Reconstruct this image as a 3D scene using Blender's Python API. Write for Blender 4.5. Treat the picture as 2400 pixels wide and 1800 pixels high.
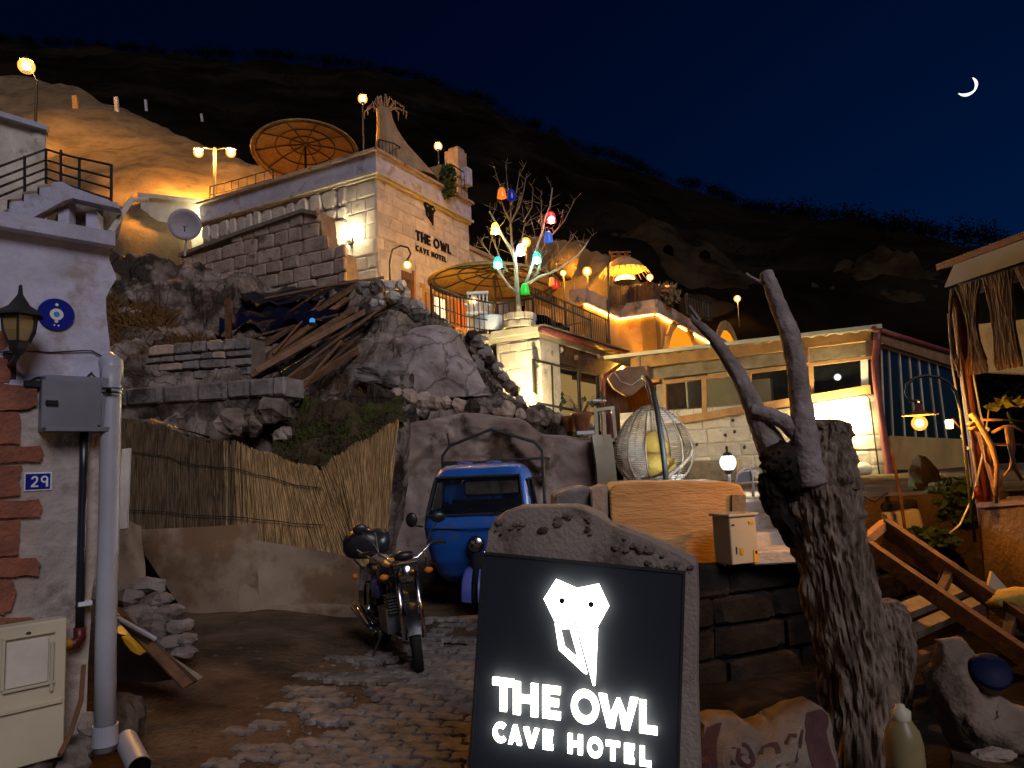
import bpy, bmesh, math, random
from mathutils import Vector as V, Matrix, noise
for o in list(bpy.data.objects): bpy.data.objects.remove(o)
SC = bpy.context.scene
COL = SC.collection
rnd = random.Random(7)
R = math.radians

# ------------------------------------------------------------------ camera
FPX = 1700.0
PITCH, ROLL = R(6.5), R(2.4)
EYE = V((0, 0, 1.65))
FW = V((0, math.cos(PITCH), math.sin(PITCH)))
_r0, _u0 = V((1, 0, 0)), V((0, -math.sin(PITCH), math.cos(PITCH)))
RT = _r0 * math.cos(ROLL) - _u0 * math.sin(ROLL)
UP = _u0 * math.cos(ROLL) + _r0 * math.sin(ROLL)
cam = bpy.data.cameras.new('camera'); cam.sensor_width = 36; cam.lens = 36 * FPX / 2400
cam.clip_start = 0.05; cam.clip_end = 5000
camo = bpy.data.objects.new('camera', cam); COL.objects.link(camo)
camo.matrix_world = Matrix(((RT.x, UP.x, -FW.x, EYE.x), (RT.y, UP.y, -FW.y, EYE.y), (RT.z, UP.z, -FW.z, EYE.z), (0, 0, 0, 1)))
SC.camera = camo

# ------------------------------------------------------------------ night sky, dusk light, exposure
wd = bpy.data.worlds.new('World'); SC.world = wd; wd.use_nodes = True
nt = wd.node_tree; nt.nodes.clear()
sky = nt.nodes.new('ShaderNodeTexSky'); sky.sky_type = 'NISHITA'; sky.sun_disc = False
SUN_EL, SUN_AZ = R(36), R(156)          # azimuth clockwise from +Y
sky.sun_elevation = R(-3.0); sky.sun_rotation = R(60); sky.air_density = 1.0; sky.dust_density = 0.2; sky.ozone_density = 6.0
mul = nt.nodes.new('ShaderNodeMix'); mul.data_type = 'RGBA'; mul.blend_type = 'MULTIPLY'; mul.inputs[0].default_value = 1
mul.inputs[7].default_value = (0.05, 1.85, 1.5, 1)
bg = nt.nodes.new('ShaderNodeBackground'); bg.inputs[1].default_value = 0.15
wo = nt.nodes.new('ShaderNodeOutputWorld')
nt.links.new(sky.outputs[0], mul.inputs[6]); nt.links.new(mul.outputs[2], bg.inputs[0]); nt.links.new(bg.outputs[0], wo.inputs[0])
sl = bpy.data.lights.new('dusk_sun', 'SUN'); sl.energy = 1.25; sl.angle = R(25); sl.color = (0.92, 0.88, 1.0)
so = bpy.data.objects.new('dusk_sun', sl); COL.objects.link(so)
_d = V((math.sin(SUN_AZ) * math.cos(SUN_EL), math.cos(SUN_AZ) * math.cos(SUN_EL), math.sin(SUN_EL)))
so.rotation_euler = _d.to_track_quat('Z', 'Y').to_euler(); so.location = (3, -4, 9)
vs = SC.view_settings
vs.view_transform = 'Standard'; vs.look = 'None'; vs.exposure = 0.0; vs.gamma = 1.0; vs.use_curve_mapping = False
SC.render.engine = 'CYCLES'
cy = SC.cycles; cy.use_denoising = True; cy.max_bounces = 5; cy.diffuse_bounces = 3; cy.glossy_bounces = 3; cy.transmission_bounces = 5
cy.sample_clamp_indirect = 4.0; cy.caustics_reflective = False; cy.caustics_refractive = False

# ------------------------------------------------------------------ picking helpers
def ray(px, py): return FW + RT * ((px - 1200) / FPX) - UP * ((py - 900) / FPX)
def P(px, py, Y):
    d = ray(px, py); return EYE + d * (Y / d.y)
def PZ(px, py, z):
    d = ray(px, py); return EYE + d * ((z - EYE.z) / d.z)
def PP(px, py, O, N):
    d = ray(px, py); return EYE + d * ((O - EYE).dot(N) / d.dot(N))
def nz(p, f=1.0, o=0.0): return noise.noise(V((p[0] * f + o, p[1] * f + o * 1.7, p[2] * f - o)))
def fbm(p, f=1.0, octv=4, o=0.0): return noise.fractal(V((p[0] * f + o, p[1] * f + o, p[2] * f)), 0.9, 2.1, octv)
def lerp(a, b, t): return a + (b - a) * t
def interp(tab, x):
    if x <= tab[0][0]: return tab[0][1:]
    for a, b in zip(tab, tab[1:]):
        if x <= b[0]:
            t = (x - a[0]) / (b[0] - a[0] or 1); t = t * t * (3 - 2 * t)
            return tuple(lerp(p, q, t) for p, q in zip(a[1:], b[1:]))
    return tab[-1][1:]

# ------------------------------------------------------------------ mesh building
def wloc(o):
    v = V((0, 0, 0))
    while o is not None: v += o.location; o = o.parent
    return v
class MB:
    def __init__(s, M=None): s.v = []; s.f = []; s.M = M
    def add(s, vs_, fs):
        n = len(s.v)
        s.v += [(s.M @ V(p)) if s.M else V(p) for p in vs_]
        s.f += [tuple(i + n for i in f) for f in fs]; return s
    def obox(s, c, ax, ay, az):
        c, ax, ay, az = V(c), V(ax) / 2, V(ay) / 2, V(az) / 2
        p = [c + ax * i + ay * j + az * k for k in (-1, 1) for j in (-1, 1) for i in (-1, 1)]
        return s.add(p, [(0, 2, 3, 1), (4, 5, 7, 6), (0, 1, 5, 4), (2, 6, 7, 3), (0, 4, 6, 2), (1, 3, 7, 5)])
    def box(s, c, sx, sy, sz, rz=0):
        a = V((math.cos(rz), math.sin(rz), 0)); b = V((-math.sin(rz), math.cos(rz), 0))
        return s.obox(c, a * sx, b * sy, V((0, 0, sz)))
    def bar(s, a, b, w, h=None, up=(0, 0, 1)):
        a, b = V(a), V(b); d = b - a; h = h or w
        x = d.cross(V(up)); x = x.normalized() if x.length > 1e-6 else V((1, 0, 0))
        y = x.cross(d).normalized()
        return s.obox((a + b) / 2, d, x * w, y * h)
    def tube(s, pts, r, n=8, cap=True, close=False):
        pts = [V(p) for p in pts]; m = len(pts)
        rs = r if isinstance(r, (list, tuple)) else [r] * m
        vs_, fs = [], []; ref = None
        for i, p in enumerate(pts):
            if close: t = pts[(i + 1) % m] - pts[i - 1]
            else: t = pts[min(i + 1, m - 1)] - pts[max(i - 1, 0)]
            t.normalize()
            if ref is None: ref = V((0, 0, 1)) if abs(t.z) < .9 else V((1, 0, 0))
            x = ref - t * ref.dot(t)
            if x.length < 1e-4: x = t.orthogonal()
            x.normalize(); ref = x; y = t.cross(x)
            vs_ += [p + (x * math.cos(a) + y * math.sin(a)) * rs[i] for a in [2 * math.pi * k / n for k in range(n)]]
        for i in range(m if close else m - 1):
            j = (i + 1) % m
            fs += [(i * n + k, i * n + (k + 1) % n, j * n + (k + 1) % n, j * n + k) for k in range(n)]
        if cap and not close: fs += [tuple(range(n - 1, -1, -1)), tuple((m - 1) * n + k for k in range(n))]
        return s.add(vs_, fs)
    def prism(s, poly, ext):
        poly = [V(p) for p in poly]; n = len(poly); e = V(ext)
        return s.add(poly + [p + e for p in poly], [tuple(range(n - 1, -1, -1)), tuple(range(n, 2 * n))] + [(i, (i + 1) % n, n + (i + 1) % n, n + i) for i in range(n)])
    def lathe(s, c, prof, n=16, ax=(0, 0, 1), cap=False, sx=1, sy=1):
        c = V(c); az = V(ax).normalized(); x = az.orthogonal().normalized() if abs(az.z) < .99 else V((1, 0, 0)); y = az.cross(x)
        vs_, fs = [], []
        for r, h in prof: vs_ += [c + az * h + x * (r * sx * math.cos(2 * math.pi * k / n)) + y * (r * sy * math.sin(2 * math.pi * k / n)) for k in range(n)]
        for i in range(len(prof) - 1): fs += [(i * n + k, i * n + (k + 1) % n, (i + 1) * n + (k + 1) % n, (i + 1) * n + k) for k in range(n)]
        if cap: fs += [tuple(range(n - 1, -1, -1)), tuple((len(prof) - 1) * n + k for k in range(n))]
        return s.add(vs_, fs)
    def ball(s, c, r, seg=12, ring=8, sc=(1, 1, 1), jit=0.0, f=1.0, seed=0):
        c = V(c); vs_, fs = [], []
        for i in range(ring + 1):
            a = math.pi * i / ring
            for k in range(seg):
                b = 2 * math.pi * k / seg
                d = V((math.sin(a) * math.cos(b), math.sin(a) * math.sin(b), math.cos(a)))
                q = 1 + jit * nz(d, f, seed)
                vs_.append(c + V((d.x * sc[0], d.y * sc[1], d.z * sc[2])) * r * q)
        for i in range(ring): fs += [(i * seg + k, (i + 1) * seg + k, (i + 1) * seg + (k + 1) % seg, i * seg + (k + 1) % seg) for k in range(seg)]
        return s.add(vs_, fs)
    def grid(s, fn, nu, nv):
        vs_ = [fn(i / nu, j / nv) for j in range(nv + 1) for i in range(nu + 1)]; w = nu + 1
        return s.add(vs_, [(j * w + i, j * w + i + 1, (j + 1) * w + i + 1, (j + 1) * w + i) for j in range(nv) for i in range(nu)])
    def rock(s, c, r, sc=(1, 1, 1), seed=0, seg=10, ring=7, jit=.35, rz=0):
        old = s.M; s.M = Matrix.Translation(V(c)) @ Matrix.Rotation(rz, 4, 'Z')
        if old: s.M = old @ s.M
        s.ball((0, 0, 0), r, seg, ring, sc, jit, 1.4, seed); s.M = old; return s
    def build(s, name, mat, parent=None, smooth=False, bevel=0, weld=False):
        me = bpy.data.meshes.new(name)
        c = V((0, 0, 0))
        for p in s.v: c += p
        c /= max(1, len(s.v))
        me.from_pydata([p - c for p in s.v], [], s.f); me.update()
        bm = bmesh.new(); bm.from_mesh(me)
        if weld: bmesh.ops.remove_doubles(bm, verts=bm.verts, dist=1e-4)
        bmesh.ops.recalc_face_normals(bm, faces=bm.faces)
        if bevel: bmesh.ops.bevel(bm, geom=bm.edges[:], offset=bevel, segments=1, affect='EDGES', clamp_overlap=True)
        big = [f for f in bm.faces if len(f.verts) > 4]
        if big: bmesh.ops.triangulate(bm, faces=big)
        bm.to_mesh(me); bm.free()
        if smooth:
            for p in me.polygons: p.use_smooth = True
        if mat: me.materials.append(mat)
        o = bpy.data.objects.new(name, me); COL.objects.link(o)
        o.location = c - wloc(parent) if parent else c
        if parent: o.parent = parent
        return o
def tag(o, label, cat, group=None):
    o['label'] = label; o['category'] = cat
    if group: o['group'] = group
    return o
def thing(name, label, cat, loc, group=None):
    o = bpy.data.objects.new(name, None); o.empty_display_size = .1; COL.objects.link(o); o.location = V(loc)
    return tag(o, label, cat, group)
def struct(o): o['kind'] = 'structure'; return o
def stuff(o): o['kind'] = 'stuff'; return o
HALO = {}
def bulb(parent, c, r, e, name='bulb', sc=(1, 1, 1)):
    """small bulb core inside an added emissive shell that imitates its glow halo"""
    o = MB().ball(c, r * .5, 12, 8, sc).build(name, e, parent, True)
    if e.name not in HALO:
        em = e.node_tree.nodes['Emission'].inputs[0].default_value; m = bpy.data.materials.new('lit_halo_shell'); m.use_nodes = True; N = m.node_tree.nodes; N.clear(); L = m.node_tree.links
        a = N.new('ShaderNodeEmission'); a.inputs[0].default_value = (em[0], em[1] * .92, em[2] * .8, 1); a.inputs[1].default_value = 2.6
        b = N.new('ShaderNodeBsdfTransparent'); x = N.new('ShaderNodeMixShader'); x.inputs[0].default_value = .5; q = N.new('ShaderNodeOutputMaterial')
        L.new(b.outputs[0], x.inputs[1]); L.new(a.outputs[0], x.inputs[2]); L.new(x.outputs[0], q.inputs[0]); HALO[e.name] = m
    MB().ball(c, r * 1.12, 16, 10, sc).build('halo_shell', HALO[e.name], o, True); return o  # emissive shell imitates the glow around the core
def copy_tree(o, off, parent=None):
    c = o.copy(); COL.objects.link(c); c.parent = parent
    if parent is None: c.location = o.location + V(off)
    for ch in o.children: copy_tree(ch, off, c)
    return c

# ------------------------------------------------------------------ materials
def mat(name, c1, c2=None, scale=4.0, rough=.88, bump=.3, bscale=None, metal=0.0, spec=.3, var=.12, c3=None, s3=1.2, t3=.58, stretch=(1, 1, 1), coat=0, trans=0, detail=7, w=0.0, crack=0.0):
    m = bpy.data.materials.new(name); m.use_nodes = True; N = m.node_tree.nodes; L = m.node_tree.links
    b = N['Principled BSDF']; b.inputs['Roughness'].default_value = rough; b.inputs['Metallic'].default_value = metal
    b.inputs['Specular IOR Level'].default_value = spec; b.inputs['Coat Weight'].default_value = coat; b.inputs['Transmission Weight'].default_value = trans
    c2 = c2 or tuple(x * .75 for x in c1)
    tc = N.new('ShaderNodeTexCoord'); oi = N.new('ShaderNodeObjectInfo')
    mp = N.new('ShaderNodeMapping'); mp.inputs['Scale'].default_value = stretch
    mm = N.new('ShaderNodeMath'); mm.operation = 'MULTIPLY'; mm.inputs[1].default_value = 37.0
    L.new(oi.outputs['Random'], mm.inputs[0]); L.new(tc.outputs['Object'], mp.inputs['Vector']); L.new(mm.outputs[0], mp.inputs['Location'])
    n1 = N.new('ShaderNodeTexNoise'); n1.inputs['Scale'].default_value = scale; n1.inputs['Detail'].default_value = detail; n1.inputs['Distortion'].default_value = w; n1.inputs['Roughness'].default_value = .62
    L.new(mp.outputs[0], n1.inputs['Vector'])
    cr = N.new('ShaderNodeValToRGB'); cr.color_ramp.elements[0].position = .36; cr.color_ramp.elements[1].position = .66
    cr.color_ramp.elements[0].color = (*c2, 1); cr.color_ramp.elements[1].color = (*c1, 1)
    L.new(n1.outputs[0], cr.inputs[0]); col = cr.outputs[0]
    if c3:
        n3 = N.new('ShaderNodeTexNoise'); n3.inputs['Scale'].default_value = s3; n3.inputs['Detail'].default_value = 6; n3.inputs['Roughness'].default_value = .65
        L.new(mp.outputs[0], n3.inputs['Vector'])
        r3 = N.new('ShaderNodeMapRange'); r3.inputs[1].default_value = t3; r3.inputs[2].default_value = t3 + .09
        L.new(n3.outputs[0], r3.inputs[0])
        mx = N.new('ShaderNodeMix'); mx.data_type = 'RGBA'; mx.inputs[7].default_value = (*c3, 1)
        L.new(r3.outputs[0], mx.inputs[0]); L.new(col, mx.inputs[6]); col = mx.outputs[2]
    if crack:      # fine fractures in the rock
        vo = N.new('ShaderNodeTexVoronoi'); vo.feature = 'DISTANCE_TO_EDGE'; vo.inputs['Scale'].default_value = crack
        nw = N.new('ShaderNodeMix'); nw.data_type = 'RGBA'; nw.blend_type = 'ADD'; nw.inputs[0].default_value = .35
        L.new(mp.outputs[0], nw.inputs[6]); L.new(n1.outputs[1], nw.inputs[7]); L.new(nw.outputs[2], vo.inputs['Vector'])
        rc_ = N.new('ShaderNodeMapRange'); rc_.inputs[1].default_value = .0; rc_.inputs[2].default_value = .035; rc_.inputs[3].default_value = .25
        L.new(vo.outputs['Distance'], rc_.inputs[0]); mc_ = N.new('ShaderNodeMix'); mc_.data_type = 'RGBA'; mc_.blend_type = 'MULTIPLY'; mc_.inputs[0].default_value = .8
        L.new(col, mc_.inputs[6]); L.new(rc_.outputs[0], mc_.inputs[7]); col = mc_.outputs[2]
    hv = N.new('ShaderNodeHueSaturation'); mr = N.new('ShaderNodeMapRange'); mr.inputs[3].default_value = 1 - var; mr.inputs[4].default_value = 1 + var
    L.new(oi.outputs['Random'], mr.inputs[0]); L.new(mr.outputs[0], hv.inputs['Value']); L.new(col, hv.inputs['Color'])
    L.new(hv.outputs[0], b.inputs['Base Color'])
    if bump:
        n2 = N.new('ShaderNodeTexNoise'); n2.inputs['Scale'].default_value = bscale or scale * 4; n2.inputs['Detail'].default_value = 6
        L.new(mp.outputs[0], n2.inputs['Vector'])
        bp = N.new('ShaderNodeBump'); bp.inputs['Strength'].default_value = bump; bp.inputs['Distance'].default_value = .03
        L.new(n2.outputs[0], bp.inputs['Height']); L.new(bp.outputs[0], b.inputs['Normal'])
    return m
def emis(name, c, s):
    m = bpy.data.materials.new(name); m.use_nodes = True; N = m.node_tree.nodes; N.clear()
    e = N.new('ShaderNodeEmission'); e.inputs[0].default_value = (*c, 1); e.inputs[1].default_value = s
    o = N.new('ShaderNodeOutputMaterial'); m.node_tree.links.new(e.outputs[0], o.inputs[0]); return m
def glass(name, c=(.02, .025, .03), rough=.03, alpha=.25):
    m = bpy.data.materials.new(name); m.use_nodes = True; N = m.node_tree.nodes; L = m.node_tree.links
    b = N['Principled BSDF']; b.inputs['Base Color'].default_value = (*c, 1); b.inputs['Roughness'].default_value = rough; b.inputs['Alpha'].default_value = alpha
    b.inputs['Specular IOR Level'].default_value = .8
    return m
M = dict(
 plaster=mat('plaster', (.50, .49, .60), (.36, .35, .42), 2.2, .92, .5, 14, c3=(.30, .26, .25), s3=2.2, t3=.55, w=.6),
 white=mat('white_paint', (.62, .58, .50), (.5, .45, .38), 3, .6, .15, 20),
 brick=mat('brick', (.30, .105, .06), (.18, .07, .045), 9, .9, .5, 40),
 pale=mat('pale_limestone', (.56, .50, .43), (.40, .35, .29), 3.5, .93, .5, 16, c3=(.24, .2, .16), s3=2.5, t3=.6),
 tan=mat('tan_stone', (.42, .32, .25), (.27, .195, .145), 3.0, .93, .6, 14, c3=(.12, .09, .07), s3=2.5, t3=.57),
 grey=mat('grey_stone', (.27, .23, .21), (.15, .13, .12), 4, .93, .6, 16, c3=(.07, .06, .05), s3=2.5, t3=.57),
 dark=mat('damp_stone_and_shade', (.030, .023, .018), (.011, .009, .008), 4, .8, .6, 16, c3=(.055, .036, .022), s3=2, t3=.6, spec=.08),
 mortar=mat('mortar', (.20, .155, .12), (.12, .095, .075), 6, .95, .4, 30),
 rock=mat('purple_grey_rock', (.37, .30, .25), (.09, .066, .05), 1.3, .95, 1.0, 9, c3=(.05, .038, .03), s3=.7, t3=.50, w=1.0, crack=1.5, spec=.0),
 rendlow=mat('beige_render', (.44, .38, .34), (.29, .245, .21), 2.6, .93, .7, 16, c3=(.20, .16, .13), s3=2.0, t3=.54, w=.8),
 rockpale=mat('pale_purple_rock', (.43, .36, .34), (.24, .19, .17), 2.0, .95, 1.0, 10, c3=(.13, .10, .09), s3=2.2, t3=.60, w=.8, crack=1.3, spec=.0),
 vault=mat('stained_vault_plaster', (.34, .265, .235), (.19, .14, .115), 1.2, .95, .6, 9, c3=(.085, .06, .042), s3=.9, t3=.55, w=.8, spec=.05),
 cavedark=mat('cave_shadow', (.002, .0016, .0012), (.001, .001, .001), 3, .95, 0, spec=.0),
 moss=mat('mossy_earth', (.085, .062, .034), (.03, .024, .014), 3, .97, .8, 12, c3=(.05, .06, .015), s3=2.4, t3=.5, spec=.0),
 tuff=mat('dusty_tuff', (.17, .122, .07), (.085, .06, .035), .8, .97, .6, 9, c3=(.075, .055, .034), s3=.4, t3=.53, spec=.0),
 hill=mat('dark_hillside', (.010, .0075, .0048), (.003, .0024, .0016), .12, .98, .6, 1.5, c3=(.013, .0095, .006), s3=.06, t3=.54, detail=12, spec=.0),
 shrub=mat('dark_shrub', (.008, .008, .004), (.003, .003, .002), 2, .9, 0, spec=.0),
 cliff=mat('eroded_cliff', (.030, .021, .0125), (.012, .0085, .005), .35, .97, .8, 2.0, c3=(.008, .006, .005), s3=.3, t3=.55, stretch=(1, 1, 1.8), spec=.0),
 dirt=mat('trodden_dirt', (.16, .105, .062), (.06, .04, .026), 1.6, .96, 1.0, 22, c3=(.16, .125, .09), s3=7, t3=.62, detail=10, spec=.0),
 paver=mat('concrete_paver', (.25, .22, .20), (.12, .105, .092), 9, .85, .5, 40, var=.2, spec=.1),
 iron=mat('black_iron', (.016, .015, .015), (.01, .01, .01), 20, .55, .1, var=.1, spec=.5),
 rust=mat('rusty_iron', (.15, .06, .025), (.06, .03, .018), 12, .85, .4),
 maroon=mat('maroon_paint', (.18, .035, .028), (.10, .022, .018), 6, .5, .15, spec=.5),
 pvc=mat('grey_pvc', (.36, .36, .40), (.29, .29, .32), 3, .42, .05, spec=.5, var=.04),
 blackpipe=mat('black_conduit', (.012, .014, .02), (.008, .009, .012), 5, .35, .05, spec=.6),
 steel=mat('galvanised_box', (.23, .24, .28), (.17, .175, .20), 2.5, .45, .05, metal=.25, spec=.5),
 chrome=mat('chrome', (.6, .6, .6), (.5, .5, .5), 5, .18, 0, metal=1.0),
 alu=mat('brushed_alloy', (.3, .3, .3), (.22, .22, .22), 8, .4, .1, metal=.8),
 rubber=mat('rubber', (.014, .014, .014), (.008, .008, .008), 20, .8, .3),
 blackpl=mat('black_plastic', (.014, .015, .02), (.01, .01, .013), 10, .35, .05, spec=.5),
 bluepaint=mat('blue_truck_paint', (.012, .10, .42), (.010, .075, .32), 2.2, .32, .06, spec=.5, coat=.15, c3=(.045, .085, .20), s3=6, t3=.57, var=.03),
 bluefade=mat('faded_violet_fender', (.13, .15, .50), (.08, .11, .40), 4, .4, .05),
 bluetarp=mat('blue_tarpaulin', (.004, .007, .024), (.002, .003, .010), 3, .9, .5, 6, spec=.05),
 bluelid=mat('deep_blue_plastic', (.003, .006, .04), (.002, .004, .026), 3, .6, .05, spec=.15),
 reed=mat('dark_reed', (.20, .135, .075), (.06, .042, .028), 30, .85, .2, var=.2, stretch=(1, 1, .03), spec=.0),
 reedtan=mat('tan_dry_reed', (.42, .27, .12), (.16, .10, .045), 30, .85, .2, var=.2, stretch=(1, 1, .03), spec=.0),
 thatch=mat('raffia', (.36, .23, .11), (.13, .08, .04), 30, .9, .2, stretch=(1, 1, .2)),
 straw=mat('bound_straw', (.42, .27, .14), (.28, .16, .08), 5, .9, .5, 30, stretch=(1, 1, .12)),
 wicker=mat('wicker', (.25, .19, .12), (.14, .10, .06), 9, .8, .4, 50),
 weave=mat('woven_rush', (.34, .235, .10), (.23, .15, .06), 10, .9, .5, 60),
 board=mat('fibreboard', (.30, .22, .15), (.22, .155, .10), 1.6, .9, .15, 30, c3=(.15, .088, .045), s3=.9, t3=.52),
 wood=mat('dark_plank', (.13, .065, .028), (.05, .028, .015), 5, .8, .4, 25, stretch=(1, 1, 1), var=.5),
 woodmid=mat('brown_timber', (.21, .105, .05), (.12, .06, .03), 4, .7, .3, 25, var=.15),
 woodfresh=mat('honey_timber', (.40, .21, .08), (.26, .13, .05), 4, .65, .25, 25),
 woodgrey=mat('weathered_timber', (.27, .21, .14), (.16, .12, .08), 4, .85, .4, 25),
 bark=mat('rough_bark', (.28, .205, .15), (.07, .05, .038), 16, .95, 1.0, 22, stretch=(1, 1, .22), w=1.2, spec=.0),
 barkpale=mat('smooth_pale_bark', (.32, .26, .235), (.17, .135, .115), 5, .9, .7, 22, c3=(.09, .065, .05), s3=2.4, t3=.62),
 twig=mat('twig', (.26, .18, .10), (.15, .10, .06), 6, .9, .2),
 trunkwhite=mat('whitewashed_branch', (.52, .47, .36), (.36, .31, .22), 8, .9, .4),
 leaf=mat('green_leaf', (.05, .09, .02), (.025, .05, .012), 6, .6, .1, var=.3),
 drygrass=mat('dry_grass', (.17, .095, .035), (.09, .05, .02), 6, .9, 0, var=.2, spec=.0),
 orangestone=mat('cut_sandstone', (.66, .38, .15), (.50, .27, .10), 2.0, .9, .5, 14, stretch=(1, 1, 4), w=1.0),
 cream=mat('cream_metal', (.52, .47, .33), (.45, .40, .28), 2, .5, .05),
 yellow=mat('yellow_sticker', (.7, .38, .02), (.6, .3, .02), 3, .5, 0),
 signstone=mat('mossy_sign_stone', (.19, .145, .115), (.11, .082, .064), 5, .93, .7, 30, c3=(.05, .038, .028), s3=3.2, t3=.55),
 signstonelow=mat('smooth_sign_stone', (.27, .215, .18), (.19, .15, .125), 4, .9, .4, 50, c3=(.10, .077, .06), s3=3.0, t3=.57),
 panel=mat('matt_black_panel', (.020, .024, .034), (.018, .021, .03), 2, .55, 0, spec=.2, var=0),
 terracotta=mat('terracotta', (.34, .13, .06), (.22, .085, .04), 6, .85, .3),
 sack=mat('dirty_woven_sack', (.26, .19, .14), (.15, .105, .075), 3, .85, .4, 60, c3=(.08, .055, .04), s3=2.2, t3=.56),
 sackprint=mat('faded_maroon_print', (.085, .032, .032), (.06, .024, .024), 8, .85, .3, 60),
 ochre=mat('ochre_render', (.44, .27, .085), (.31, .18, .055), 1.2, .92, .4, 12, c3=(.25, .13, .03), s3=.8, t3=.58),
 bluesign=mat('blue_enamel', (.006, .012, .22), (.005, .01, .17), 4, .3, .02, spec=.6),
 enamelwhite=mat('white_enamel', (.7, .7, .72), (.6, .6, .62), 4, .35, 0),
 black=mat('black_letter', (.006, .006, .007), (.005, .005, .005), 4, .5, 0),
 amberglass=mat('amber_lamp_glass', (.36, .25, .10), (.26, .17, .06), 4, .3, .1, spec=.6),
 redpl=mat('red_plastic', (.5, .03, .01), (.35, .02, .01), 4, .35, 0),
 orangepl=mat('orange_plastic', (.7, .22, .02), (.6, .16, .02), 4, .4, 0),
 maroonpl=mat('dark_red_plastic', (.10, .012, .014), (.07, .01, .01), 4, .4, 0),
 dishgrey=mat('dish_grey', (.33, .31, .37), (.28, .26, .31), 2, .6, .03),
 cushion=mat('ochre_cushion', (.5, .33, .06), (.36, .22, .04), 4, .9, .3, 30),
 leather=mat('stretched_hide', (.28, .155, .08), (.19, .10, .05), 4, .8, .3, 30),
)
G = dict(dark=glass('dark_glass', (.01, .012, .016), .04, .5), clear=glass('window_glass', (.02, .025, .03), .02, .22), tint=glass('blue_tinted_glass', (.012, .014, .02), .03, .8))
E = dict(
 sodium=emis('sodium_bulb', (1, .47, .09), 5000), warm=emis('warm_bulb', (1, .46, .07), 3000), amber=emis('amber_bulb', (1, .42, .05), 2600),
 white=emis('cool_white_bulb', (.72, .86, 1), 4500), flood=emis('floodlight_tube', (1, .82, .36), 170), wall=emis('warm_white_bulb', (1, .82, .44), 3000),
 letter=emis('lit_letter', (1, .94, .76), 9.0), moon=emis('moonlit_surface', (.93, .95, .9), 1.6))
# ================================================================== setting: ground, hills
def loft_rows(rows, px0, px1, n, sub, amp=.2, freq=.6, octv=5, seed=0.0, back=None, skirt=-1.0, crag=0.0):
    """terrain skin through cross-lines given as (px, py, depth) tables"""
    X = [lerp(px0, px1, i / n) for i in range(n + 1)]
    lines = []
    for r in rows: lines.append([P(x, *interp(r, x)) for x in X])
    if skirt is not None: lines.insert(0, [V((p.x, p.y, skirt)) for p in lines[0]])
    if back: lines.append([p + V((0, back[0], -back[1])) for p in lines[-1]])
    pts = []
    for a, b in zip(lines, lines[1:]):
        for k in range(sub): pts.append([lerp(p, q, k / sub) for p, q in zip(a, b)])
    pts.append(lines[-1])
    for _ in range(2):
        q = [list(r) for r in pts]
        for j in range(1, len(pts) - 1):
            for i in range(1, n): q[j][i] = pts[j][i] * .5 + (pts[j - 1][i] + pts[j + 1][i] + pts[j][i - 1] + pts[j][i + 1]) * .125
        pts = q
    w = n + 1; m = MB(); vv = []
    for row in pts:
        for p in row:
            d = fbm(p, freq, octv, seed) * amp
            if crag:
                vd = noise.voronoi(p * 1.1 + V((nz(p, .9, 2), nz(p, .9, 5), 0)) * .5)[0]; vd2 = noise.voronoi(p * 2.9)[0]
                d += crag * (min(.35, vd[1] - vd[0]) - .2) * 1.6 + crag * .5 * (min(.3, vd2[1] - vd2[0]) - .15)
            vv.append(p + V((0, -.55, .8)) * d)
    m.add(vv, [(j * w + i, j * w + i + 1, (j + 1) * w + i + 1, (j + 1) * w + i) for j in range(len(pts) - 1) for i in range(n)])
    return m

from mathutils.bvhtree import BVHTree
def on_mesh(mb, px, py):
    h = BVHTree.FromPolygons(mb.v, mb.f).ray_cast(EYE, ray(px, py).normalized())[0]
    return h if h is not None else P(px, py, 36)
# ground sheet: fine in the yard, coarse to the horizon
def axis(fine0, fine1, n, far):
    a = [lerp(fine0, fine1, i / n) for i in range(n + 1)]
    return [-far, -far / 3, -far / 9, fine0 - 12, fine0 - 4] + a + [fine1 + 4, fine1 + 12, far / 9, far / 3, far]
gx, gy = axis(-5.5, 5.5, 120, 900), axis(.6, 10.5, 110, 900)
def gz(x, y):
    if not (-6 < x < 6 and .5 < y < 11): return -.02
    z = .035 * fbm((x, y, 0), .7, 3) + .012 * fbm((x, y, 3), 4, 3)
    z += .16 * max(0, min(1, (-1.7 - x) / 1.2)) * max(0, min(1, (y - 4.6) / 2))   # earth heaped against the left house
    return z
g = MB(); w = len(gx)
g.add([(x, y, gz(x, y)) for y in gy for x in gx], [(j * w + i, j * w + i + 1, (j + 1) * w + i + 1, (j + 1) * w + i) for j in range(len(gy) - 1) for i in range(w - 1)])
ground = struct(g.build('ground', M['dirt'], smooth=True))

# far ridge
crest = [(-900, 60, 120), (-300, 85, 120), (0, 96, 118), (200, 108, 116), (300, 118, 114), (450, 130, 112), (620, 132, 110), (800, 150, 108), (950, 178, 106), (1100, 228, 104), (1250, 298, 102), (1400, 362, 100), (1600, 432, 96), (1780, 492, 92), (1850, 506, 90), (1960, 508, 88), (2080, 540, 86), (2200, 550, 84), (2300, 565, 82), (2400, 600, 80), (2600, 680, 78), (3300, 900, 76)]
mid = [(-900, 300, 64), (0, 235, 62), (300, 255, 60), (600, 290, 60), (800, 320, 60), (1100, 420, 58), (1400, 520, 54), (1700, 610, 52), (2000, 640, 52), (2400, 720, 50), (3300, 960, 48)]
low = [(-900, 560, 30), (0, 400, 30), (400, 400, 31), (600, 420, 30), (1000, 490, 30), (1200, 580, 29), (1400, 660, 29), (1700, 740, 30), (2200, 860, 30), (3300, 1000, 30)]
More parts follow.
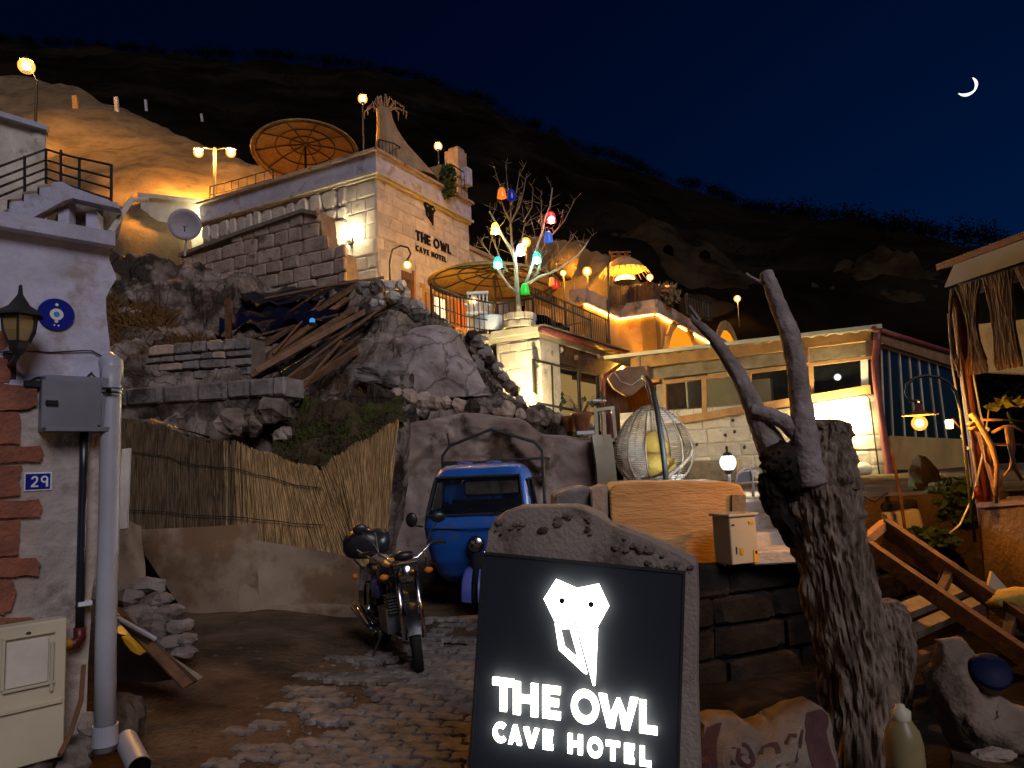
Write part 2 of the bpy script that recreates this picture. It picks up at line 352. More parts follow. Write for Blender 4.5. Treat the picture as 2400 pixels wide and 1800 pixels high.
base = [(-900, 900, 22), (0, 700, 22), (600, 700, 22), (1200, 780, 23), (1700, 850, 24), (2200, 960, 26), (3300, 1060, 26)]
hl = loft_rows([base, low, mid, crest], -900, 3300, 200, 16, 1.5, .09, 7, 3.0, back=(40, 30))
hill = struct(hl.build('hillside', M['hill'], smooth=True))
# dry scrub on the ridge: many small leaf-sized faces, one mass
sm = MB(); r = random.Random(3)
def tuft(c, s, k):
    for _ in range(k):
        d = V((r.gauss(0, 1), r.gauss(0, 1), r.gauss(.2, .8))); d = d.normalized() * s * r.uniform(.4, 1)
        a = V((r.gauss(0, 1), r.gauss(0, 1), r.gauss(0, 1))).normalized() * s * .11; b = a.cross(d).normalized() * s * .09
        q = c + d; sm.add([q - a, q + b, q + a], [(0, 1, 2)])
for i in range(520):
    x = r.uniform(-80, 2480); cy_, cY = interp(crest, x); s = r.uniform(.5, 1.4)
    if 1780 < x < 2330 and r.random() < .35: s *= 1.9
    tuft(P(x, cy_ + 2, cY) + V((0, -1, 0)), s, 110)
for i in range(1500):
    x = r.uniform(-60, 2460); t = r.random() ** .7; a = interp(mid, x); b = interp(crest, x)
    p = P(x, lerp(a[0], b[0], t), lerp(a[1], b[1], t)); tuft(p, r.uniform(.5, 1.3), 36)
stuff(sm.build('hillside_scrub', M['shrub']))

# dusty tuff mound above the left house, lit by the street lamps
mcrest = [(-500, 150, 40), (0, 178, 39), (170, 197, 38), (253, 230, 37), (361, 285, 35), (434, 325, 33), (500, 352, 31), (600, 395, 29), (760, 470, 27)]
mmid = [(-500, 330, 30), (0, 300, 30), (200, 310, 30), (350, 345, 29), (434, 375, 28), (560, 410, 27), (760, 490, 26)]
mbase = [(-500, 640, 23), (0, 560, 23), (250, 470, 23), (420, 452, 23), (560, 470, 24), (760, 520, 25)]
mf = [(-500, 760, 20), (0, 700, 20), (260, 560, 20), (420, 560, 21.5), (560, 560, 23.5), (760, 560, 24.5)]
mound_mb = loft_rows([mf, mbase, mmid, mcrest], -500, 760, 90, 12, .55, .22, 6, 9.0, back=(8, 9)); struct(mound_mb.build('tuff_mound', M['tuff'], smooth=True))

# eroded cliffs on the right slope with two cave mouths
c1 = [(1300, 760, 46), (1440, 570, 46), (1530, 520, 45), (1640, 560, 44), (1760, 640, 43), (1900, 740, 42), (2000, 860, 42)]
c0 = [(1300, 700, 38), (1440, 650, 37), (1560, 640, 37), (1700, 690, 37), (1900, 800, 37), (2000, 860, 37)]
cb = [(1300, 800, 32), (1500, 780, 32), (1700, 800, 32), (2000, 950, 32)]
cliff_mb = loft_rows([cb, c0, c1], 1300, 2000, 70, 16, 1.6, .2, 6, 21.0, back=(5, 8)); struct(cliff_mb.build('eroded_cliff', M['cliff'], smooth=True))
d1 = [(1900, 760, 52), (1990, 580, 52), (2100, 570, 51), (2230, 640, 50), (2400, 860, 50)]
d0 = [(1900, 680, 46), (2000, 680, 46), (2150, 690, 45), (2400, 800, 44)]
db = [(1900, 860, 40), (2100, 860, 40), (2400, 960, 40)]
struct(loft_rows([db, d0, d1], 1900, 2500, 60, 16, 1.9, .25, 6, 33.0, back=(5, 8)).build('eroded_cliff', M['cliff'], smooth=True))
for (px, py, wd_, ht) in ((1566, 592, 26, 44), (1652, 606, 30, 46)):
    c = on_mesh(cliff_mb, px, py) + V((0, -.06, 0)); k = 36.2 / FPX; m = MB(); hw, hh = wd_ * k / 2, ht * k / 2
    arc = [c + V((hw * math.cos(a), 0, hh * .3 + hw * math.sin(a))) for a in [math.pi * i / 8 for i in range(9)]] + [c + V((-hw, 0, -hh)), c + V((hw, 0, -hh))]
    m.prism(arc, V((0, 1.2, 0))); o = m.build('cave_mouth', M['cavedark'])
    tag(o, 'dark arched cave mouth in the cliff, ' + ('nearer the lit terrace' if px < 1600 else 'nearer the pollarded tree'), 'cave', 'cave mouths in the cliff')

# crescent moon: the lit lune of a ball, as a shell
mc = P(2262, 200, 2200); mr_ = 27 / FPX * 2200; m = MB()
lit = (RT * .62 - UP * .55).normalized(); ax = FW.cross(lit).normalized(); vv = []
nA, nB = 26, 7
for lay in (1.0, .93):
    for i in range(nA + 1):
        a = math.pi * i / nA
        for j in range(nB + 1):
            b = lerp(R(57), R(95), j / nB)      # longitude from the viewer-facing meridian towards the lit limb
            d = ax * math.cos(a) + (lit * math.sin(b) - FW * math.cos(b)) * math.sin(a)
            vv.append(mc + d * mr_ * lay)
W = nB + 1; K = (nA + 1) * W; fs = []
for i in range(nA):
    for j in range(nB):
        q = (i * W + j, i * W + j + 1, (i + 1) * W + j + 1, (i + 1) * W + j)
        fs += [q, tuple(K + k for k in reversed(q))]
m.add(vv, fs)
tag(m.build('moon', E['moon']), 'thin white crescent moon in the dark blue sky', 'moon')
# ================================================================== stone laying
def pip(p, poly):
    x, y = p; c = False
    for i in range(len(poly)):
        (x1, y1), (x2, y2) = poly[i], poly[i - 1]
        if (y1 > y) != (y2 > y) and x < (x2 - x1) * (y - y1) / (y2 - y1) + x1: c = not c
    return c
def one_stone(parent, O, U, Z, N, cn, dep, mt, name='stone', rr=None, cut=.22, emb=.03):
    """one block from its four corners (u,z) in wall coordinates, chamfered and slightly uneven"""
    rr = rr or rnd; a = []
    for i in range(4):
        p, q, o_ = cn[i], cn[(i + 1) % 4], cn[i - 1]
        t1 = rr.uniform(.05, cut); t2 = rr.uniform(.05, cut)
        a.append((lerp(p[0], o_[0], t1), lerp(p[1], o_[1], t1))); a.append((lerp(p[0], q[0], t2), lerp(p[1], q[1], t2)))
    cx = sum(p[0] for p in a) / 8; cz = sum(p[1] for p in a) / 8; vv = []
    d = dep * rr.uniform(.6, 1.2)
    sk = (rr.uniform(-.25, .25), rr.uniform(-.25, .25))
    for lay, (k, h) in enumerate(((1, -emb), (1, d * .45), (.80, d))):
        for (u, z) in a:
            uu, zz = lerp(cx, u, k), lerp(cz, z, k)
            hh = h + (0 if lay == 0 else d * ((uu - cx) * sk[0] + (zz - cz) * sk[1]) / .25)
            vv.append(O + U * uu + Z * zz + N * hh)
    m = MB(); fs = [(i + L * 8, (i + 1) % 8 + L * 8, (i + 1) % 8 + 8 + L * 8, i + 8 + L * 8) for L in (0, 1) for i in range(8)] + [tuple(range(16, 24))]
    m.add(vv, fs); return m.build(name, mt, parent)
def lay_stones(parent, O, U, Z, N, u0, u1, z0, z1, rh, bw, mt, gap=.012, dep=.05, jit=.0, mask=None, seed=1, name='stone', cut=.22):
    rr = random.Random(seed); z = z0; mts = mt if isinstance(mt, list) else [mt]; n = 0
    while z < z1 - .04:
        h = min(rr.uniform(*rh), z1 - z)
        if z1 - z - h < rh[0] * .5: h = z1 - z
        u = u0 - rr.uniform(0, bw[1] * .7)
        while u < u1:
            wd_ = rr.uniform(*bw); a, b = max(u, u0), min(u + wd_, u1)
            if b - a > .05 and (mask is None or mask((a + b) / 2, z + h / 2)):
                J = lambda: rr.uniform(-jit, jit)
                cn = [(a + gap + J(), z + gap + J()), (b - gap + J(), z + gap + J()), (b - gap + J(), z + h - gap + J()), (a + gap + J(), z + h - gap + J())]
                one_stone(parent, O, U, Z, N, cn, dep, rr.choice(mts), name, rr, cut); n += 1
            u += wd_
        z += h
    return n
ZU = V((0, 0, 1))
# ================================================================== lettering (drawn from strokes as outlines)
def glyph(ch, t=.2):
    """outline polygons (list of outer, optional hole) in a 1-high box; returns (width, [(outer, hole)])"""
    def ring(cx, cy, rx, ry, a0=0, a1=360, n=28):
        o = [(cx + rx * math.cos(R(lerp(a0, a1, i / n))), cy + ry * math.sin(R(lerp(a0, a1, i / n)))) for i in range(n + 1)]
        q = [(cx + (rx - t) * math.cos(R(lerp(a0, a1, i / n))), cy + (ry - t) * math.sin(R(lerp(a0, a1, i / n)))) for i in range(n + 1)]
        return o, q
    if ch == 'T': return .72, [[(0, 1), (0, 1 - t), (.36 - t / 2, 1 - t), (.36 - t / 2, 0), (.36 + t / 2, 0), (.36 + t / 2, 1 - t), (.72, 1 - t), (.72, 1)]]
    if ch == 'H': return .78, [[(0, 0), (0, 1), (t, 1), (t, .5 + t / 2), (.78 - t, .5 + t / 2), (.78 - t, 1), (.78, 1), (.78, 0), (.78 - t, 0), (.78 - t, .5 - t / 2), (t, .5 - t / 2), (t, 0)]]
    if ch == 'E': return .58, [[(0, 0), (0, 1), (.58, 1), (.58, 1 - t), (t, 1 - t), (t, .5 + t / 2), (.52, .5 + t / 2), (.52, .5 - t / 2), (t, .5 - t / 2), (t, t), (.58, t), (.58, 0)]]
    if ch == 'L': return .56, [[(0, 0), (0, 1), (t, 1), (t, t), (.56, t), (.56, 0)]]
    if ch == 'V': return .86, [[(0, 1), (.43 - t * .5, 0), (.43 + t * .5, 0), (.86, 1), (.86 - t * 1.1, 1), (.43, t * 1.7), (t * 1.1, 1)]]
    if ch == 'A':
        return .86, [[(0, 0), (.43 - t * .5, 1), (.43 + t * .5, 1), (.86, 0), (.86 - t * 1.1, 0), (.86 - t * 1.1 - .06, .2), (t * 1.1 + .06, .2), (t * 1.1, 0)], ('hole', [(.30, .2 + t * .9), (.56, .2 + t * .9), (.43, .68)])]
    if ch == 'W': return 1.22, [[(0, 1), (.27, 0), (.27 + t, 0), (.61, .62), (.95 - t, 0), (.95, 0), (1.22, 1), (1.22 - t * 1.1, 1), (.86, t * 1.9), (.66, .92), (.56, .92), (.36, t * 1.9), (t * 1.1, 1)]]
    if ch == 'O':
        o, q = ring(.5, .5, .5, .52); return 1.0, [o[:-1] , ('hole', q[:-1])]
    if ch == 'C':
        o, q = ring(.48, .5, .48, .52, 48, 312); return .82, [o + q[::-1]]
    if ch == '2': return .6, [[(0, 0), (0, t), (.36, .52), (.40, .68), (.36, .82), (.28, .85), (.18, .8), (.13, .68), (0, .72), (.06, .9), (.2, 1), (.38, 1), (.52, .9), (.56, .7), (.5, .48), (.24, t), (.58, t), (.58, 0)]]
    if ch == '9':
        o, q = ring(.3, .68, .3, .32); return .62, [o[:-1], ('hole', q[:-1])]
    return .4, []
def letter(mb, ch, O, Ux, Uy, Nv, h, dep, t=.2):
    """extrude one glyph: front, back and rim, holes bridged"""
    wd_, pl = glyph(ch, t); outer = None; hole = None
    for p in pl:
        if isinstance(p, tuple): hole = p[1]
        else: outer = p
    if outer is None: return wd_
    if hole:   # bridge the hole into the outline at the nearest pair
        bi = min(((i, j) for i in range(len(outer)) for j in range(len(hole))), key=lambda k: (outer[k[0]][0] - hole[k[1]][0]) ** 2 + (outer[k[0]][1] - hole[k[1]][1]) ** 2)
        i, j = bi; area = lambda q: sum(q[k - 1][0] * q[k][1] - q[k][0] * q[k - 1][1] for k in range(len(q)))
        if (area(outer) > 0) == (area(hole) > 0): hole = hole[::-1]; j = len(hole) - 1 - j
        ring_ = hole[j:] + hole[:j + 1]
        poly = outer[:i + 1] + ring_ + outer[i:]
    else: poly = outer
    pts = [O + Ux * (x * h) + Uy * (y * h) for x, y in poly]
    mb.prism(pts, Nv * dep)
    if ch == '9':
        mb.obox(O + Ux * (.5 * h) + Uy * (.32 * h) + Nv * dep / 2, Ux * (.18 * h), Uy * (.64 * h), Nv * dep * .9)
    return wd_
def word(parent, txt, O, Ux, Uy, Nv, h, dep, mt, space=.14, t=.2, gap=.55):
    x = 0
    for ch in txt:
        if ch == ' ': x += gap; continue
        mb = MB(); wd_ = letter(mb, ch, O + Ux * (x * h), Ux, Uy, Nv, h, dep, t)
        if mb.v: mb.build('letter', mt, parent)
        x += wd_ + space
    return x * h
OWL_HEAD = [(572, 528), (695, 582), (826, 556), (887, 688), (822, 806), (686, 776), (566, 778), (500, 642)]
OWL_BEAKR = [(692, 786), (820, 822), (805, 1158), (793, 1158)]
OWL_BEAKL = [(566, 788), (679, 786), (757, 1090), (743, 1086), (590, 945)]
OWL_HOLE = [(598, 822), (655, 820), (707, 1003), (622, 930)]
def owl(parent, fn, Nv, dep, mt, dark):
    """owl emblem: angular head, split beak, eyes; fn maps drawing coordinates to the panel"""
    MB().prism([fn(*p) for p in OWL_HEAD], Nv * dep).build('owl_head', mt, parent)
    MB().prism([fn(*p) for p in OWL_BEAKR], Nv * dep).build('owl_beak', mt, parent)
    i, j = 0, 0; outer = OWL_BEAKL; hole = OWL_HOLE[::-1]; j = hole.index((598, 822))
    poly = outer[:1] + hole[j:] + hole[:j + 1] + outer
    MB().prism([fn(*p) for p in poly], Nv * dep).build('owl_beak', mt, parent)
    for (x, y) in ((609, 653), (781, 675)):
        c = fn(x, y); r_ = (fn(x + 17, y) - c).length
        MB().lathe(c, [(r_, dep * .9), (r_, dep * 1.25), (0.0001, dep * 1.25)], 14, Nv).build('owl_eye', dark, parent)

# ================================================================== hotel
DL = V((-5.55, 3.0, 0)).normalized(); DR = V((3.0, 5.55, 0)).normalized()
NL, NR = -DR, -DL                         # outward normals of the left and right facades
HC = P(879, 352, 18.0); ZT = HC.z; HC = V((HC.x, HC.y, 0))
TERR = P(1215, 773, 14.5).z               # terrace level
LENL, LENR = 6.6, 4.5
hotel = thing('hotel_building', 'pale stone hotel block with ruled black lettering and owl emblem on its corner facade', 'hotel', (HC.x, HC.y, TERR))
def HP(u, v, z): return HC + DL * u + DR * v + ZU * z       # hotel coordinates
zc = ZT - .62                                               # underside of parapet band
core = MB().obox(HP(LENL / 2, LENR / 2, (TERR - 2.2 + zc) / 2), DL * LENL, DR * LENR, ZU * (zc - TERR + 2.2)).build('wall', M['pale'], hotel)
# parapet band on both faces, coping, ledge mouldings
MB().obox(HP(LENL / 2 - .03, LENR / 2 - .03, zc + .26), DL * (LENL + .14), DR * (LENR + .14), ZU * .52).build('parapet', M['plaster'], hotel)
MB().obox(HP(LENL / 2 - .06, LENR / 2 - .06, zc + .555), DL * (LENL + .30), DR * (LENR + .30), ZU * .07).build('coping', M['tan'], hotel)
MB().obox(HP(LENL / 2 - .05, LENR / 2 - .05, zc - .035), DL * (LENL + .24), DR * (LENR + .24), ZU * .07).build('moulding', M['pale'], hotel)
MB().obox(HP(LENL / 2 - .02, LENR / 2 - .02, zc - .10), DL * (LENL + .12), DR * (LENR + .12), ZU * .05).build('moulding', M['white'], hotel)
# left facade: rounded rubble stones; smoother blocks near the corner
lay_stones(hotel, HP(0, 0, 0), DL, ZU, NL, .95, LENL, TERR - 1.5, zc - .13, (.30, .42), (.26, .62), [M['pale'], M['pale'], M['white']], .02, .09, .035, seed=4, cut=.34)
lay_stones(hotel, HP(0, 0, 0), DL, ZU, NL, .0, .95, TERR - .5, zc - .13, (.34, .5), (.45, .9), M['pale'], .008, .03, .0, seed=5, cut=.12)
# right facade: sawn ashlar with door, window and second door
zd = PP(905, 612, HP(0, 0, 0), NR).z
def onR(px, py): 
    p = PP(px, py, HP(0, 0, 0), NR); return (p - HC).dot(DR), p.z
d0u, _ = onR(907, 620); d1u, _ = onR(968, 640); e0, _ = onR(1010, 700); e1, _ = onR(1060, 720)
openR = [(.12, 1.05, 9.9, zd), (1.9, 3.3, 9.9, zd - .35)]
lay_stones(hotel, HP(0, 0, 0), DR, ZU, NR, .0, LENR, TERR - .3, zc - .13, (.30, .34), (.45, .85), M['pale'], .006, .022, .0, seed=6, cut=.08,
           mask=lambda u, z: not (z < zd + .0 and .1 < u < 1.45) and not (z < zd - .25 and 1.8 < u < 4.2), name='block')
# lit entrance: recessed glowing doorway with dark door leaf, window and shutters
def rbox(u0, u1, z0, z1, d0, d1, name, mt, par=None, O=None):
    o = HP(0, 0, 0)
    return MB().obox(o + DR * ((u0 + u1) / 2) + ZU * ((z0 + z1) / 2) + NR * ((d0 + d1) / 2), DR * (u1 - u0), ZU * (z1 - z0), NR * (d1 - d0)).build(name, mt, par or hotel)
rbox(.10, 1.45, TERR - .3, zd + .02, .004, .025, 'doorway_reveal', M['white'])
dr_ = rbox(.95, 1.42, TERR, zd - .12, .03, .07, 'door', M['woodmid']); 
for k in range(3): rbox(1.0, 1.37, TERR + .25 + k * .75, TERR + .85 + k * .75, .075, .095, 'door_panel', M['wood'], dr_)
rbox(1.42, 1.50, TERR, zd - .02, .03, .10, 'door_frame', M['woodfresh'])
rbox(1.8, 4.2, TERR - .3, zd - .27, .004, .022, 'lower_wall_panel', M['ochre'])
w_ = rbox(2.35, 2.95, TERR + .4, zd - .55, .03, .06, 'window', emis('lit_window', (1, .70, .30), 3.2))
for u in (2.33, 2.65, 2.97): rbox(u - .03, u + .03, TERR + .36, zd - .5, .06, .1, 'window_bar', M['woodmid'], w_)
for z in (TERR + .4, TERR + 1.05, zd - .53): rbox(2.3, 3.0, z - .03, z + .03, .065, .09, 'window_bar', M['woodmid'], w_)
for (a, b) in ((2.02, 2.28), (3.06, 3.36)): rbox(a, b, TERR, zd - .5, .03, .07, 'shutter', M['woodfresh'])
rbox(3.5, 4.05, TERR, zd - .45, .03, .07, 'door', M['orangepl'])
# facade lettering, standing proud of the stone
LO = HP(0, 0, 0) + NR * .03
def rp(px, py): return PP(px, py, LO, NR)
a0, a1 = rp(964, 560), rp(1052, 594)
hT = (rp(1046, 555) - rp(1050, 590)).length
lu = (rp(1050, 590) - rp(969, 556)); 
u1, z1 = onR(972, 561); u2, z2 = onR(1051, 592)
hh = .40
word(hotel, 'THE OWL', V(LO) + DR * u1 + ZU * (z1 - .02), DR, ZU, NR, (u2 - u1) / 5.9, .03, M['black'], .17, .2, .42)
u1b, z1b = onR(972, 585); u2b, _ = onR(1048, 614)
word(hotel, 'CAVE HOTEL', V(LO) + DR * u1b + ZU * (z1b - .03), DR, ZU, NR, (u2b - u1b) / 10.2, .025, M['black'], .27, .21, .6)
us, zs = onR(990, 470); ue, ze = onR(1018, 532)
owl(hotel, lambda x, y: V(LO) + DR * lerp(us, ue, (x - 500) / 387) + ZU * lerp(zs, ze, (y - 528) / 630), NR, .03, M['black'], M['white'])
# lower wing continuing behind the tree
wing = thing('hotel_wing', 'lower stone wing running back from the hotel behind the lantern tree', 'building', HP(0, LENR, TERR))
zw = ZT - 1.5
MB().obox(HP(1.6, LENR + 1.9, (TERR + zw) / 2), DL * 3.0, DR * 3.7, ZU * (zw - TERR)).build('wall', M['pale'], wing)
MB().obox(HP(1.6, LENR + 1.9, zw + .06), DL * 3.2, DR * 3.9, ZU * .12).build('coping', M['tan'], wing)
lay_stones(wing, HP(.1, LENR, 0), DR, ZU, NR, .1, 3.6, TERR + 2.0, zw, (.3, .36), (.4, .8), M['pale'], .006, .022, seed=8, cut=.08, name='block')

# old rubble wall in front of the left facade
OW = P(749, 506, 16.3); oN = NL
old = thing('old_stone_wall', 'crumbling brown masonry wall with broken right end below the hotel', 'wall', V((OW.x, OW.y, OW.z - 2.4)))
def ow(px, py): return PP(px, py, OW, oN)
opx = [(425, 603), (560, 552), (715, 499), (749, 506), (757, 580), (798, 590), (812, 690), (800, 740), (430, 790), (425, 700)]
ouv = [((ow(*p) - OW).dot(DL), ow(*p).z) for p in opx]
MB().prism([ow(*p) - oN * .02 for p in opx], -oN * .5).build('wall_core', M['mortar'], old)
lay_stones(old, OW - ZU * OW.z, DL, ZU, oN, min(p[0] for p in ouv), max(p[0] for p in ouv), min(p[1] for p in ouv) + .1, max(p[1] for p in ouv), (.24, .36), (.32, .80), M['tan'], .006, .045, .02,
           mask=lambda u, z: pip((u, z), ouv), seed=11, cut=.14)
ocap = MB()
for a, b in zip(opx[:3], opx[1:4]): ocap.bar(ow(*a) - oN * .2 + ZU * .03, ow(*b) - oN * .2 + ZU * .03, .62, .09)
ocap.build('coping', M['mortar'], old)

# ------------------------------------------------------------------ roof terrace things
def lamp_post(name, label, px, py, Y, foot, e, rb=.11, group=None, pole=.028, hood=True, arm=None):
    c = P(px, py, Y); t = thing(name, label, 'lamp', V((c.x, c.y, foot)), group)
    b = bulb(t, c, rb, e)
    q = c if arm is None else c + V(arm)
    m = MB(); m.tube([V((q.x, q.y, foot)), V((q.x, q.y, q.z - (rb + .02 if arm is None else 0)))], pole, 8); m.build('pole', M['iron'], t)
    if arm is not None:
        m = MB(); m.tube([q, q + V((0, 0, .12)), lerp(q, c, .5) + V((0, 0, .22)), c + V((0, 0, rb + .06))], .018, 6); m.build('arm', M['iron'], t)
    MB().lathe(c + V((0, 0, rb * .75)), [(rb * .9, 0), (rb * .75, rb * .35), (.02, rb * .6), (.012, rb * .95)], 12).build('cap', M['iron'], t)
    MB().lathe(c - V((0, 0, rb + .03)), [(.03, 0), (rb * .5, .03), (rb * .55, .05)], 12).build('holder', M['iron'], t)
    return t
ROOF = zc + .15
lamp_post('street_lamp', 'glowing lamp on the pole rising beside the straw figure on the roof terrace', 850, 232, 21.5, ROOF, E['sodium'], .13, 'orange lamps on the slope')
lamp_post('street_lamp', 'glowing lamp between the straw figure and the square chimney', 1027, 343, 22.5, ROOF, E['sodium'], .12, 'orange lamps on the slope')
def twin_lamp():
    c = P(503, 350, 22.5); foot = P(503, 480, 22.5).z
    t = thing('twin_street_lamp', 'dark pole with two glowing heads in front of the dusty mound', 'lamp', V((c.x, c.y, foot)))
    MB().tube([V((c.x, c.y, foot)), c + ZU * .05], .05, 8).build('pole', M['iron'], t)
    for px in (465, 541):
        b = P(px, 358, 22.5); bulb(t, b, .14, emis('mound_lamp_bulb', (1, .43, .07), 25000))
        MB().tube([c, lerp(c, b, .6) + ZU * .12, b + ZU * .2], .02, 6).build('arm', M['iron'], t)
        MB().lathe(b + ZU * .1, [(.15, 0), (.12, .06), (.02, .1)], 12).build('cap', M['iron'], t)
twin_lamp()
t = lamp_post('street_lamp', 'glowing lamp on a tall crooked pole at the far left above the roughcast house', 62, 155, 26, P(82, 300, 26).z, E['sodium'], .26, 'orange lamps on the slope', .05, True, (.42, 0, -.75))
# wicker parasols seen from below
def parasol(label, px, py, Y, rad, tilt, foot, seed, group):
    c = P(px, py, Y); t = thing('wicker_parasol', label, 'parasol', V((c.x, c.y, foot)), group)
    Mx = Matrix.Translation(c) @ Matrix.Rotation(tilt[0], 4, 'X') @ Matrix.Rotation(tilt[1], 4, 'Y')
    prof = [(.04, .16 * rad), (.3 * rad, .13 * rad), (.6 * rad, .075 * rad), (.85 * rad, .02 * rad), (rad, -.05 * rad), (rad, -.075 * rad), (.85 * rad, 0), (.6 * rad, .055 * rad), (.3 * rad, .11 * rad), (.04, .14 * rad)]
    can = MB(Mx).lathe((0, 0, 0), prof, 40).build('canopy', M['weave'], t, True)
    for k in range(10):
        a = 2 * math.pi * k / 10 + .2; d = V((math.cos(a), math.sin(a), 0))
        MB(Mx).tube([d * .05 + ZU * (.13 * rad), d * .5 * rad + ZU * (.065 * rad), d * .93 * rad - ZU * (.055 * rad)], .018, 5).build('rib', M['iron'], t)
    for rr_ in (.28, .55, .9):
        zz = -.045 * rad if rr_ > .8 else (.055 * rad if rr_ > .4 else .10 * rad)
        MB(Mx).tube([V((math.cos(2 * math.pi * k / 32) * rr_ * rad, math.sin(2 * math.pi * k / 32) * rr_ * rad, zz)) for k in range(32)], .02, 5, close=True).build('hoop', M['iron'], t)
    MB().tube([V((c.x, c.y, foot)), c + ZU * .1], .035, 8).build('pole', M['iron'], t)
    MB().lathe(V((c.x, c.y, foot)), [(.3, 0), (.3, .06), (.05, .1)], 16).build('base', M['iron'], t)
parasol('round woven parasol with spoked iron frame on the hotel roof terrace', 716, 352, 20.6, 1.55, (R(-11), R(-3)), ROOF - .1, 1, 'woven parasols')
parasol('round woven parasol with spoked iron frame behind the lantern tree on the lower terrace', 1158, 656, 16.6, 1.55, (R(-2), R(3)), TERR, 2, 'woven parasols')
# straw figure: bound straw column flaring to the right with loose fronds at its top
SF = P(905, 400, 20.2); sf = thing('straw_figure', 'tall flared bundle of bound straw with curling fronds on the roof edge', 'straw figure', V((SF.x, SF.y, ROOF)))
m = MB(); pts = [(948, 420, .95), (934, 380, .70), (918, 340, .46), (907, 305, .30), (902, 280, .235), (898, 255, .215)]
rows = []
for (px, py, rw) in pts:
    c = P(px, py, 20.2)
    rows.append([c + V((rw * math.cos(a) * (1 + .05 * nz((a * 3, py * .05, 0))), rw * .7 * math.sin(a), 0)) for a in [2 * math.pi * k / 20 for k in range(20)]])
vv = [p for r_ in rows for p in r_]
m.add(vv, [(i * 20 + k, i * 20 + (k + 1) % 20, (i + 1) * 20 + (k + 1) % 20, (i + 1) * 20 + k) for i in range(len(rows) - 1) for k in range(20)] + [tuple(100 + k for k in range(20))])
m.build('straw_body', M['straw'], sf, True)
top = P(898, 256, 20.2)
for k, (dx, dz) in enumerate([(-.35, .12), (-.42, -.02), (-.22, .28), (.1, .35), (.28, .25), (.48, .1), (.55, -.1), (.35, -.05), (-.1, .3)]):
    e = top + V((dx * 1.25, rnd.uniform(-.2, .2), dz - .32)); mdl = top + V((dx * .75, 0, dz + .12))
    MB().tube([top + V((dx * .2, 0, -.05)), mdl, lerp(mdl, e, .55) + V((dx * .25, 0, .05)), e], [.035, .03, .022, .01], 5).build('frond', M['straw'], sf)
# iron railings
def railing(label, pts, hgt, nbar, group=None, name='iron_railing', rr_=.012, mid=()):
    pts = [V(p) for p in pts]; t = thing(name, label, 'railing', pts[0], group)
    L = [(b - a).length for a, b in zip(pts, pts[1:])]; tot = sum(L)
    for f in (0.06, 1.0) + tuple(mid): MB().tube([p + ZU * (hgt * f) for p in pts], rr_ * (1.6 if f == 1.0 else 1.1), 6).build('rail', M['iron'], t)
    for i in range(nbar + 1):
        s = tot * i / nbar; k = 0
        while k < len(L) - 1 and s > L[k]: s -= L[k]; k += 1
        p = lerp(pts[k], pts[k + 1], min(1, s / L[k])); big = i % 8 == 0
        MB().tube([p, p + ZU * hgt], rr_ * (1.7 if big else .8), 5).build('post' if big else 'baluster', M['iron'], t)
    return t
railing('low black railing round the straw figure on the roof edge', [P(889, 372, 19.0), P(925, 380, 19.6), P(985, 415, 20.6)], .55, 12, 'roof railings')
railing('black railing on the roof left of the woven parasol', [P(492, 478, 21.3), P(560, 462, 20.5), P(640, 440, 19.8)], .55, 8, 'roof railings', mid=(.5,))
railing('black railing beside the square chimney', [P(1060, 452, 21.0), P(1090, 470, 21.6)], .9, 4, 'roof railings', mid=(.4, .7))
# chimney, bush and folded thatch on the roof
ch = P(1075, 470, 22.0); t = thing('chimney', 'square pale stone chimney at the far end of the hotel roof', 'chimney', V((ch.x, ch.y, ROOF)))
k = 22 / FPX; kz = P(1075, 352, 22).z
MB().obox(V((ch.x - .05, ch.y, (ROOF + P(0, 395, 22).z) / 2 + .2)), DR * .5, DL * .5, ZU * (kz - ROOF - .6)).build('stack', M['tan'], t)
MB().obox(V((ch.x - .02, ch.y, kz - .35)), DR * .36, DL * .36, ZU * .75).build('flue', M['tan'], t)
MB().obox(V((ch.x + .25, ch.y - .1, kz - .95)), DR * .3, DL * .3, ZU * .55).build('vent_box', M['plaster'], t)
def bush(label, c, rx, rz, n, mt, cat='shrub', name='shrub', s=.09, group=None):
    m = MB(); r = random.Random(int(abs(c.x * 91 + c.z * 17)))
    for _ in range(n):
        d = V((r.gauss(0, 1), r.gauss(0, 1), r.gauss(0, 1))).normalized(); q = r.random() ** .35
        p = c + V((d.x * rx * q, d.y * rx * q, d.z * rz * q + 0)); a = V((r.gauss(0, 1), r.gauss(0, 1), r.gauss(0, 1))).normalized() * s; b = a.orthogonal().normalized() * s * .45
        m.add([p - a, p + b, p + a, p - b], [(0, 1, 2, 3)])
    t = thing(name, label, cat, c - ZU * rz, group); m.build('foliage', mt, t)
    MB().tube([c - ZU * rz, c + ZU * rz * .3], [.03, .012], 6).build('stem', M['twig'], t); return t
bush('small green conifer next to the square chimney', P(1050, 425, 20.6), .28, .55, 420, M['leaf'])
m = MB(); a_ = [P(985, 398, 20.8), P(1037, 385, 20.8), P(1030, 425, 20.8), P(1000, 425, 20.8)]
m.prism(a_, V((.0, .5, 0))); tag(m.build('straw_mat', M['weave']), 'folded straw mat lying on the roof edge left of the conifer', 'mat')
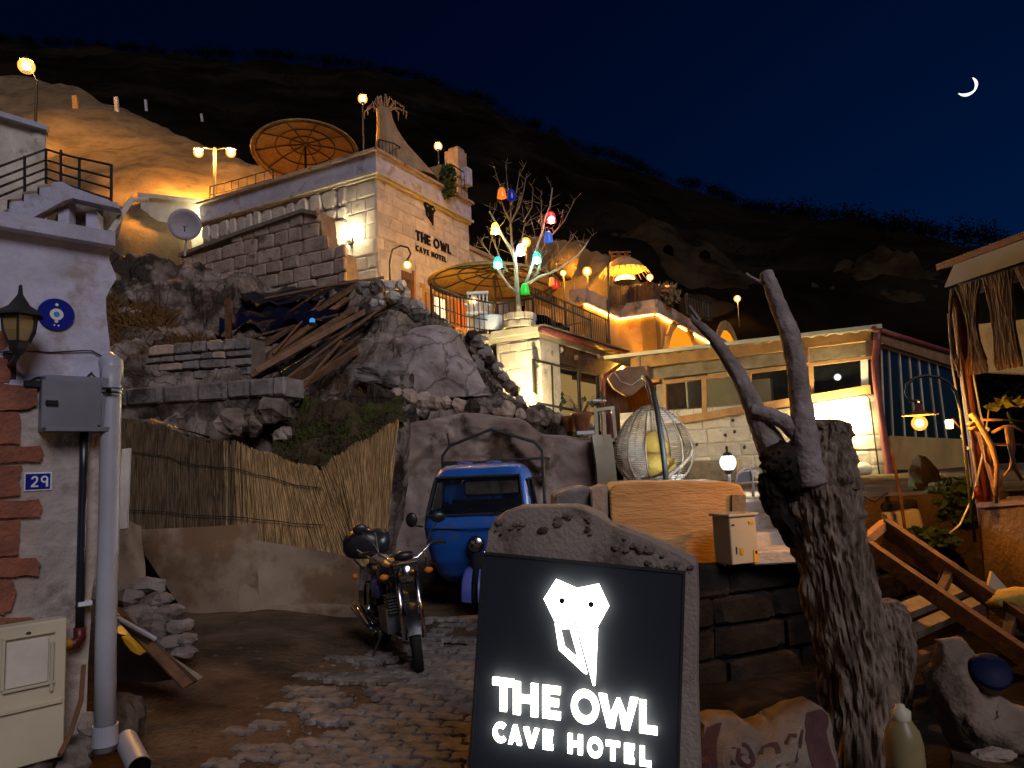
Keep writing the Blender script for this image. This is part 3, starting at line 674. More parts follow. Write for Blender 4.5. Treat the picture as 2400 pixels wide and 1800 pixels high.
# wall lamp with two lit globes on the left facade
wl = PP(818, 552, HP(0, 0, 0) + NL * .12, NL); t = thing('double_wall_lamp', 'wall lamp with two brilliant globes on the rubble facade', 'lamp', wl)
MB().obox(wl - ZU * .12 - NL * .06, DL * .12, ZU * .2, NL * .08).build('backplate', M['iron'], t)
for s in (-1, 1):
    c = wl + DL * (.13 * s) + NL * .1 + ZU * .02
    bulb(t, c, .085, emis('facade_globe_bulb', (1, .84, .5), 1100), 'globe')
    MB().tube([wl - ZU * .15, wl - ZU * .12 + DL * (.08 * s) + NL * .06, c - ZU * .08], .012, 6).build('arm', M['iron'], t)
# whitewashed lit wall behind the dish and the satellite dish
a_, b_ = P(330, 462, 22.5), P(478, 478, 21.6); t = thing('annex_wall', 'whitewashed low building lit warm behind the satellite dish', 'building', V((b_.x, b_.y, P(470, 600, 21.6).z)))
lo = P(400, 610, 21.6).z
MB().prism([V((a_.x, a_.y, a_.z)), V((b_.x, b_.y, b_.z)), V((b_.x, b_.y, lo)), V((a_.x, a_.y, lo))], V((.2, .9, 0))).build('wall', M['white'], t)
MB().prism([V((a_.x, a_.y, a_.z)) + V((-.05, -.1, .0)), V((b_.x, b_.y, b_.z)) + V((0, -.1, 0)), V((b_.x, b_.y, b_.z + .12)) + V((0, -.1, 0)), V((a_.x, a_.y, a_.z + .12)) + V((-.05, -.1, 0))], V((.2, 1.0, 0))).build('coping', M['white'], t)
bulb(t, P(452, 505, 21.2), .08, E['wall'])
dc = P(433, 526, 15.6); t = thing('satellite_dish', 'grey satellite dish on a short mast at the left end of the hotel', 'satellite dish', P(433, 598, 15.6))
rd = 38 / FPX * 15.6; ax_ = (EYE - dc).normalized()
MB().lathe(dc, [(.001, -.07), (rd * .4, -.055), (rd * .75, -.02), (rd, .03), (rd, .045), (rd * .75, -.005), (rd * .4, -.04), (.001, -.055)], 32, ax_).build('dish', M['dishgrey'], t, True)
MB().tube([dc - ZU * rd * .45 + ax_ * .02, dc - ZU * rd * .1 + ax_ * .34], .014, 6).build('feed_arm', M['iron'], t)
MB().box(dc - ZU * rd * .05 + ax_ * .36, .1, .07, .06).build('receiver', M['pvc'], t)
MB().tube([P(433, 600, 15.7), dc + V((0, .12, -.1))], .025, 8).build('mast', M['pvc'], t)
# ================================================================== bank between yard and hotel
bk0 = [(180, 1330, 9.6), (700, 1340, 9.5), (860, 1330, 10.2), (960, 1320, 11.4), (1400, 1300, 11.6)]
bk1 = [(180, 1010, 10.4), (420, 1030, 10.3), (520, 1060, 10.0), (620, 1120, 9.8), (700, 1130, 9.7), (800, 1090, 9.9), (930, 1000, 10.4), (1000, 985, 11.5), (1100, 975, 11.6), (1200, 990, 11.6), (1300, 1030, 11.8), (1400, 1040, 12)]
bk2 = [(180, 950, 10.9), (420, 960, 10.9), (640, 990, 10.7), (760, 960, 10.7), (850, 950, 10.9), (950, 945, 11.6), (1100, 940, 12.0), (1250, 965, 12.2), (1400, 1010, 12.4)]
bk3 = [(180, 905, 11.6), (420, 890, 11.8), (640, 925, 11.8), (760, 940, 11.8), (900, 925, 12.0), (1000, 925, 12.2), (1130, 930, 12.4), (1230, 950, 12.6), (1400, 985, 13.0)]
bk4 = [(180, 840, 12.8), (420, 830, 12.8), (620, 850, 12.8), (760, 850, 12.9), (900, 800, 12.9), (980, 775, 13.0), (1050, 800, 13.0), (1130, 900, 13.0), (1200, 960, 13.4), (1250, 1005, 13.6), (1400, 1015, 14)]
bk5 = [(180, 760, 14.4), (420, 790, 14.0), (620, 790, 14.2), (800, 780, 13.8), (920, 735, 13.5), (1000, 760, 13.6), (1130, 840, 14.2), (1180, 920, 14.6), (1225, 1000, 14.6), (1400, 1012, 15)]
bk6 = [(180, 700, 16.0), (420, 740, 15.8), (620, 735, 15.8), (800, 700, 15.2), (900, 690, 14.6), (1000, 745, 14.5), (1130, 800, 15.2), (1170, 900, 15.2), (1220, 1000, 15.2), (1400, 1010, 16)]
bk7 = [(180, 570, 17.2), (300, 585, 17.3), (430, 610, 17.2), (500, 640, 17.4), (700, 690, 17.5), (880, 690, 17.4), (1000, 760, 17), (1130, 800, 17), (1180, 960, 16.8), (1230, 1000, 17), (1400, 1008, 17.5)]
bank = struct(loft_rows([bk0, bk1, bk2, bk3, bk4, bk5, bk6, bk7], 180, 1400, 210, 11, .40, .75, 7, 5.0, back=(2.5, .3), skirt=-.5, crag=.32).build('rock_bank', M['rock'], smooth=False))
# mossy slump hanging over the reed fence
ms0 = [(640, 1065, 9.45), (700, 1100, 9.3), (770, 1105, 9.25), (830, 1070, 9.4), (945, 1000, 10.0)]
ms1 = [(640, 1000, 9.9), (700, 1010, 9.8), (800, 990, 9.9), (945, 965, 10.5)]
ms2 = [(640, 960, 10.6), (760, 945, 10.6), (850, 950, 10.7), (945, 940, 11.2)]
struct(loft_rows([ms0, ms1, ms2], 640, 945, 46, 12, .28, 1.6, 6, 15.0, back=(.4, .2), skirt=None).build('mossy_slump', M['moss'], smooth=False))
# dry grass and moss tufts, one uncountable mass
def blades(name, mt, spots, n, ln, seed, lean=.5):
    m = MB(); r = random.Random(seed)
    for _ in range(n):
        b = spots(r); d = V((r.gauss(0, lean), r.gauss(-.2, lean), 1)).normalized() * ln * r.uniform(.5, 1.2); w_ = V((.006, .004, 0)) * r.uniform(.7, 1.6)
        s_ = V((d.x, d.y, -.3)) * .35
        m.add([b - w_, b + w_, b + d * .6 + w_ * .6, b + d + s_ * ln * 1.5], [(0, 1, 2), (0, 2, 3)])
    return stuff(m.build(name, mt))
def on_rows(rows, a, b):
    def f(r):
        x = r.uniform(a, b); k = r.uniform(0, len(rows) - 1.001); i = int(k); p = interp(rows[i], x); q = interp(rows[i + 1], x); t = k - i
        return P(x, lerp(p[0], q[0], t), lerp(p[1], q[1], t)) - ZU * .03
    return f
blades('moss_tufts', M['moss'], on_rows([ms0, ms1, ms2], 645, 940), 2600, .10, 1, .9)
blades('dry_grass', M['drygrass'], on_rows([bk4, bk5], 260, 560), 1500, .22, 2)
blades('dry_grass', M['drygrass'], on_rows([bk5, bk6], 200, 400), 1100, .42, 3, .8)
blades('dry_grass', M['drygrass'], on_rows([bk3, bk4], 700, 1000), 500, .1, 4, .8)

# coped retaining wall above the reed fence
rw0, rw1 = P(285, 905, 10.6), P(668, 905, 9.9); rU = V((rw1.x - rw0.x, rw1.y - rw0.y, 0)); rL = rU.length; rU.normalize(); rN = V((rU.y, -rU.x, 0))
rz = P(640, 884, 9.95).z
rw = thing('retaining_wall', 'grey rendered retaining wall with a stone coping above the reed fence', 'wall', V((rw1.x, rw1.y, rz - 1.2)))
O_ = V((rw0.x, rw0.y, 0))
def wallpoly(px, py): p = PP(px, py, V((rw0.x, rw0.y, 1)), rN); return p
bl = [(285, 935), (640, 930), (655, 980), (640, 1010), (600, 1005), (640, 1060), (610, 1085), (545, 1045), (470, 1020), (400, 985), (285, 985)]
m = MB(); m.prism([wallpoly(*p) for p in bl], -rN * .5); m.build('render_face', M['rock'], rw)
lay_stones(rw, O_, rU, ZU, rN, -.1, rL + .02, rz - .27, rz, (.26, .28), (.36, .62), M['grey'], .008, .07, .008, seed=21, name='coping_stone', cut=.1)
MB().obox(O_ + rU * (rL / 2) - rN * .27 + ZU * (rz - .135), rU * (rL - .04), rN * .5, ZU * .26).build('coping_core', M['grey'], rw)
for i, (px, py, s) in enumerate(((640, 960, .22), (545, 990, .23), (590, 1000, .17), (630, 1075, .13), (665, 1020, .14))):
    MB().rock(P(px, py, 9.75), s, (1.15, .8, .85), 30 + i, 9, 6, .45, i).build('loose_stone', M['rock'], rw)
# short coursed wall on the ledge above
tw = thing('ledge_wall', 'low coursed grey stone wall on the overgrown ledge left of the planks', 'wall', P(450, 880, 12.2))
t0 = P(345, 840, 12.4); t1 = P(590, 832, 12.0); tU = V((t1.x - t0.x, t1.y - t0.y, 0)).normalized(); tN = V((tU.y, -tU.x, 0)); tO = V((t0.x, t0.y, 0)); tL = (V((t1.x, t1.y, 0)) - tO).length
zt, zb = P(460, 800, 12.2).z, P(460, 890, 12.2).z
MB().obox(tO + tU * tL / 2 - tN * .22 + ZU * (zt + zb) / 2, tU * tL, tN * .4, ZU * (zt - zb - .06)).build('wall_core', M['mortar'], tw)
lay_stones(tw, tO, tU, ZU, tN, 0, tL, zb, zt, (.1, .17), (.2, .55), [M['grey'], M['grey'], M['tan']], .01, .08, .015, seed=22)
# rubble wall stepping down from the hotel terrace to the cafe
def rubble(label, spots, seed, mts, name='rubble_wall', group=None):
    t = thing(name, label, 'rubble wall', P(*spots[0][:3]), group); r = random.Random(seed)
    for i, (px, py, Y, s) in enumerate(spots):
        rad = s / FPX * Y
        m = MB().rock(P(px, py, Y), rad, (r.uniform(.9, 1.25), .85, r.uniform(.75, 1.0)), seed + i * 3.3, 8, 6, .4, r.uniform(0, 3)); m.build('stone', r.choice(mts), t)
    return t
r = random.Random(5); sp = []
for py in range(672, 775, 21):
    x0 = lerp(850, 905, (py - 672) / 100); x1 = lerp(950, 1050, (py - 672) / 90)
    x = x0
    while x < x1: sp.append((x + r.uniform(-4, 4), py + r.uniform(-4, 4), 14.0 + r.uniform(-.15, .15), r.uniform(13, 20))); x += r.uniform(22, 34)
rubble('heap of round pale boulders at the foot of the hotel doorway', sp, 41, [M['pale'], M['grey']])
sp = []
for k in range(9):
    px, py = lerp(1110, 1222, k / 8), lerp(785, 940, k / 8)
    for j in range(3): sp.append((px - j * 26 + r.uniform(-6, 6), py + j * 16 + r.uniform(-6, 6), 13.2 + r.uniform(-.1, .1), r.uniform(14, 23)))
rubble('stepped line of squared grey boulders descending beside the lit cafe pier', sp, 43, [M['grey'], M['rock']])
sp = [(x, lerp(925, 985, (x - 930) / 370) + r.uniform(-7, 7), lerp(11.4, 12.0, (x - 930) / 370), r.uniform(16, 27)) for x in range(930, 1320, 29)] + [(x, lerp(955, 1010, (x - 930) / 330) + r.uniform(-6, 6), 11.3, r.uniform(14, 22)) for x in range(935, 1010, 30)]
rubble('row of brown boulders capping the rock above the blue truck', sp, 47, [M['rock'], M['tan']])
# smooth purple boulder face
m = MB(); m.grid(lambda u, v: (lambda p: p + V((0, -.5, .2)) * (.5 * math.sin(math.pi * u) * math.sin(math.pi * v)) + V((0, -.6, .4)) * (.12 * fbm(p, 1.4, 5, 3.0)))(P(lerp(lerp(880, 960, v), lerp(1150, 1070, v), u), lerp(925, 775 - 12 * math.sin(math.pi * u), v), lerp(12.3, 13.0, v))), 34, 26)
tag(m.build('boulder', M['rockpale'], smooth=True), 'huge smooth purple boulder left of the stepped stones', 'boulder')
m = MB().rock(P(905, 882, 12.3), .36, (1.3, .8, .7), 3.0, 22, 16, .8); tag(m.build('boulder', M['grey'], smooth=False), 'jagged grey rock put in for the dark hollow below the plank heap', 'boulder')  # added rock filling the place of a dark hollow

# ------------------------------------------------------------------ plank heap and tarpaulin
def plank(a, b, w_, h_, mt, label, name='plank', roll=0):
    A, B = P(*a), P(*b); d = (B - A).normalized(); x = d.cross(V((math.sin(roll), -.3, math.cos(roll)))).normalized()
    m = MB().bar(A, B, w_, h_, up=d.cross(x)); return m.build(name, mt)
pk = [((500, 885, 12.4), (845, 662, 15.0), .16, .05, 'wood'), ((560, 890, 12.2), (815, 700, 14.6), .12, .05, 'woodmid'), ((585, 880, 12.0), (835, 722, 14.2), .13, .04, 'wood'), ((600, 870, 12.1), (860, 728, 14.0), .11, .05, 'woodmid'),
      ((620, 905, 11.8), (880, 735, 13.8), .10, .04, 'wood'), ((640, 920, 11.6), (850, 790, 13.2), .15, .05, 'wood'), ((665, 930, 11.4), (838, 820, 12.6), .12, .05, 'woodmid'), ((690, 925, 11.5), (842, 792, 12.8), .08, .04, 'wood'),
      ((470, 880, 12.5), (700, 780, 14.0), .10, .04, 'wood'), ((700, 775, 13.8), (752, 705, 14.8), .04, .04, 'woodfresh'), ((745, 810, 13.4), (905, 660, 15.2), .06, .05, 'iron'), ((540, 905, 12.0), (780, 760, 13.8), .07, .05, 'wood'), ((610, 850, 12.6), (830, 690, 15.0), .18, .04, 'wood'), ((520, 870, 12.6), (800, 690, 15.0), .14, .05, 'wood'), ((660, 880, 12.0), (850, 760, 13.6), .12, .05, 'iron')]
PKL = ['broad dark plank uppermost along the top edge of the heap', 'brown plank just below the uppermost broad one', 'dark plank third from the top of the heap', 'brown plank lying across the middle of the heap', 'narrow dark plank below the middle brown one', 'wide dark plank low on the right of the heap', 'short brown plank lowest at the right foot of the heap', 'thin dark lath beside the lowest brown plank', 'dark plank reaching farthest left onto the ledge', 'short fresh pale lath standing steeply behind the blue light', '', 'slim dark lath above the retaining wall coping', 'very wide dark board at the back of the heap', 'dark board lying under the uppermost plank', '']
for i, (a, b, w_, h_, mt) in enumerate(pk):
    o = plank(a, b, w_, h_, M[mt], '', 'iron_bar' if mt == 'iron' else 'plank', i * .3)
    if mt == 'iron': tag(o, 'long black iron bar lying across the plank heap, ' + ('end poking up by the pale boulders' if i == 10 else 'low on its right side'), 'bar')
    else: tag(o, PKL[i], 'plank', 'scrap planks in the heap')
for i, (a, b, r_, lb_) in enumerate((((620, 700, 14.9), (900, 650, 15.4), .03, 'thin dark pole lying highest, reaching the pale boulders'), ((505, 860, 12.5), (770, 668, 15.4), .028, 'thin brown pole along the upper edge of the plank heap'), ((655, 900, 11.7), (905, 715, 13.9), .025, 'thin pole between the iron bar and the middle planks'), ((560, 800, 13.2), (870, 720, 14.3), .026, 'nearly level thin pole crossing above the blue light'), ((690, 935, 11.4), (800, 800, 12.7), .03, 'steep thin pole at the right foot of the plank heap'), ((760, 800, 13.3), (925, 722, 13.8), .022, 'short thin rod pointing at the round boulders'), ((640, 830, 12.7), (760, 700, 14.6), .024, 'thin steep pole in the middle of the plank heap'))):
    m = MB().tube([P(*a), lerp(P(*a), P(*b), .5) + V((0, 0, .03)), P(*b)], r_, 6); tag(m.build('pole', M['wood' if i % 2 else 'woodmid']), lb_, 'pole', 'thin poles in the plank heap')
def sheet(label, pts, mt, name, th=.03, wav=.05, cat='tarpaulin', n=16):
    q = [P(*p) for p in pts]
    m = MB(); m.grid(lambda u, v: lerp(lerp(q[0], q[1], u), lerp(q[3], q[2], u), v) + V((0, -.3, 1)) * (wav * fbm((u * 5, v * 4, pts[0][0]), 1.2, 4)), n, n)
    m2 = MB(); N_ = len(m.v); off = V((0, .3, -1)) * th
    m2.add(m.v + [p + off for p in m.v], m.f + [tuple(N_ + i for i in reversed(f)) for f in m.f]); return tag(m2.build(name, mt, smooth=True), label, cat)
sheet('dark blue tarpaulin spread over the ledge left of the planks', [(500, 785, 13.2), (800, 742, 13.8), (760, 690, 15.6), (560, 738, 15.4)], M['bluetarp'], 'tarpaulin', wav=.3)
sheet('black sheeting under the old stone wall above the planks', [(600, 716, 14.8), (860, 690, 14.9), (840, 655, 15.9), (560, 690, 16.0)], M['blackpl'], 'plastic_sheeting', wav=.12)
sheet('blue plastic edge showing between reed fence and retaining wall', [(360, 990, 9.2), (490, 1022, 8.9), (500, 1030, 9.4), (350, 980, 9.6)], M['bluelid'], 'tarpaulin', .06, .02)
a, b = P(536, 790, 13.0), P(534, 700, 13.0); m = MB().bar(a - ZU * .3, b, .09, .09, up=(0, 1, 0)); tag(m.build('rusty_post', M['rust']), 'short rusty post standing on the ledge before the tarpaulin', 'post')
b = P(732, 752, 13.3); t = thing('blue_marker_light', 'tiny blue light glowing among the planks', 'light', b - ZU * .06)
MB().ball(b, .055, 10, 8).build('lens', emis('blue_led', (.04, .22, .6), 1.3), t, True)
MB().lathe(b - ZU * .09, [(.06, 0), (.06, .05), (.04, .06)], 10, cap=True).build('base', M['blackpl'], t)

# ================================================================== wall with plastered arch behind the truck
vN = V((0, -1, 0))
def vf(u, v):
    px = lerp(845, 1420, u); top = interp([(845, 1085), (900, 1030), (970, 990), (1090, 972), (1210, 985), (1290, 1028), (1420, 1038)], px)[0]
    py = lerp(1420, top, v); p = P(px, py, 10.9); q = ((px - 1090) / 190) ** 2 + ((py - 1240) / 250) ** 2
    q += .55 * fbm((px * .012, py * .012, 0), 1.0, 4, 6.0); dent = .15 * max(0, min(1, (1 - q) * 7))
    return p + V((0, dent - .13 * fbm(p, 1.1, 5, 8.0), 0))
m = MB(); m.grid(vf, 80, 50)
n_ = len(m.v); m.v += [p + V((0, .9, .1)) for p in m.v[50 * 81:]]; m.f += [(50 * 81 + i, 50 * 81 + i + 1, n_ + i + 1, n_ + i) for i in range(80)]
vw = tag(m.build('rock_cut_wall', M['vault'], smooth=True), 'rock-cut wall with a plastered arch behind the blue truck', 'wall')

# ================================================================== reed fence and fibreboards
def fence_top(px): return interp([(262, 975), (300, 985), (370, 995), (450, 1025), (540, 1035), (620, 1062), (700, 1090), (760, 1098), (780, 1072), (850, 1035), (920, 995), (936, 984), (938, 984)], px)[0]
rf = thing('reed_fence', 'sagging dry reed fence along the back of the yard', 'fence', P(600, 1450, 8.8))
m = MB(); mR = MB(); r = random.Random(9)
for i in range(2200):
    u = r.random(); px = lerp(266, 934, u); py = fence_top(px) + r.uniform(-5, 9); lay = r.uniform(0, .05)
    lean = lerp(4, 10, u) if u < .45 else lerp(10, 95, (u - .45) / .33) if u < .78 else lerp(60, -18, (u - .78) / .22)
    lean += r.gauss(0, 6)
    yb = lerp(1290, 1340, u); Yb = 8.75 + lay; Yt = 8.95 + lay
    bx = px + (-lean if u < .78 else lean * -.9)
    if u >= .78: bx = lerp(900, 880, 0) - (936 - px) * .45 + r.gauss(0, 5); yb = 1250 + r.uniform(-15, 10)
    else: bx = px + lean
    A, B = P(bx, yb, Yb), P(px, py, Yt); k = r.uniform(.0045, .009)
    mid_ = lerp(A, B, .5) + V((r.gauss(0, .015), r.gauss(0, .01), 0))
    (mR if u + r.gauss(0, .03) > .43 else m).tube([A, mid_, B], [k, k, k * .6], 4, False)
stuff(m.build('reeds', M['reed'], rf)); stuff(mR.build('reeds', M['reedtan'], rf))  # left reeds coloured darker, right reeds tan
q = [P(266, 985, 9.06), P(934, 992, 9.06), P(880, 1250, 8.9), P(780, 1330, 8.9), P(266, 1300, 8.9)]
bpoly = [P(x, fence_top(x) + 8, 9.05) for x in range(270, 935, 20)] + [P(930, 1000, 9.05), P(880, 1260, 8.95), P(266, 1300, 8.95)]
MB().prism(bpoly, V((0, .02, 0))).build('backing_mat', M['thatch'], rf)
for f in (.25, .7):
    pts = [lerp(P(px, fence_top(px), 8.93), P(px + 12, 1290, 8.71), f) for px in range(270, 780, 30)]
    MB().tube(pts, .006, 5).build('binding_wire', M['iron'], rf)
def board(label, pts, Yt, Yb, curl=.0, n=14):
    """bent sheet: pts = px of TL, TR, BR, BL"""
    q = [P(*pts[0], Yt), P(*pts[1], Yt), P(*pts[2], Yb), P(*pts[3], Yb)]
    m = MB(); m.grid(lambda u, v: lerp(lerp(q[0], q[1], u), lerp(q[3], q[2], u), v) + V((0, -1, 0)) * (curl * math.sin(math.pi * u * .9) * math.sin(math.pi * (.25 + .75 * v)) + .03 * nz((u * 3, v * 3, pts[0][0]))), n, n)
    N_ = len(m.v); off = V((0, .012, .004)); m.add([p + off for p in m.v], [tuple(reversed(f)) for f in m.f[:]])
    return tag(m.build('fibreboard', M['board'], smooth=True), label, 'board')
board('large fibreboard sheet bowed against the reed fence, left of two', [(300, 1243), (604, 1228), (610, 1447), (440, 1447)], 8.62, 8.55, .12)
board('fibreboard sheet with a curled foot against the reed fence, right of two', [(560, 1262), (842, 1310), (838, 1450), (560, 1447)], 8.55, 8.5, -.10)
board('narrow fibreboard strip standing at the left end of the reed fence', [(268, 1205), (330, 1235), (345, 1420), (262, 1420)], 8.3, 8.1, .0)
m = MB(); m.grid(lambda u, v: P(lerp(590, 838, u), lerp(1447, lerp(1424, 1418, u), v), lerp(8.35, 8.48, v)) + ZU * (.03 * math.sin(math.pi * u) * v), 12, 4)
N_ = len(m.v); m.add([p + V((0, .01, -.008)) for p in m.v], [tuple(reversed(f)) for f in m.f[:]])
tag(m.build('fibreboard_strip', M['board']), 'pale loose strip lying along the foot of the right fibreboard', 'board')
m = MB().bar(P(289, 1240, 7.6), P(297, 1052, 7.8), .09, .03, up=(0, 1, 0)); tag(m.build('pale_board', M['white']), 'pale narrow board leaning behind the drain pipe', 'board')
# ================================================================== left house
hA, hB = P(0, 1100, 3.73), P(258, 1100, 4.1)
hU = V((hB.x - hA.x, hB.y - hA.y, 0)).normalized(); hN = V((hU.y, -hU.x, 0)); hO = V((hB.x, hB.y, 1.65))
def hp(px, py, d=0.0): return PP(px, py, hO + hN * d, hN)
lh = thing('plastered_house', 'whitewashed house corner with peeling plaster at the left edge', 'house', V((hB.x, hB.y, 0)))
edge = [(252, 575), (254, 612), (268, 645), (270, 655), (256, 678), (246, 700), (247, 740), (254, 800), (256, 850), (248, 880), (244, 900), (243, 1000), (248, 1060), (243, 1120), (238, 1180), (232, 1260), (222, 1340), (214, 1400), (212, 1470), (206, 1560), (204, 1640), (200, 1720), (196, 1790), (195, 1860)]
wp = [hp(*p) for p in edge] + [hp(-560, 1990), hp(-560, 480)]
m = MB(); m.prism(wp, -hN * 2.2); m.build('wall', M['rendlow'], lh)
# thicker plaster skin over the upper half with a ragged lower rim
rr_ = random.Random(2); low_ = [(x, 905 + 26 * math.sin(x * .05) + rr_.uniform(-10, 10)) for x in range(244, -300, -16)]
skin = [hp(*p) for p in edge[:9]] + [hp(*p) for p in low_] + [hp(-300, 505)]
MB().prism(skin, hN * .018).build('plaster_skin', M['plaster'], lh)
la, lb = hp(-560, 470, .05), hp(264, 549, .05); zl = lb.z
MB().obox((V((la.x, la.y, 0)) + V((lb.x, lb.y, 0))) / 2 - hN * .2 + ZU * (zl - .04), hU * ((V((lb.x - la.x, lb.y - la.y, 0))).length), hN * .5, ZU * .08).build('ledge', M['plaster'], lh)
bks = [((-6, 900), (85, 905), (82, 950), (60, 958), (-6, 962)), ((-6, 968), (40, 966), (46, 985), (42, 1040), (-6, 1042)), ((-6, 1046), (96, 1046), (102, 1060), (92, 1082), (-6, 1086)), ((-6, 1092), (48, 1090), (42, 1125), (44, 1162), (-6, 1165)),
       ((-6, 1172), (90, 1170), (96, 1190), (92, 1212), (-6, 1216)), ((-6, 1222), (44, 1218), (42, 1260), (38, 1300), (-6, 1304)), ((-6, 1308), (84, 1306), (92, 1322), (88, 1348), (-6, 1352)), ((-6, 1360), (28, 1358), (34, 1385), (24, 1432), (-6, 1440)), ((-6, 1448), (70, 1446), (84, 1455), (86, 1474), (-6, 1482)),
       ((-6, 838), (16, 842), (24, 870), (20, 896), (-6, 896)), ((-6, 775), (12, 778), (20, 800), (6, 822), (-6, 824))]
for b in bks:
    q = []
    for i in range(len(b)):
        a_, c_ = b[i], b[(i + 1) % len(b)]
        for k in range(3): q.append((lerp(a_[0], c_[0], k / 3) + rr_.uniform(-2.5, 2.5), lerp(a_[1], c_[1], k / 3) + rr_.uniform(-2.5, 2.5)))
    MB().prism([hp(x, y, .001) for x, y in q], hN * .022).build('brick', M['brick'], lh)
for i, (px, py, s) in enumerate(((180, 1760, .09), (150, 1790, .11), (215, 1700, .07), (60, 1795, .13))):
    MB().rock(hp(px, py, .03), s, (1.2, .8, .9), 60 + i, 9, 6, .4).build('plinth_stone', M['rock'], lh)
# wall lantern
lc = hp(46, 742, .20); t = thing('wall_lantern', 'black unlit wall lantern with amber panes at the left edge', 'lantern', lc - ZU * .25)
k = 3.75 / FPX; 
MB().lathe(lc, [(52 * k, 0), (50 * k, 6 * k), (24 * k, 24 * k), (12 * k, 42 * k), (6 * k, 52 * k), (4 * k, 72 * k), (.001, 76 * k)], 6).build('cap', M['iron'], t)
MB().lathe(lc, [(36 * k, -2 * k), (32 * k, -34 * k), (22 * k, -58 * k)], 6).build('pane', M['amberglass'], t)
for q in range(6):
    a_ = math.pi / 3 * q; e_ = lambda r_, z_: lc + V((math.cos(a_) * r_ * k, math.sin(a_) * r_ * k, z_ * k))
    MB().tube([e_(38, 0), e_(34, -34), e_(23, -60)], .006, 5).build('frame_bar', M['iron'], t)
MB().lathe(lc - ZU * 58 * k, [(24 * k, 0), (20 * k, -18 * k), (10 * k, -30 * k), (.001, -36 * k)], 6).build('base', M['iron'], t)
MB().tube([lc - ZU * 86 * k, lc - ZU * 100 * k - hN * .1, lc - ZU * 104 * k - hN * .2], .014, 6).build('bracket', M['iron'], t)
MB().obox(lc - ZU * 104 * k - hN * .19, hU * .06, hN * .02, ZU * .14).build('backplate', M['iron'], t)
# evil-eye plaque
ec = hp(131, 738, .018); t = thing('evil_eye_plaque', 'round dark blue evil-eye plaque on the whitewashed wall', 'plaque', ec)
rd = 34 * 3.9 / FPX * 1.15
MB().lathe(ec, [(.0005, .012), (rd * .96, .012), (rd, .008), (rd, -.004)], 36, hN).build('disc', M['bluesign'], t)
MB().lathe(ec, [(rd * .36, .012), (rd * .36, .017), (rd * .17, .017), (rd * .17, .012)], 24, hN).build('white_ring', M['enamelwhite'], t)
MB().lathe(ec, [(rd * .16, .012), (rd * .15, .019), (.0005, .019)], 20, hN).build('pupil', mat('pale_blue_enamel', (.08, .25, .5), (.06, .2, .42), 4, .3, 0), t)
for (dx, dz, s) in ((0, .6, .09), (.0, -.42, .1), (-.1, -.66, .05), (.12, -.68, .05)):
    MB().lathe(ec + hU * (rd * dx) + ZU * (rd * dz), [(rd * s, .012), (rd * s, .0155), (.0005, .0155)], 12, hN).build('white_dot', M['enamelwhite'], t)
# meter box
def hbox(x0, y0, x1, y1, d0, d1, name, mt, par, bev=0):
    a_, b_, c_ = hp(x0, y0, d0), hp(x1, y0, d0), hp(x0, y1, d0)
    u = (b_ - a_).dot(hU); z = a_.z - c_.z
    o = a_ + hU * u / 2 - ZU * z / 2 + hN * (d1 - d0) / 2
    return MB().obox(o, hU * u, hN * (d1 - d0), ZU * z).build(name, mt, par, bevel=bev)
t = thing('meter_box', 'grey metal meter box on the left house beside the drain pipe', 'meter box', hp(165, 1015, 0))
hbox(92, 884, 240, 1012, 0, .13, 'body', M['steel'], t, .006); d_ = hbox(98, 890, 238, 1004, .13, .142, 'door', M['steel'], t, .003)
hbox(106, 938, 136, 950, .142, .158, 'latch', M['blackpl'], d_, .004); hbox(228, 996, 234, 1002, .142, .148, 'screw', M['iron'], d_)
hbox(90, 1004, 242, 1014, .0, .15, 'bottom_lip', M['steel'], t)
hbox(54, 892, 94, 908, .01, .035, 'hinge_bracket', M['iron'], t, .004)
# house number plate
t = thing('house_number_plate', 'small blue enamel house number plate reading 29', 'number plate', hp(90, 1130, .0))
hbox(57, 1108, 121, 1151, .0, .008, 'plate', M['enamelwhite'], t); hbox(60, 1111, 118, 1148, .008, .011, 'field', M['bluesign'], t)
n0 = hp(72, 1142, .011); hgt = (hp(72, 1116, .011) - n0).z
x_ = 0
for ch in '29':
    mb = MB(); w_ = letter(mb, ch, n0 + hU * x_, hU, ZU, hN, hgt, .003, .14); mb.build('digit', M['enamelwhite'], t); x_ += (w_ + .16) * hgt
# conduit with elbow, drain pipe, cables
t = thing('conduit_pipe', 'black conduit running down the left house with a red and yellow end', 'pipe', hp(187, 1475, 0))
MB().tube([hp(198, 1012, .05), hp(196, 1100, .05), hp(192, 1250, .05), hp(188, 1400, .05), hp(187, 1475, .05)], .022, 10).build('pipe', M['blackpipe'], t, True)
MB().tube([hp(187, 1470, .05), hp(187, 1495, .05), hp(178, 1508, .05), hp(165, 1510, .06)], .030, 10).build('elbow', M['maroonpl'], t, True)
MB().tube([hp(168, 1510, .055), hp(146, 1506, .07)], .026, 10).build('plug', M['yellow'], t, True)
cl = hbox(174, 1409, 206, 1419, .0, .078, 'clamp', M['enamelwhite'], t)
t = thing('drain_pipe', 'thick grey plastic drain pipe down the corner of the left house', 'pipe', P(247, 1775, 3.95))
dp = [P(262, 862, 4.03), P(261, 900, 4.02), P(256, 1200, 3.98), P(248, 1500, 3.95), P(246, 1760, 3.93)]
MB().tube(dp, .052, 20).build('pipe', M['pvc'], t, True)
MB().tube([P(238, 868, 4.2), P(252, 846, 4.1), P(262, 852, 4.04), P(262, 905, 4.03)], [.054, .058, .060, .057], 20).build('elbow', M['pvc'], t, True)
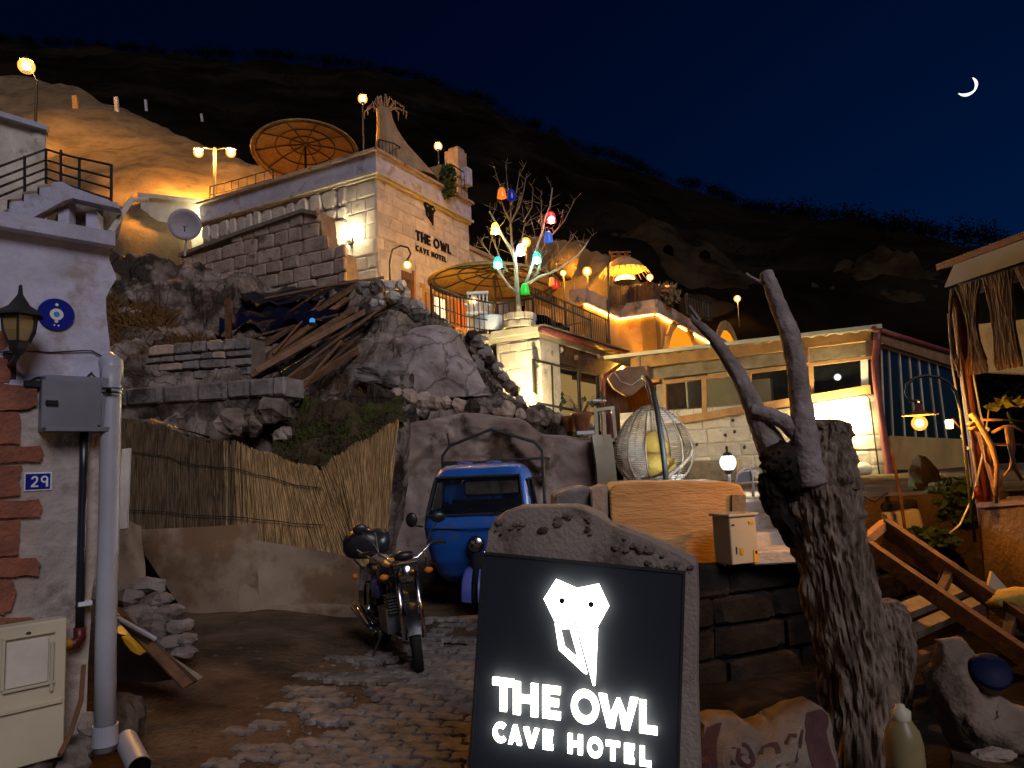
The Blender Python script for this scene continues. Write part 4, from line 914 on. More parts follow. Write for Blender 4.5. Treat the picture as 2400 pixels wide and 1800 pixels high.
for py in (917, 1450):
    c = P(lerp(261, 249, (py - 900) / 600), py, 4.0)
    for s in (-.012, .012): MB().lathe(c + ZU * s, [(.053, -.004), (.060, -.004), (.060, .004), (.053, .004)], 20).build('strap', M['blackpl'], t)
    MB().box(c + V((.02, -.060, 0)), .03, .008, .02).build('buckle', M['chrome'], t)
MB().lathe(P(246, 1745, 3.93), [(.053, 0), (.061, .0), (.061, .1), (.053, .1)], 20).build('collar', M['pvc'], t)
m = MB().tube([hp(0, 826, .03), hp(30, 822, .03), hp(120, 826, .025), hp(190, 822, .03), hp(215, 822, .03), hp(245, 838, .03)], .004, 5); tag(m.build('cable', M['blackpl']), 'thin black cable slung across the whitewashed wall below the plaque', 'cable')
m = MB().tube([P(196, 1560, 3.6), P(190, 1640, 3.5), P(165, 1720, 3.4), P(140, 1770, 3.3)], .012, 6); tag(m.build('brown_hose', M['woodmid']), 'brown hose slanting to the ground behind the white panel', 'hose')
# white panelled cabinet at the lower left corner
t = thing('utility_cabinet', 'scuffed cream panelled cabinet door at the lower left corner', 'cabinet', hp(60, 1795, .0))
def cbox(x0, y0, x1, y1, d0, d1, name, mt, par, bev=0): return hbox(x0, y0, x1, y1, d0, d1, name, mt, par, bev)
cbox(-60, 1474, 143, 1812, .05, .16, 'body', M['cream'], t, .006)
for a_ in ((4, 1496, 126, 1503), (4, 1620, 126, 1627), (4, 1503, 12, 1620), (118, 1503, 126, 1620), (-60, 1680, 143, 1692)): cbox(*a_, .16, .176, 'moulding', M['cream'], t, .003)
cbox(16, 1508, 114, 1616, .16, .168, 'door_panel', M['white'], t, .003)
MB().ball(hp(67, 1486, .165), .012, 10, 6).build('lock', M['iron'], t)

# ------------------------------------------------------------------ staircase and roughcast house above the left house
st = thing('stone_staircase', 'pale stone stair rising behind the ledge of the left house', 'staircase', P(100, 540, 7.6))
sY = 7.5; saw = [(-40, 516), (17, 490), (17, 474), (52, 470), (52, 456), (88, 452), (88, 440), (122, 436), (122, 426), (146, 426), (168, 438), (276, 476), (281, 489), (170, 464), (150, 470), (80, 508), (-40, 552)]
MB().prism([P(x, y, sY) for x, y in saw], V((-.06, .16, 0))).build('stringer', M['plaster'], st)
for (x0, y0, x1, y1) in ((17, 474, 52, 470), (52, 456, 88, 452), (88, 440, 122, 436)):
    a_, b_ = P(x0, y0, sY), P(x1, y1, sY); MB().prism([a_ + ZU * .004, b_ + ZU * .004, b_ + V((-.5, .75, .004)), a_ + V((-.5, .75, .004))], ZU * .025).build('tread', M['tan'], st)
    c_ = P(x0, y0, sY); MB().prism([c_, c_ + V((-.5, .75, 0)), c_ + V((-.5, .75, -.075)), c_ + V((0, 0, -.075))], V((.02, .0, 0))).build('riser', M['tan'], st)
for (px, y0, y1) in ((157, 468, 530), (222, 505, 540)): MB().bar(P(px, y1 + 20, 7.6), P(px, y0, 7.7), .12, .12, up=(0, 1, 0)).build('pillar', M['plaster'], st)
m = MB().bar(P(160, 500, 8.0), P(262, 520, 7.9), .3, .3); m.build('under_wall', M['grey'], st)
t = thing('stair_railing', 'black stair railing with four bars before the roughcast house', 'railing', P(58, 455, 7.4))
for dy in (0, 26, 48, 70): MB().tube([P(-60, 416 + dy, 7.0), P(0, 390 + dy, 7.3), P(108, 350 + dy * .95, 8.1), P(160, 365 + dy * 1.0, 7.9), P(262, 387 + dy * 1.15, 7.5)], .013, 6).build('rail', M['iron'], t)
for (px, y0, y1, Y) in ((58, 366, 455, 7.7), (108, 348, 430, 8.1), (143, 352, 430, 7.95), (186, 372, 445, 7.8), (261, 386, 470, 7.5)): MB().tube([P(px, y0, Y), P(px, y1, Y)], .017, 6).build('post', M['iron'], t)
t = thing('roughcast_house', 'roughcast stone gable wall lit orange at the upper left edge', 'house', P(100, 480, 9.4))
q = [P(-300, 190, 8.6), P(0, 268, 9.0), P(108, 312, 9.4), P(110, 560, 9.4), P(-300, 600, 8.6)]
pl = (q[2] - q[1]).cross(ZU).normalized()
def rc(u, v):
    a_ = lerp(q[0], q[2], u); b_ = lerp(q[4], q[3], u); p = lerp(b_, V((a_.x, a_.y, lerp(q[0].z, q[2].z, u))), v); return p + V((.3, -.9, 0)) * (.06 * fbm(p, 2.2, 5, 2))
m = MB(); m.grid(rc, 50, 40); m.build('wall', M['pale'], t, True)
MB().prism([q[0], q[2], q[3], q[4]], V((-1.2, 1.6, 0))).build('wall_core', M['pale'], t)
MB().bar(q[0] + V((0, .0, .03)), q[2] + V((.03, .0, .03)), .22, .07).build('roof_slab', M['plaster'], t)
m = MB().tube([P(258, 545, 7.45), P(308, 468, 8.0), P(345, 468, 8.6)], .03, 8); tag(m.build('handrail_pipe', M['pale']), 'pale bent handrail slanting up behind the ledge', 'handrail')
# hillside bits: posts and yellow lit slabs on the mound
for i, (px, py, hpx, mt, lb_) in enumerate(((175, 240, 30, 'ochre', 'yellow lit plank standing on the dusty mound'), (272, 245, 34, 'pale', 'pale stump post on the mound ridge right of the yellow plank'), (341, 248, 28, 'plaster', 'thin grey post farther along the mound ridge'), (472, 277, 20, 'plaster', 'short pale post on the dark slope above the twin lamp'))):
    pq = on_mesh(mound_mb if i < 2 else hl, px, py + hpx * .45); Y = pq.y; m = MB().bar(P(px + 3, py + hpx * .7, Y), P(px, py - hpx / 2, Y), .16 if i else .22, .14, up=(0, 1, 0)); tag(m.build('hill_post', M[mt]), lb_, 'post', 'posts on the mound')

# ------------------------------------------------------------------ left yard litter
t = thing('rubble_stack', 'stack of rough grey stones by the left fibreboard', 'stone stack', P(380, 1530, 6.4))
r = random.Random(14)
for (px, py, s) in ((345, 1375, 34), (300, 1400, 36), (370, 1410, 34), (330, 1440, 42), (395, 1440, 32), (420, 1470, 30), (360, 1475, 40), (300, 1460, 40), (400, 1510, 34), (440, 1500, 26), (340, 1520, 44), (290, 1515, 40), (430, 1530, 24)):
    Y = 6.3 + (py - 1450) * -.004; MB().rock(P(px, py, Y), s / FPX * Y, (1.2, .9, .62), px * .1, 9, 6, .4, r.uniform(0, 3)).build('stone', M['grey'], t)
lt = [((285, 1450, 5.2), (455, 1600, 5.0), .05, .02, 'wood', 'long splintered lath on the left litter heap'), ((270, 1430, 5.3), (440, 1608, 4.9), .07, .02, 'wood', 'dark board at the bottom of the left litter heap'), ((330, 1500, 5.3), (470, 1592, 5.1), .04, .015, 'woodgrey', 'pale lath lying highest on the left litter heap'), ((262, 1440, 5.0), (365, 1498, 5.1), .03, .015, 'pvc', 'short white strip beside the litter heap')]
for a_, b_, w_, h_, mt, lb_ in lt: tag(plank(a_, b_, w_, h_, M[mt], '', 'lath'), lb_, 'lath', 'laths in the left litter heap')
m = MB().prism([P(x, y, 5.05) for x, y in ((284, 1492), (300, 1500), (320, 1520), (335, 1530), (328, 1536), (318, 1532), (308, 1526), (294, 1510))], V((.01, .05, 0))); tag(m.build('yellow_scrap', M['yellow']), 'torn bright yellow plastic scrap under the laths', 'scrap')
m = MB().prism([P(x, y, 5.3) for x, y in ((262, 1480), (330, 1500), (420, 1590), (360, 1600), (262, 1595))], V((0, .12, .02))); tag(m.build('bin_liner', M['blackpl']), 'black plastic liner beneath the litter laths', 'bin liner')
m = MB().rock(P(296, 1690, 4.35), .15, (.75, .8, 1.0), 77, 12, 9, .35); tag(m.build('boulder', M['rock']), 'rounded pale rock at the foot of the drain pipe', 'boulder')
t = thing('pipe_offcut', 'loose grey pipe offcut lying at the foot of the drain pipe', 'pipe', P(310, 1790, 3.9))
a_, b_ = P(296, 1735, 4.05), P(328, 1800, 3.75); MB().tube([a_, b_], .055, 18, False).build('outer', M['pvc'], t, True); MB().tube([a_, b_], .049, 18, False).build('bore', M['black'], t, True)
# pavers: wavy interlocking blocks running diagonally to the gate
pv = struct(MB().add([(-1.9, 2.2, .012), (2.1, 2.2, .012), (2.4, 6.6, .012), (-.6, 6.6, .012)], [(0, 1, 2, 3)]).build('paver_bed', M['mortar']))
bx_, by_ = V((math.cos(R(-14)), math.sin(R(-14)), 0)), V((math.sin(R(14)), math.cos(R(14)), 0)); pl_, pw_ = .235, .125
def wave(L, x0, y0, x1, y1, s): return [(lerp(x0, x1, t_), lerp(y0, y1, t_)) if not o_ else (lerp(x0, x1, t_) + o_ * s[0], lerp(y0, y1, t_) + o_ * s[1]) for t_, o_ in ((0, 0), (.18, 0), (.3, .022), (.5, .0), (.7, -.022), (.82, 0))]
outl = wave(0, 0, 0, pl_, 0, (0, 1)) + wave(0, pl_, 0, pl_, pw_, (.5, 0))[:5] + wave(0, pl_, pw_, 0, pw_, (0, -1)) [:6] + wave(0, 0, pw_, 0, 0, (-.5, 0))[:5]
outl2 = []
for (x, y) in outl: outl2.append((pl_ / 2 + (x - pl_ / 2) * .935, pw_ / 2 + (y - pw_ / 2) * .88))
pm = MB(); no = len(outl2); cx_, cy_ = pl_ / 2, pw_ / 2
pm.add([(x - cx_, y - cy_, -.03) for x, y in outl2] + [(x - cx_, y - cy_, .0) for x, y in outl2] + [((x - cx_) * .94, (y - cy_) * .9, .006) for x, y in outl2], [(i + L * no, (i + 1) % no + L * no, (i + 1) % no + no + L * no, i + no + L * no) for L in (0, 1) for i in range(no)] + [tuple(range(2 * no, 3 * no))])
proto = pm.build('paver', M['paver'], pv); first = True; r = random.Random(31); cnt = 0
cand = []
for j in range(-6, 40):
    for i in range(-14, 14):
        c = V((.2, 3.0, 0)) + bx_ * ((i + (.5 if j % 2 else 0)) * pl_) + by_ * (j * pw_)
        d = ray(0, 0); vx = c - EYE; zf = vx.dot(FW)
        if zf < 1: continue
        px, py = 1200 + vx.dot(RT) / zf * FPX, 900 - vx.dot(UP) / zf * FPX
        edge_ = interp([(1400, 1190), (1500, 1150), (1560, 1010), (1620, 900), (1680, 860), (1740, 740), (1800, 640), (1830, 600)], py)[0]
        if py < 1440 or py > 1830 or px > 1150 or px < edge_ - 260: continue
        if px < edge_ and r.random() < .3 + .5 * (edge_ - px) / 260: continue
        cand.append((c, px, py))
cand.sort(key=lambda k_: -k_[2])
for c, px, py in cand[:300]:
    o = proto if first else proto.copy()
    if not first: COL.objects.link(o); o.parent = pv
    first = False
    dirt_ = max(0, nz((c.x, c.y, 0), 1.4, 4.0)) * .016 + .010 * max(0, min(1, (900 - px) / 300))
    o.location = V((c.x, c.y, .026 - dirt_ + r.uniform(-.004, .006))) - wloc(pv); o.rotation_euler = (r.uniform(-.03, .03), r.uniform(-.03, .03), R(-14) + r.uniform(-.03, .03))
# small stones and scraps on the dirt
m = MB(); r = random.Random(8)
for i in range(900):
    px, py = r.uniform(280, 1120), r.uniform(1450, 1795); p = PZ(px, py, .01); m.rock(p, r.uniform(.004, .011) if i % 9 else r.uniform(.01, .022), (1, 1, .6), i, 6, 4, .3)
stuff(m.build('gravel', M['grey']))
m = MB(); r = random.Random(18)
for i in range(420):
    p = PZ(r.uniform(280, 1100), r.uniform(1450, 1795), .03); a = V((r.gauss(0, 1), r.gauss(0, 1), r.gauss(0, .25))).normalized() * r.uniform(.008, .02); b = a.cross(ZU).normalized() * a.length * .5
    m.add([p - a, p + b + ZU * .004, p + a, p - b], [(0, 1, 2, 3)])
stuff(m.build('fallen_leaves', M['drygrass']))
# ================================================================== three-wheeled blue truck
TP = V((P(1118, 1440, 8.35).x, 8.35, 0)); TM = Matrix.Translation(TP) @ Matrix.Rotation(R(-7), 4, 'Z') @ Matrix.Diagonal((1.04, 1.05, 1.0, 1))
tk = thing('three_wheeled_truck', 'blue three-wheeled truck with black canopy hoop parked before the rock wall', 'truck', TP)
sec = [(.34, .86, .30, 1.30), (.42, .98, .20, 1.32), (.60, 1.12, .10, 1.34), (.80, 1.19, .04, 1.36), (.98, 1.23, .01, 1.36), (1.06, 1.23, .03, 1.36), (1.10, 1.215, .055, 1.36), (1.30, 1.16, .17, 1.33), (1.50, 1.10, .28, 1.30), (1.58, 1.06, .33, 1.28), (1.65, .98, .40, 1.24), (1.69, .84, .50, 1.16), (1.705, .55, .62, 1.05)]
def secat(z):
    for a, b in zip(sec, sec[1:]):
        if z <= b[0]: t_ = (z - a[0]) / (b[0] - a[0]); return [lerp(p, q, t_) for p, q in zip(a[1:], b[1:])]
    return sec[-1][1:]
NA = 72; zs_ = [.34 + i * (1.705 - .34) / 60 for i in range(61)]
def tpt(z, a):
    w_, f_, b_ = secat(z); cy0 = (f_ + b_) / 2; ca, sa = math.cos(a), math.sin(a); e = .32
    return V((w_ / 2 * math.copysign(abs(ca) ** e, ca), cy0 + (b_ - f_) / 2 * math.copysign(abs(sa) ** e, sa), z))
vv = [tpt(z, 2 * math.pi * (k + .5) / NA) for z in zs_ for k in range(NA)]
fs = []
for i in range(60):
    for k in range(NA):
        q = (i * NA + k, i * NA + (k + 1) % NA, (i + 1) * NA + (k + 1) % NA, (i + 1) * NA + k)
        c = sum((vv[j] for j in q), V((0, 0, 0))) / 4; w_, f_, b_ = secat(c.z)
        front = c.y < f_ + .12 and abs(c.x) < w_ / 2 - .07 and 1.125 < c.z < 1.545
        rear = c.y > b_ - .12 and abs(c.x) < .36 and 1.28 < c.z < 1.50
        side = abs(c.x) > w_ / 2 - .06 and .42 < c.y < 1.1 and 1.15 < c.z < 1.5
        if not (front or rear or side): fs.append(q)
fs.append(tuple(60 * NA + k for k in range(NA)))
m = MB(TM); m.add(vv, fs); body = m.build('cab', M['bluepaint'], tk, True)
def loop_on(z0, z1, hw0, hw1, dy, n=8):
    pts = []
    for i in range(n): x = lerp(-hw0, hw0, i / n); pts.append(V((x, secat(z0)[1] + dy, z0)))
    for i in range(n): z = lerp(z0, z1, i / n); pts.append(V((lerp(hw0, hw1, i / n), secat(z)[1] + dy, z)))
    for i in range(n): x = lerp(hw1, -hw1, i / n); pts.append(V((x, secat(z1)[1] + dy, z1)))
    for i in range(n): z = lerp(z1, z0, i / n); pts.append(V((-lerp(hw1, hw0, i / n), secat(z)[1] + dy, z)))
    return pts
lp = loop_on(1.12, 1.55, .545, .485, -.004)
MB(TM).tube(lp, .016, 6, close=True).build('windscreen_seal', M['rubber'], tk)
ws = MB(TM); n = 8
ws.grid(lambda u, v: V((lerp(-1, 1, u) * lerp(.54, .48, v), secat(lerp(1.12, 1.55, v))[1] + .012, lerp(1.12, 1.55, v))), 8, 6); ws.build('windscreen', G['dark'], tk, True)
lp = [V((x, 1.345, z)) for x, z in ((-.34, 1.29), (.34, 1.29), (.36, 1.31), (.36, 1.47), (.34, 1.49), (-.34, 1.49), (-.36, 1.47), (-.36, 1.31))]
MB(TM).tube(lp, .02, 6, close=True).build('rear_window_seal', M['rubber'], tk)
MB(TM).add([(-.35, 1.34, 1.29), (.35, 1.34, 1.29), (.35, 1.34, 1.49), (-.35, 1.34, 1.49)], [(0, 1, 2, 3)]).build('rear_window', glass('milky_glass', (.12, .12, .10), .3, .6), tk)
for s in (-1, 1):
    w_ = secat(1.3)[0] / 2
    MB(TM).tube([V((s * (secat(z)[0] / 2 - .005), y, z)) for y, z in ((.44, 1.15), (1.08, 1.15), (1.05, 1.5), (.60, 1.5))], .015, 6, close=True).build('door_window_seal', M['rubber'], tk)
    MB(TM).prism([V((s * (secat(z)[0] / 2 - .03), y, z)) for y, z in ((.46, 1.16), (1.06, 1.16), (1.03, 1.49), (.62, 1.49))], V((.004, 0, 0))).build('door_window', G['clear'], tk)
    MB(TM).tube([V((s * (secat(z)[0] / 2 + .002), y, z)) for y, z in ((.38, 1.12), (.36, .5), (1.12, .46), (1.12, 1.14))], .005, 5).build('door_seam', M['black'], tk)
MB(TM).box((0, .8, .70), .9, .5, .3).build('seat', M['blackpl'], tk); MB(TM).box((0, 1.05, 1.0), .9, .12, .5).build('seat_back', M['blackpl'], tk)
MB(TM).box((0, .32, 1.05), 1.0, .28, .06).build('dashboard', M['blackpl'], tk)
MB(TM).tube([V((-.32, .42, 1.06)), V((-.1, .36, 1.12)), V((.1, .36, 1.12)), V((.32, .42, 1.06))], .015, 6).build('handlebar', M['iron'], tk)
for x in (-.2, .2): MB(TM).tube([V((x - .02, .03, 1.11)), V((x + .17, .09, 1.19))], .006, 5).build('wiper', M['blackpl'], tk)
MB(TM).tube([V((-.56, .0 + .02, .985)), V((0, -.012, .965)), V((.56, .02, .985))], .005, 5).build('body_seam', M['black'], tk)
for x in (-.18, .16): MB(TM).tube([V((x - .09, .55, 1.712)), V((x, .53, 1.722)), V((x + .09, .55, 1.712))], .012, 5).build('roof_rib', M['bluefade'], tk)
# nose column with headlamp, mudguard and front wheel
MB(TM).lathe((0.02, -.06, .80), [(.001, .0), (.05, .0), (.088, .02), (.094, .04), (.08, .10), (.05, .15)], 20, (0, 1, 0)).build('headlamp_shell', M['blackpl'], tk, True)
MB(TM).lathe((0.02, -.075, .80), [(.001, -.012), (.05, -.006), (.08, .01)], 20, (0, 1, 0)).build('headlamp_lens', M['chrome'], tk, True)
MB(TM).tube([V((.02, .02, .70)), V((.02, -.01, .55)), V((.02, -.03, .36))], [.07, .06, .05], 10).build('steering_column', M['blackpl'], tk)
for s in (-1, 1):
    g_ = MB(TM); g_.grid(lambda u, v: V((.02 + s * (.035 + .115 * math.sin(v * math.pi / 2)), .12 - .34 * math.cos(lerp(R(-8), R(85), u)) * (1 - .12 * v), .24 + .34 * math.sin(lerp(R(-8), R(85), u)) * (1 - .22 * v))), 10, 6)
    o = g_.build('mudguard', M['bluefade'], tk, True); o['label'] = 'faded violet mudguard half'
def wheel(par, M_, c, R_, w_, spokes, name):
    """upright wheel, axle along local x"""
    c = V(c); t_ = MB(M_).lathe(c, [(R_ * .74, -w_ * .42), (R_ * .93, -w_ * .5), (R_, -w_ * .28), (R_ * 1.0, w_ * .28), (R_ * .93, w_ * .5), (R_ * .74, w_ * .42)], 36, (1, 0, 0)).build(name, M['rubber'], par, True)
    MB(M_).lathe(c, [(R_ * .70, -w_ * .36), (R_ * .77, -w_ * .44), (R_ * .77, w_ * .44), (R_ * .70, w_ * .36), (R_ * .70, -w_ * .36)], 36, (1, 0, 0)).build('rim', M['alu'], t_, True)
    MB(M_).lathe(c, [(.001, -w_ * .6), (R_ * .14, -w_ * .6), (R_ * .14, w_ * .6), (.001, w_ * .6)], 14, (1, 0, 0)).build('hub', M['iron'], t_)
    for k in range(spokes):
        a_ = 2 * math.pi * k / spokes + .3; d_ = V((0, math.cos(a_), math.sin(a_)))
        MB(M_).bar(c + d_ * R_ * .1, c + d_ * R_ * .73, .018 + .006, .03, up=(1, 0, 0)).build('spoke', M['iron'], t_)
    return t_
wheel(tk, TM, (.02, .12, .235), .235, .11, 5, 'front_wheel')
for s in (-1, 1): wheel(tk, TM, (s * .56, 2.05, .235), .235, .12, 5, 'rear_wheel')
MB(TM).box((.02, -.22, .035), .34, .06, .05, R(8)).build('wheel_chock', M['woodfresh'], tk)
# load bed and canopy hoop
for s in (-1, 1): MB(TM).box((s * .66, 2.1, .86), .04, 1.45, .36).build('bed_side', M['bluepaint'], tk)
MB(TM).box((0, 2.1, .66), 1.32, 1.45, .05).build('bed_floor', M['bluepaint'], tk); MB(TM).box((0, 1.40, .86), 1.30, .04, .36).build('bed_front', M['bluepaint'], tk)
for s in (-1, 1): MB(TM).ball((s * .62, 1.55, .98), .2, 12, 8, (.5, 1.2, .8)).build('bed_shoulder', M['bluepaint'], tk, True)
for y in (1.48, 2.72):
    MB(TM).tube([V((-.66, y, .8)), V((-.66, y, 1.84)), V((-.56, y, 1.97)), V((0, y, 2.17)), V((.56, y, 1.97)), V((.66, y, 1.84)), V((.66, y, .8))], .022, 6).build('canopy_hoop', M['iron'], tk)
for (x, z) in ((-.66, 1.75), (.66, 1.75), (0, 2.17)): MB(TM).tube([V((x, 1.48, z)), V((x, 2.72, z))], .015, 6).build('canopy_rail', M['iron'], tk)
MB(TM).tube([V((-.66, 1.48, 1.72)), V((.66, 1.48, 1.75))], .018, 6).build('hoop_crossbar', M['iron'], tk)
MB(TM).tube([V((-.56, 1.46, 1.97)), V((-.58, 1.46, 2.14))], .015, 6).build('hoop_stub', M['iron'], tk)
MB(TM).tube([V((.45, 1.50, 1.5)), V((.66, 1.5, 1.5))], .015, 6).build('hoop_stay', M['iron'], tk)
for s in (-1, 1):
    mi = MB(TM).ball((s * .74, .16, 1.08), .075, 12, 8, (.9, .35, 1.15)).build('mirror', M['blackpl'], tk, True)
    MB(TM).tube([V((s * .60, .12, 1.0)), V((s * .72, .14, 1.02))], .01, 6).build('mirror_arm', M['iron'], mi)
MB(TM).prism([V((.80, .6, .75)), V((.98, .75, 1.28)), V((1.02, .78, 1.30)), V((1.0, .80, 1.0)), V((.9, .72, .75))], V((.02, .03, 0))).build('open_door_edge', M['steel'], tk)

# ================================================================== motorcycle
fy = 6.2; fpos = V((P(980, 1480, fy).x, fy, 0)); head = V((math.sin(R(25)), -math.cos(R(25)), 0))
Mm = Matrix.Translation(fpos) @ Matrix(((head.y, head.x, 0, 0), (-head.x, head.y, 0, 0), (0, 0, 1, 0), (0, 0, 0, 1))) @ Matrix.Rotation(R(0), 4, 'X')
# local: y forward, x to the rider's right; leaning onto the side stand
Mm = Matrix.Translation(fpos) @ Matrix(((-head.y, head.x, 0, 0), (head.x, head.y, 0, 0), (0, 0, 1, 0), (0, 0, 0, 1))) @ Matrix.Rotation(R(-6), 4, 'Y') @ Matrix.Scale(.94, 4)
mb_ = thing('motorcycle', 'black motorcycle with a top box on its side stand in the yard', 'motorcycle', fpos)
Mf = Mm @ Matrix.Rotation(R(14), 4, 'Z')
wheel(mb_, Mf, (0, 0, .29), .29, .085, 5, 'front_wheel'); wheel(mb_, Mm, (0, -1.24, .29), .29, .10, 5, 'rear_wheel')
def B(name, mt, fn, par=None, sm=False, mx=None):
    q = MB(mx or Mm); fn(q); return q.build(name, M[mt], par or mb_, sm)
for s in (-1, 1):
    B('fork_leg', 'chrome', lambda q: q.tube([V((s * .085, 0, .29)), V((s * .085, -.12, .60)), V((s * .085, -.24, .92))], [.024, .022, .018], 8), sm=True, mx=Mf)
B('front_fender', 'blackpl', lambda q: q.grid(lambda u, v: V((lerp(-.055, .055, v), .315 * math.cos(lerp(R(20), R(150), u)), .29 + (.315 - .03 * abs(v - .5)) * math.sin(lerp(R(20), R(150), u)))), 14, 4), sm=True, mx=Mf)
B('fender_trim', 'chrome', lambda q: q.tube([V((.06, .318 * math.cos(a), .29 + .305 * math.sin(a))) for a in [lerp(R(30), R(150), i / 10) for i in range(11)]], .006, 5), mx=Mf)
B('triple_clamp', 'iron', lambda q: q.box((0, -.24, .90), .22, .07, .04), mx=Mf)
hl_ = B('headlight', 'blackpl', lambda q: q.lathe((0, -.10, .84), [(.05, -.14), (.085, -.06), (.09, 0), (.08, .01)], 18, (0, 1, 0)), sm=True, mx=Mf)
B('headlight_lens', 'chrome', lambda q: q.lathe((0, -.095, .84), [(.08, 0), (.05, .02), (.001, .028)], 18, (0, 1, 0)), hl_, True, Mf)
B('handlebar', 'chrome', lambda q: q.tube([V((-.36, -.34, 1.04)), V((-.26, -.30, 1.05)), V((-.12, -.24, .95)), V((.12, -.24, .95)), V((.26, -.30, 1.05)), V((.36, -.34, 1.04))], .012, 8), sm=True, mx=Mf)
for s in (-1, 1):
    B('grip', 'rubber', lambda q: q.tube([V((s * .28, -.31, 1.05)), V((s * .40, -.36, 1.035))], .019, 8), mx=Mf)
    B('brake_lever', 'chrome', lambda q: q.tube([V((s * .25, -.26, 1.05)), V((s * .38, -.27, 1.035))], .006, 5), mx=Mf)
    mi = B('mirror', 'blackpl', lambda q: q.ball((s * .36, -.26, 1.28), .06, 12, 8, (1.15, .3, .8)), sm=True, mx=Mf)
    B('mirror_stalk', 'chrome', lambda q: q.tube([V((s * .22, -.28, 1.05)), V((s * .27, -.27, 1.16)), V((s * .35, -.25, 1.26))], .006, 5), mi, mx=Mf)
    B('turn_signal', 'orangepl', lambda q: q.ball((s * .20, -.12, .84), .035, 10, 7, (1.2, .8, .8)), sm=True, mx=Mf)
    B('signal_stalk', 'iron', lambda q: q.tube([V((s * .09, -.15, .84)), V((s * .18, -.12, .84))], .008, 5), mx=Mf)
B('instrument', 'blackpl', lambda q: q.ball((0, -.2, .99), .08, 12, 8, (1.2, .7, .6)), sm=True, mx=Mf)
B('fuel_tank', 'blackpl', lambda q: q.ball((0, -.50, .82), .19, 18, 12, (.72, 1.35, .68), .04, 2), sm=True)
B('tank_badge', 'chrome', lambda q: q.ball((.115, -.45, .82), .05, 10, 7, (.3, 1.2, .5)), sm=True)
B('seat', 'blackpl', lambda q: q.ball((0, -.98, .80), .3, 18, 10, (.42, 1.15, .22), .03, 2), sm=True)
B('side_cover', 'bluefade', lambda q: q.ball((.09, -.82, .64), .13, 12, 8, (.35, 1.1, .75)), sm=True)
B('side_cover', 'bluefade', lambda q: q.ball((-.09, -.82, .64), .13, 12, 8, (.35, 1.1, .75)), sm=True)
B('frame_tube', 'iron', lambda q: q.tube([V((0, -.26, .85)), V((0, -.30, .55)), V((0, -.38, .24)), V((0, -.75, .22)), V((0, -.85, .5)), V((0, -.9, .72)), V((0, -1.45, .78))], .02, 8), sm=True)
B('engine', 'alu', lambda q: q.box((0, -.60, .38), .24, .30, .22), ); 
for k in range(6): B('cooling_fin', 'alu', lambda q: q.box((0, -.48 - .0 * k, .47 + k * .028), .20, .19, .012))
B('engine_cover', 'iron', lambda q: q.lathe((.10, -.68, .38), [(.10, 0), (.10, .05), (.06, .07), (.001, .075)], 18, (1, 0, 0)), sm=True)
B('exhaust_header', 'chrome', lambda q: q.tube([V((.05, -.42, .50)), V((.06, -.30, .42)), V((.09, -.32, .22)), V((.12, -.6, .20)), V((.14, -.85, .22))], .02, 8), sm=True)
B('muffler', 'chrome', lambda q: q.tube([V((-.14, -.85, .22)), V((-.16, -1.0, .26)), V((-.19, -1.45, .40)), V((-.19, -1.5, .415))], [.025, .045, .052, .04], 12), sm=True)
B('muffler', 'chrome', lambda q: q.tube([V((.14, -.85, .22)), V((.16, -1.0, .25)), V((.19, -1.45, .36))], [.025, .045, .05], 12), sm=True)
for s in (-1, 1):
    B('swingarm', 'iron', lambda q: q.tube([V((s * .09, -.80, .33)), V((s * .09, -1.24, .29))], .018, 7))
    B('rear_shock', 'chrome', lambda q: q.tube([V((s * .11, -1.20, .33)), V((s * .11, -1.06, .68))], .022, 8))
    B('rear_signal', 'orangepl', lambda q: q.ball((s * .16, -1.42, .70), .032, 10, 7), sm=True)
    B('footpeg', 'rubber', lambda q: q.tube([V((s * .1, -.72, .28)), V((s * .24, -.74, .28))], .014, 6))
B('rear_fender', 'blackpl', lambda q: q.grid(lambda u, v: V((lerp(-.07, .07, v), -1.24 - .34 * math.cos(lerp(R(10), R(120), u)), .29 + .36 * math.sin(lerp(R(10), R(120), u)))), 12, 3), sm=True)
B('side_stand', 'iron', lambda q: q.tube([V((-.10, -.70, .26)), V((-.22, -.66, .10)), V((-.30, -.62, -.02))], .012, 6))
B('luggage_rack', 'iron', lambda q: q.tube([V((-.12, -1.2, .80)), V((-.12, -1.6, .86)), V((.12, -1.6, .86)), V((.12, -1.2, .80))], .01, 6))
tb = B('top_box', 'blackpl', lambda q: q.ball((0, -1.42, 1.02), .24, 24, 14, (.88, .75, .62)), sm=True)
tbv = tb.data
for v_ in tbv.vertices:   # squarish case
    for i in range(3): v_.co[i] = math.copysign(min(abs(v_.co[i]) * 1.25, (.20, .17, .13)[i] + abs(v_.co[i]) * .08), v_.co[i])
B('elastic_cord', 'woodgrey', lambda q: q.tube([V((.05, -1.15, .80)), V((.06, -1.22, 1.12)), V((.05, -1.45, 1.19)), V((.04, -1.64, 1.05))], .007, 5), tb)
B('elastic_cord', 'woodgrey', lambda q: q.tube([V((-.16, -1.18, 1.0)), V((.0, -1.18, .86)), V((.2, -1.2, .88))], .007, 5), tb)
B('clutch_cable', 'blackpl', lambda q: q.tube([V((-.25, -.3, 1.04)), V((-.2, -.12, .98)), V((-.1, -.2, .75)), V((-.08, -.5, .5))], .006, 5))
B('brake_cable', 'blackpl', lambda q: q.tube([V((.25, -.3, 1.04)), V((.22, -.08, .95)), V((.11, -.08, .6)), V((.09, -.02, .34))], .006, 5))
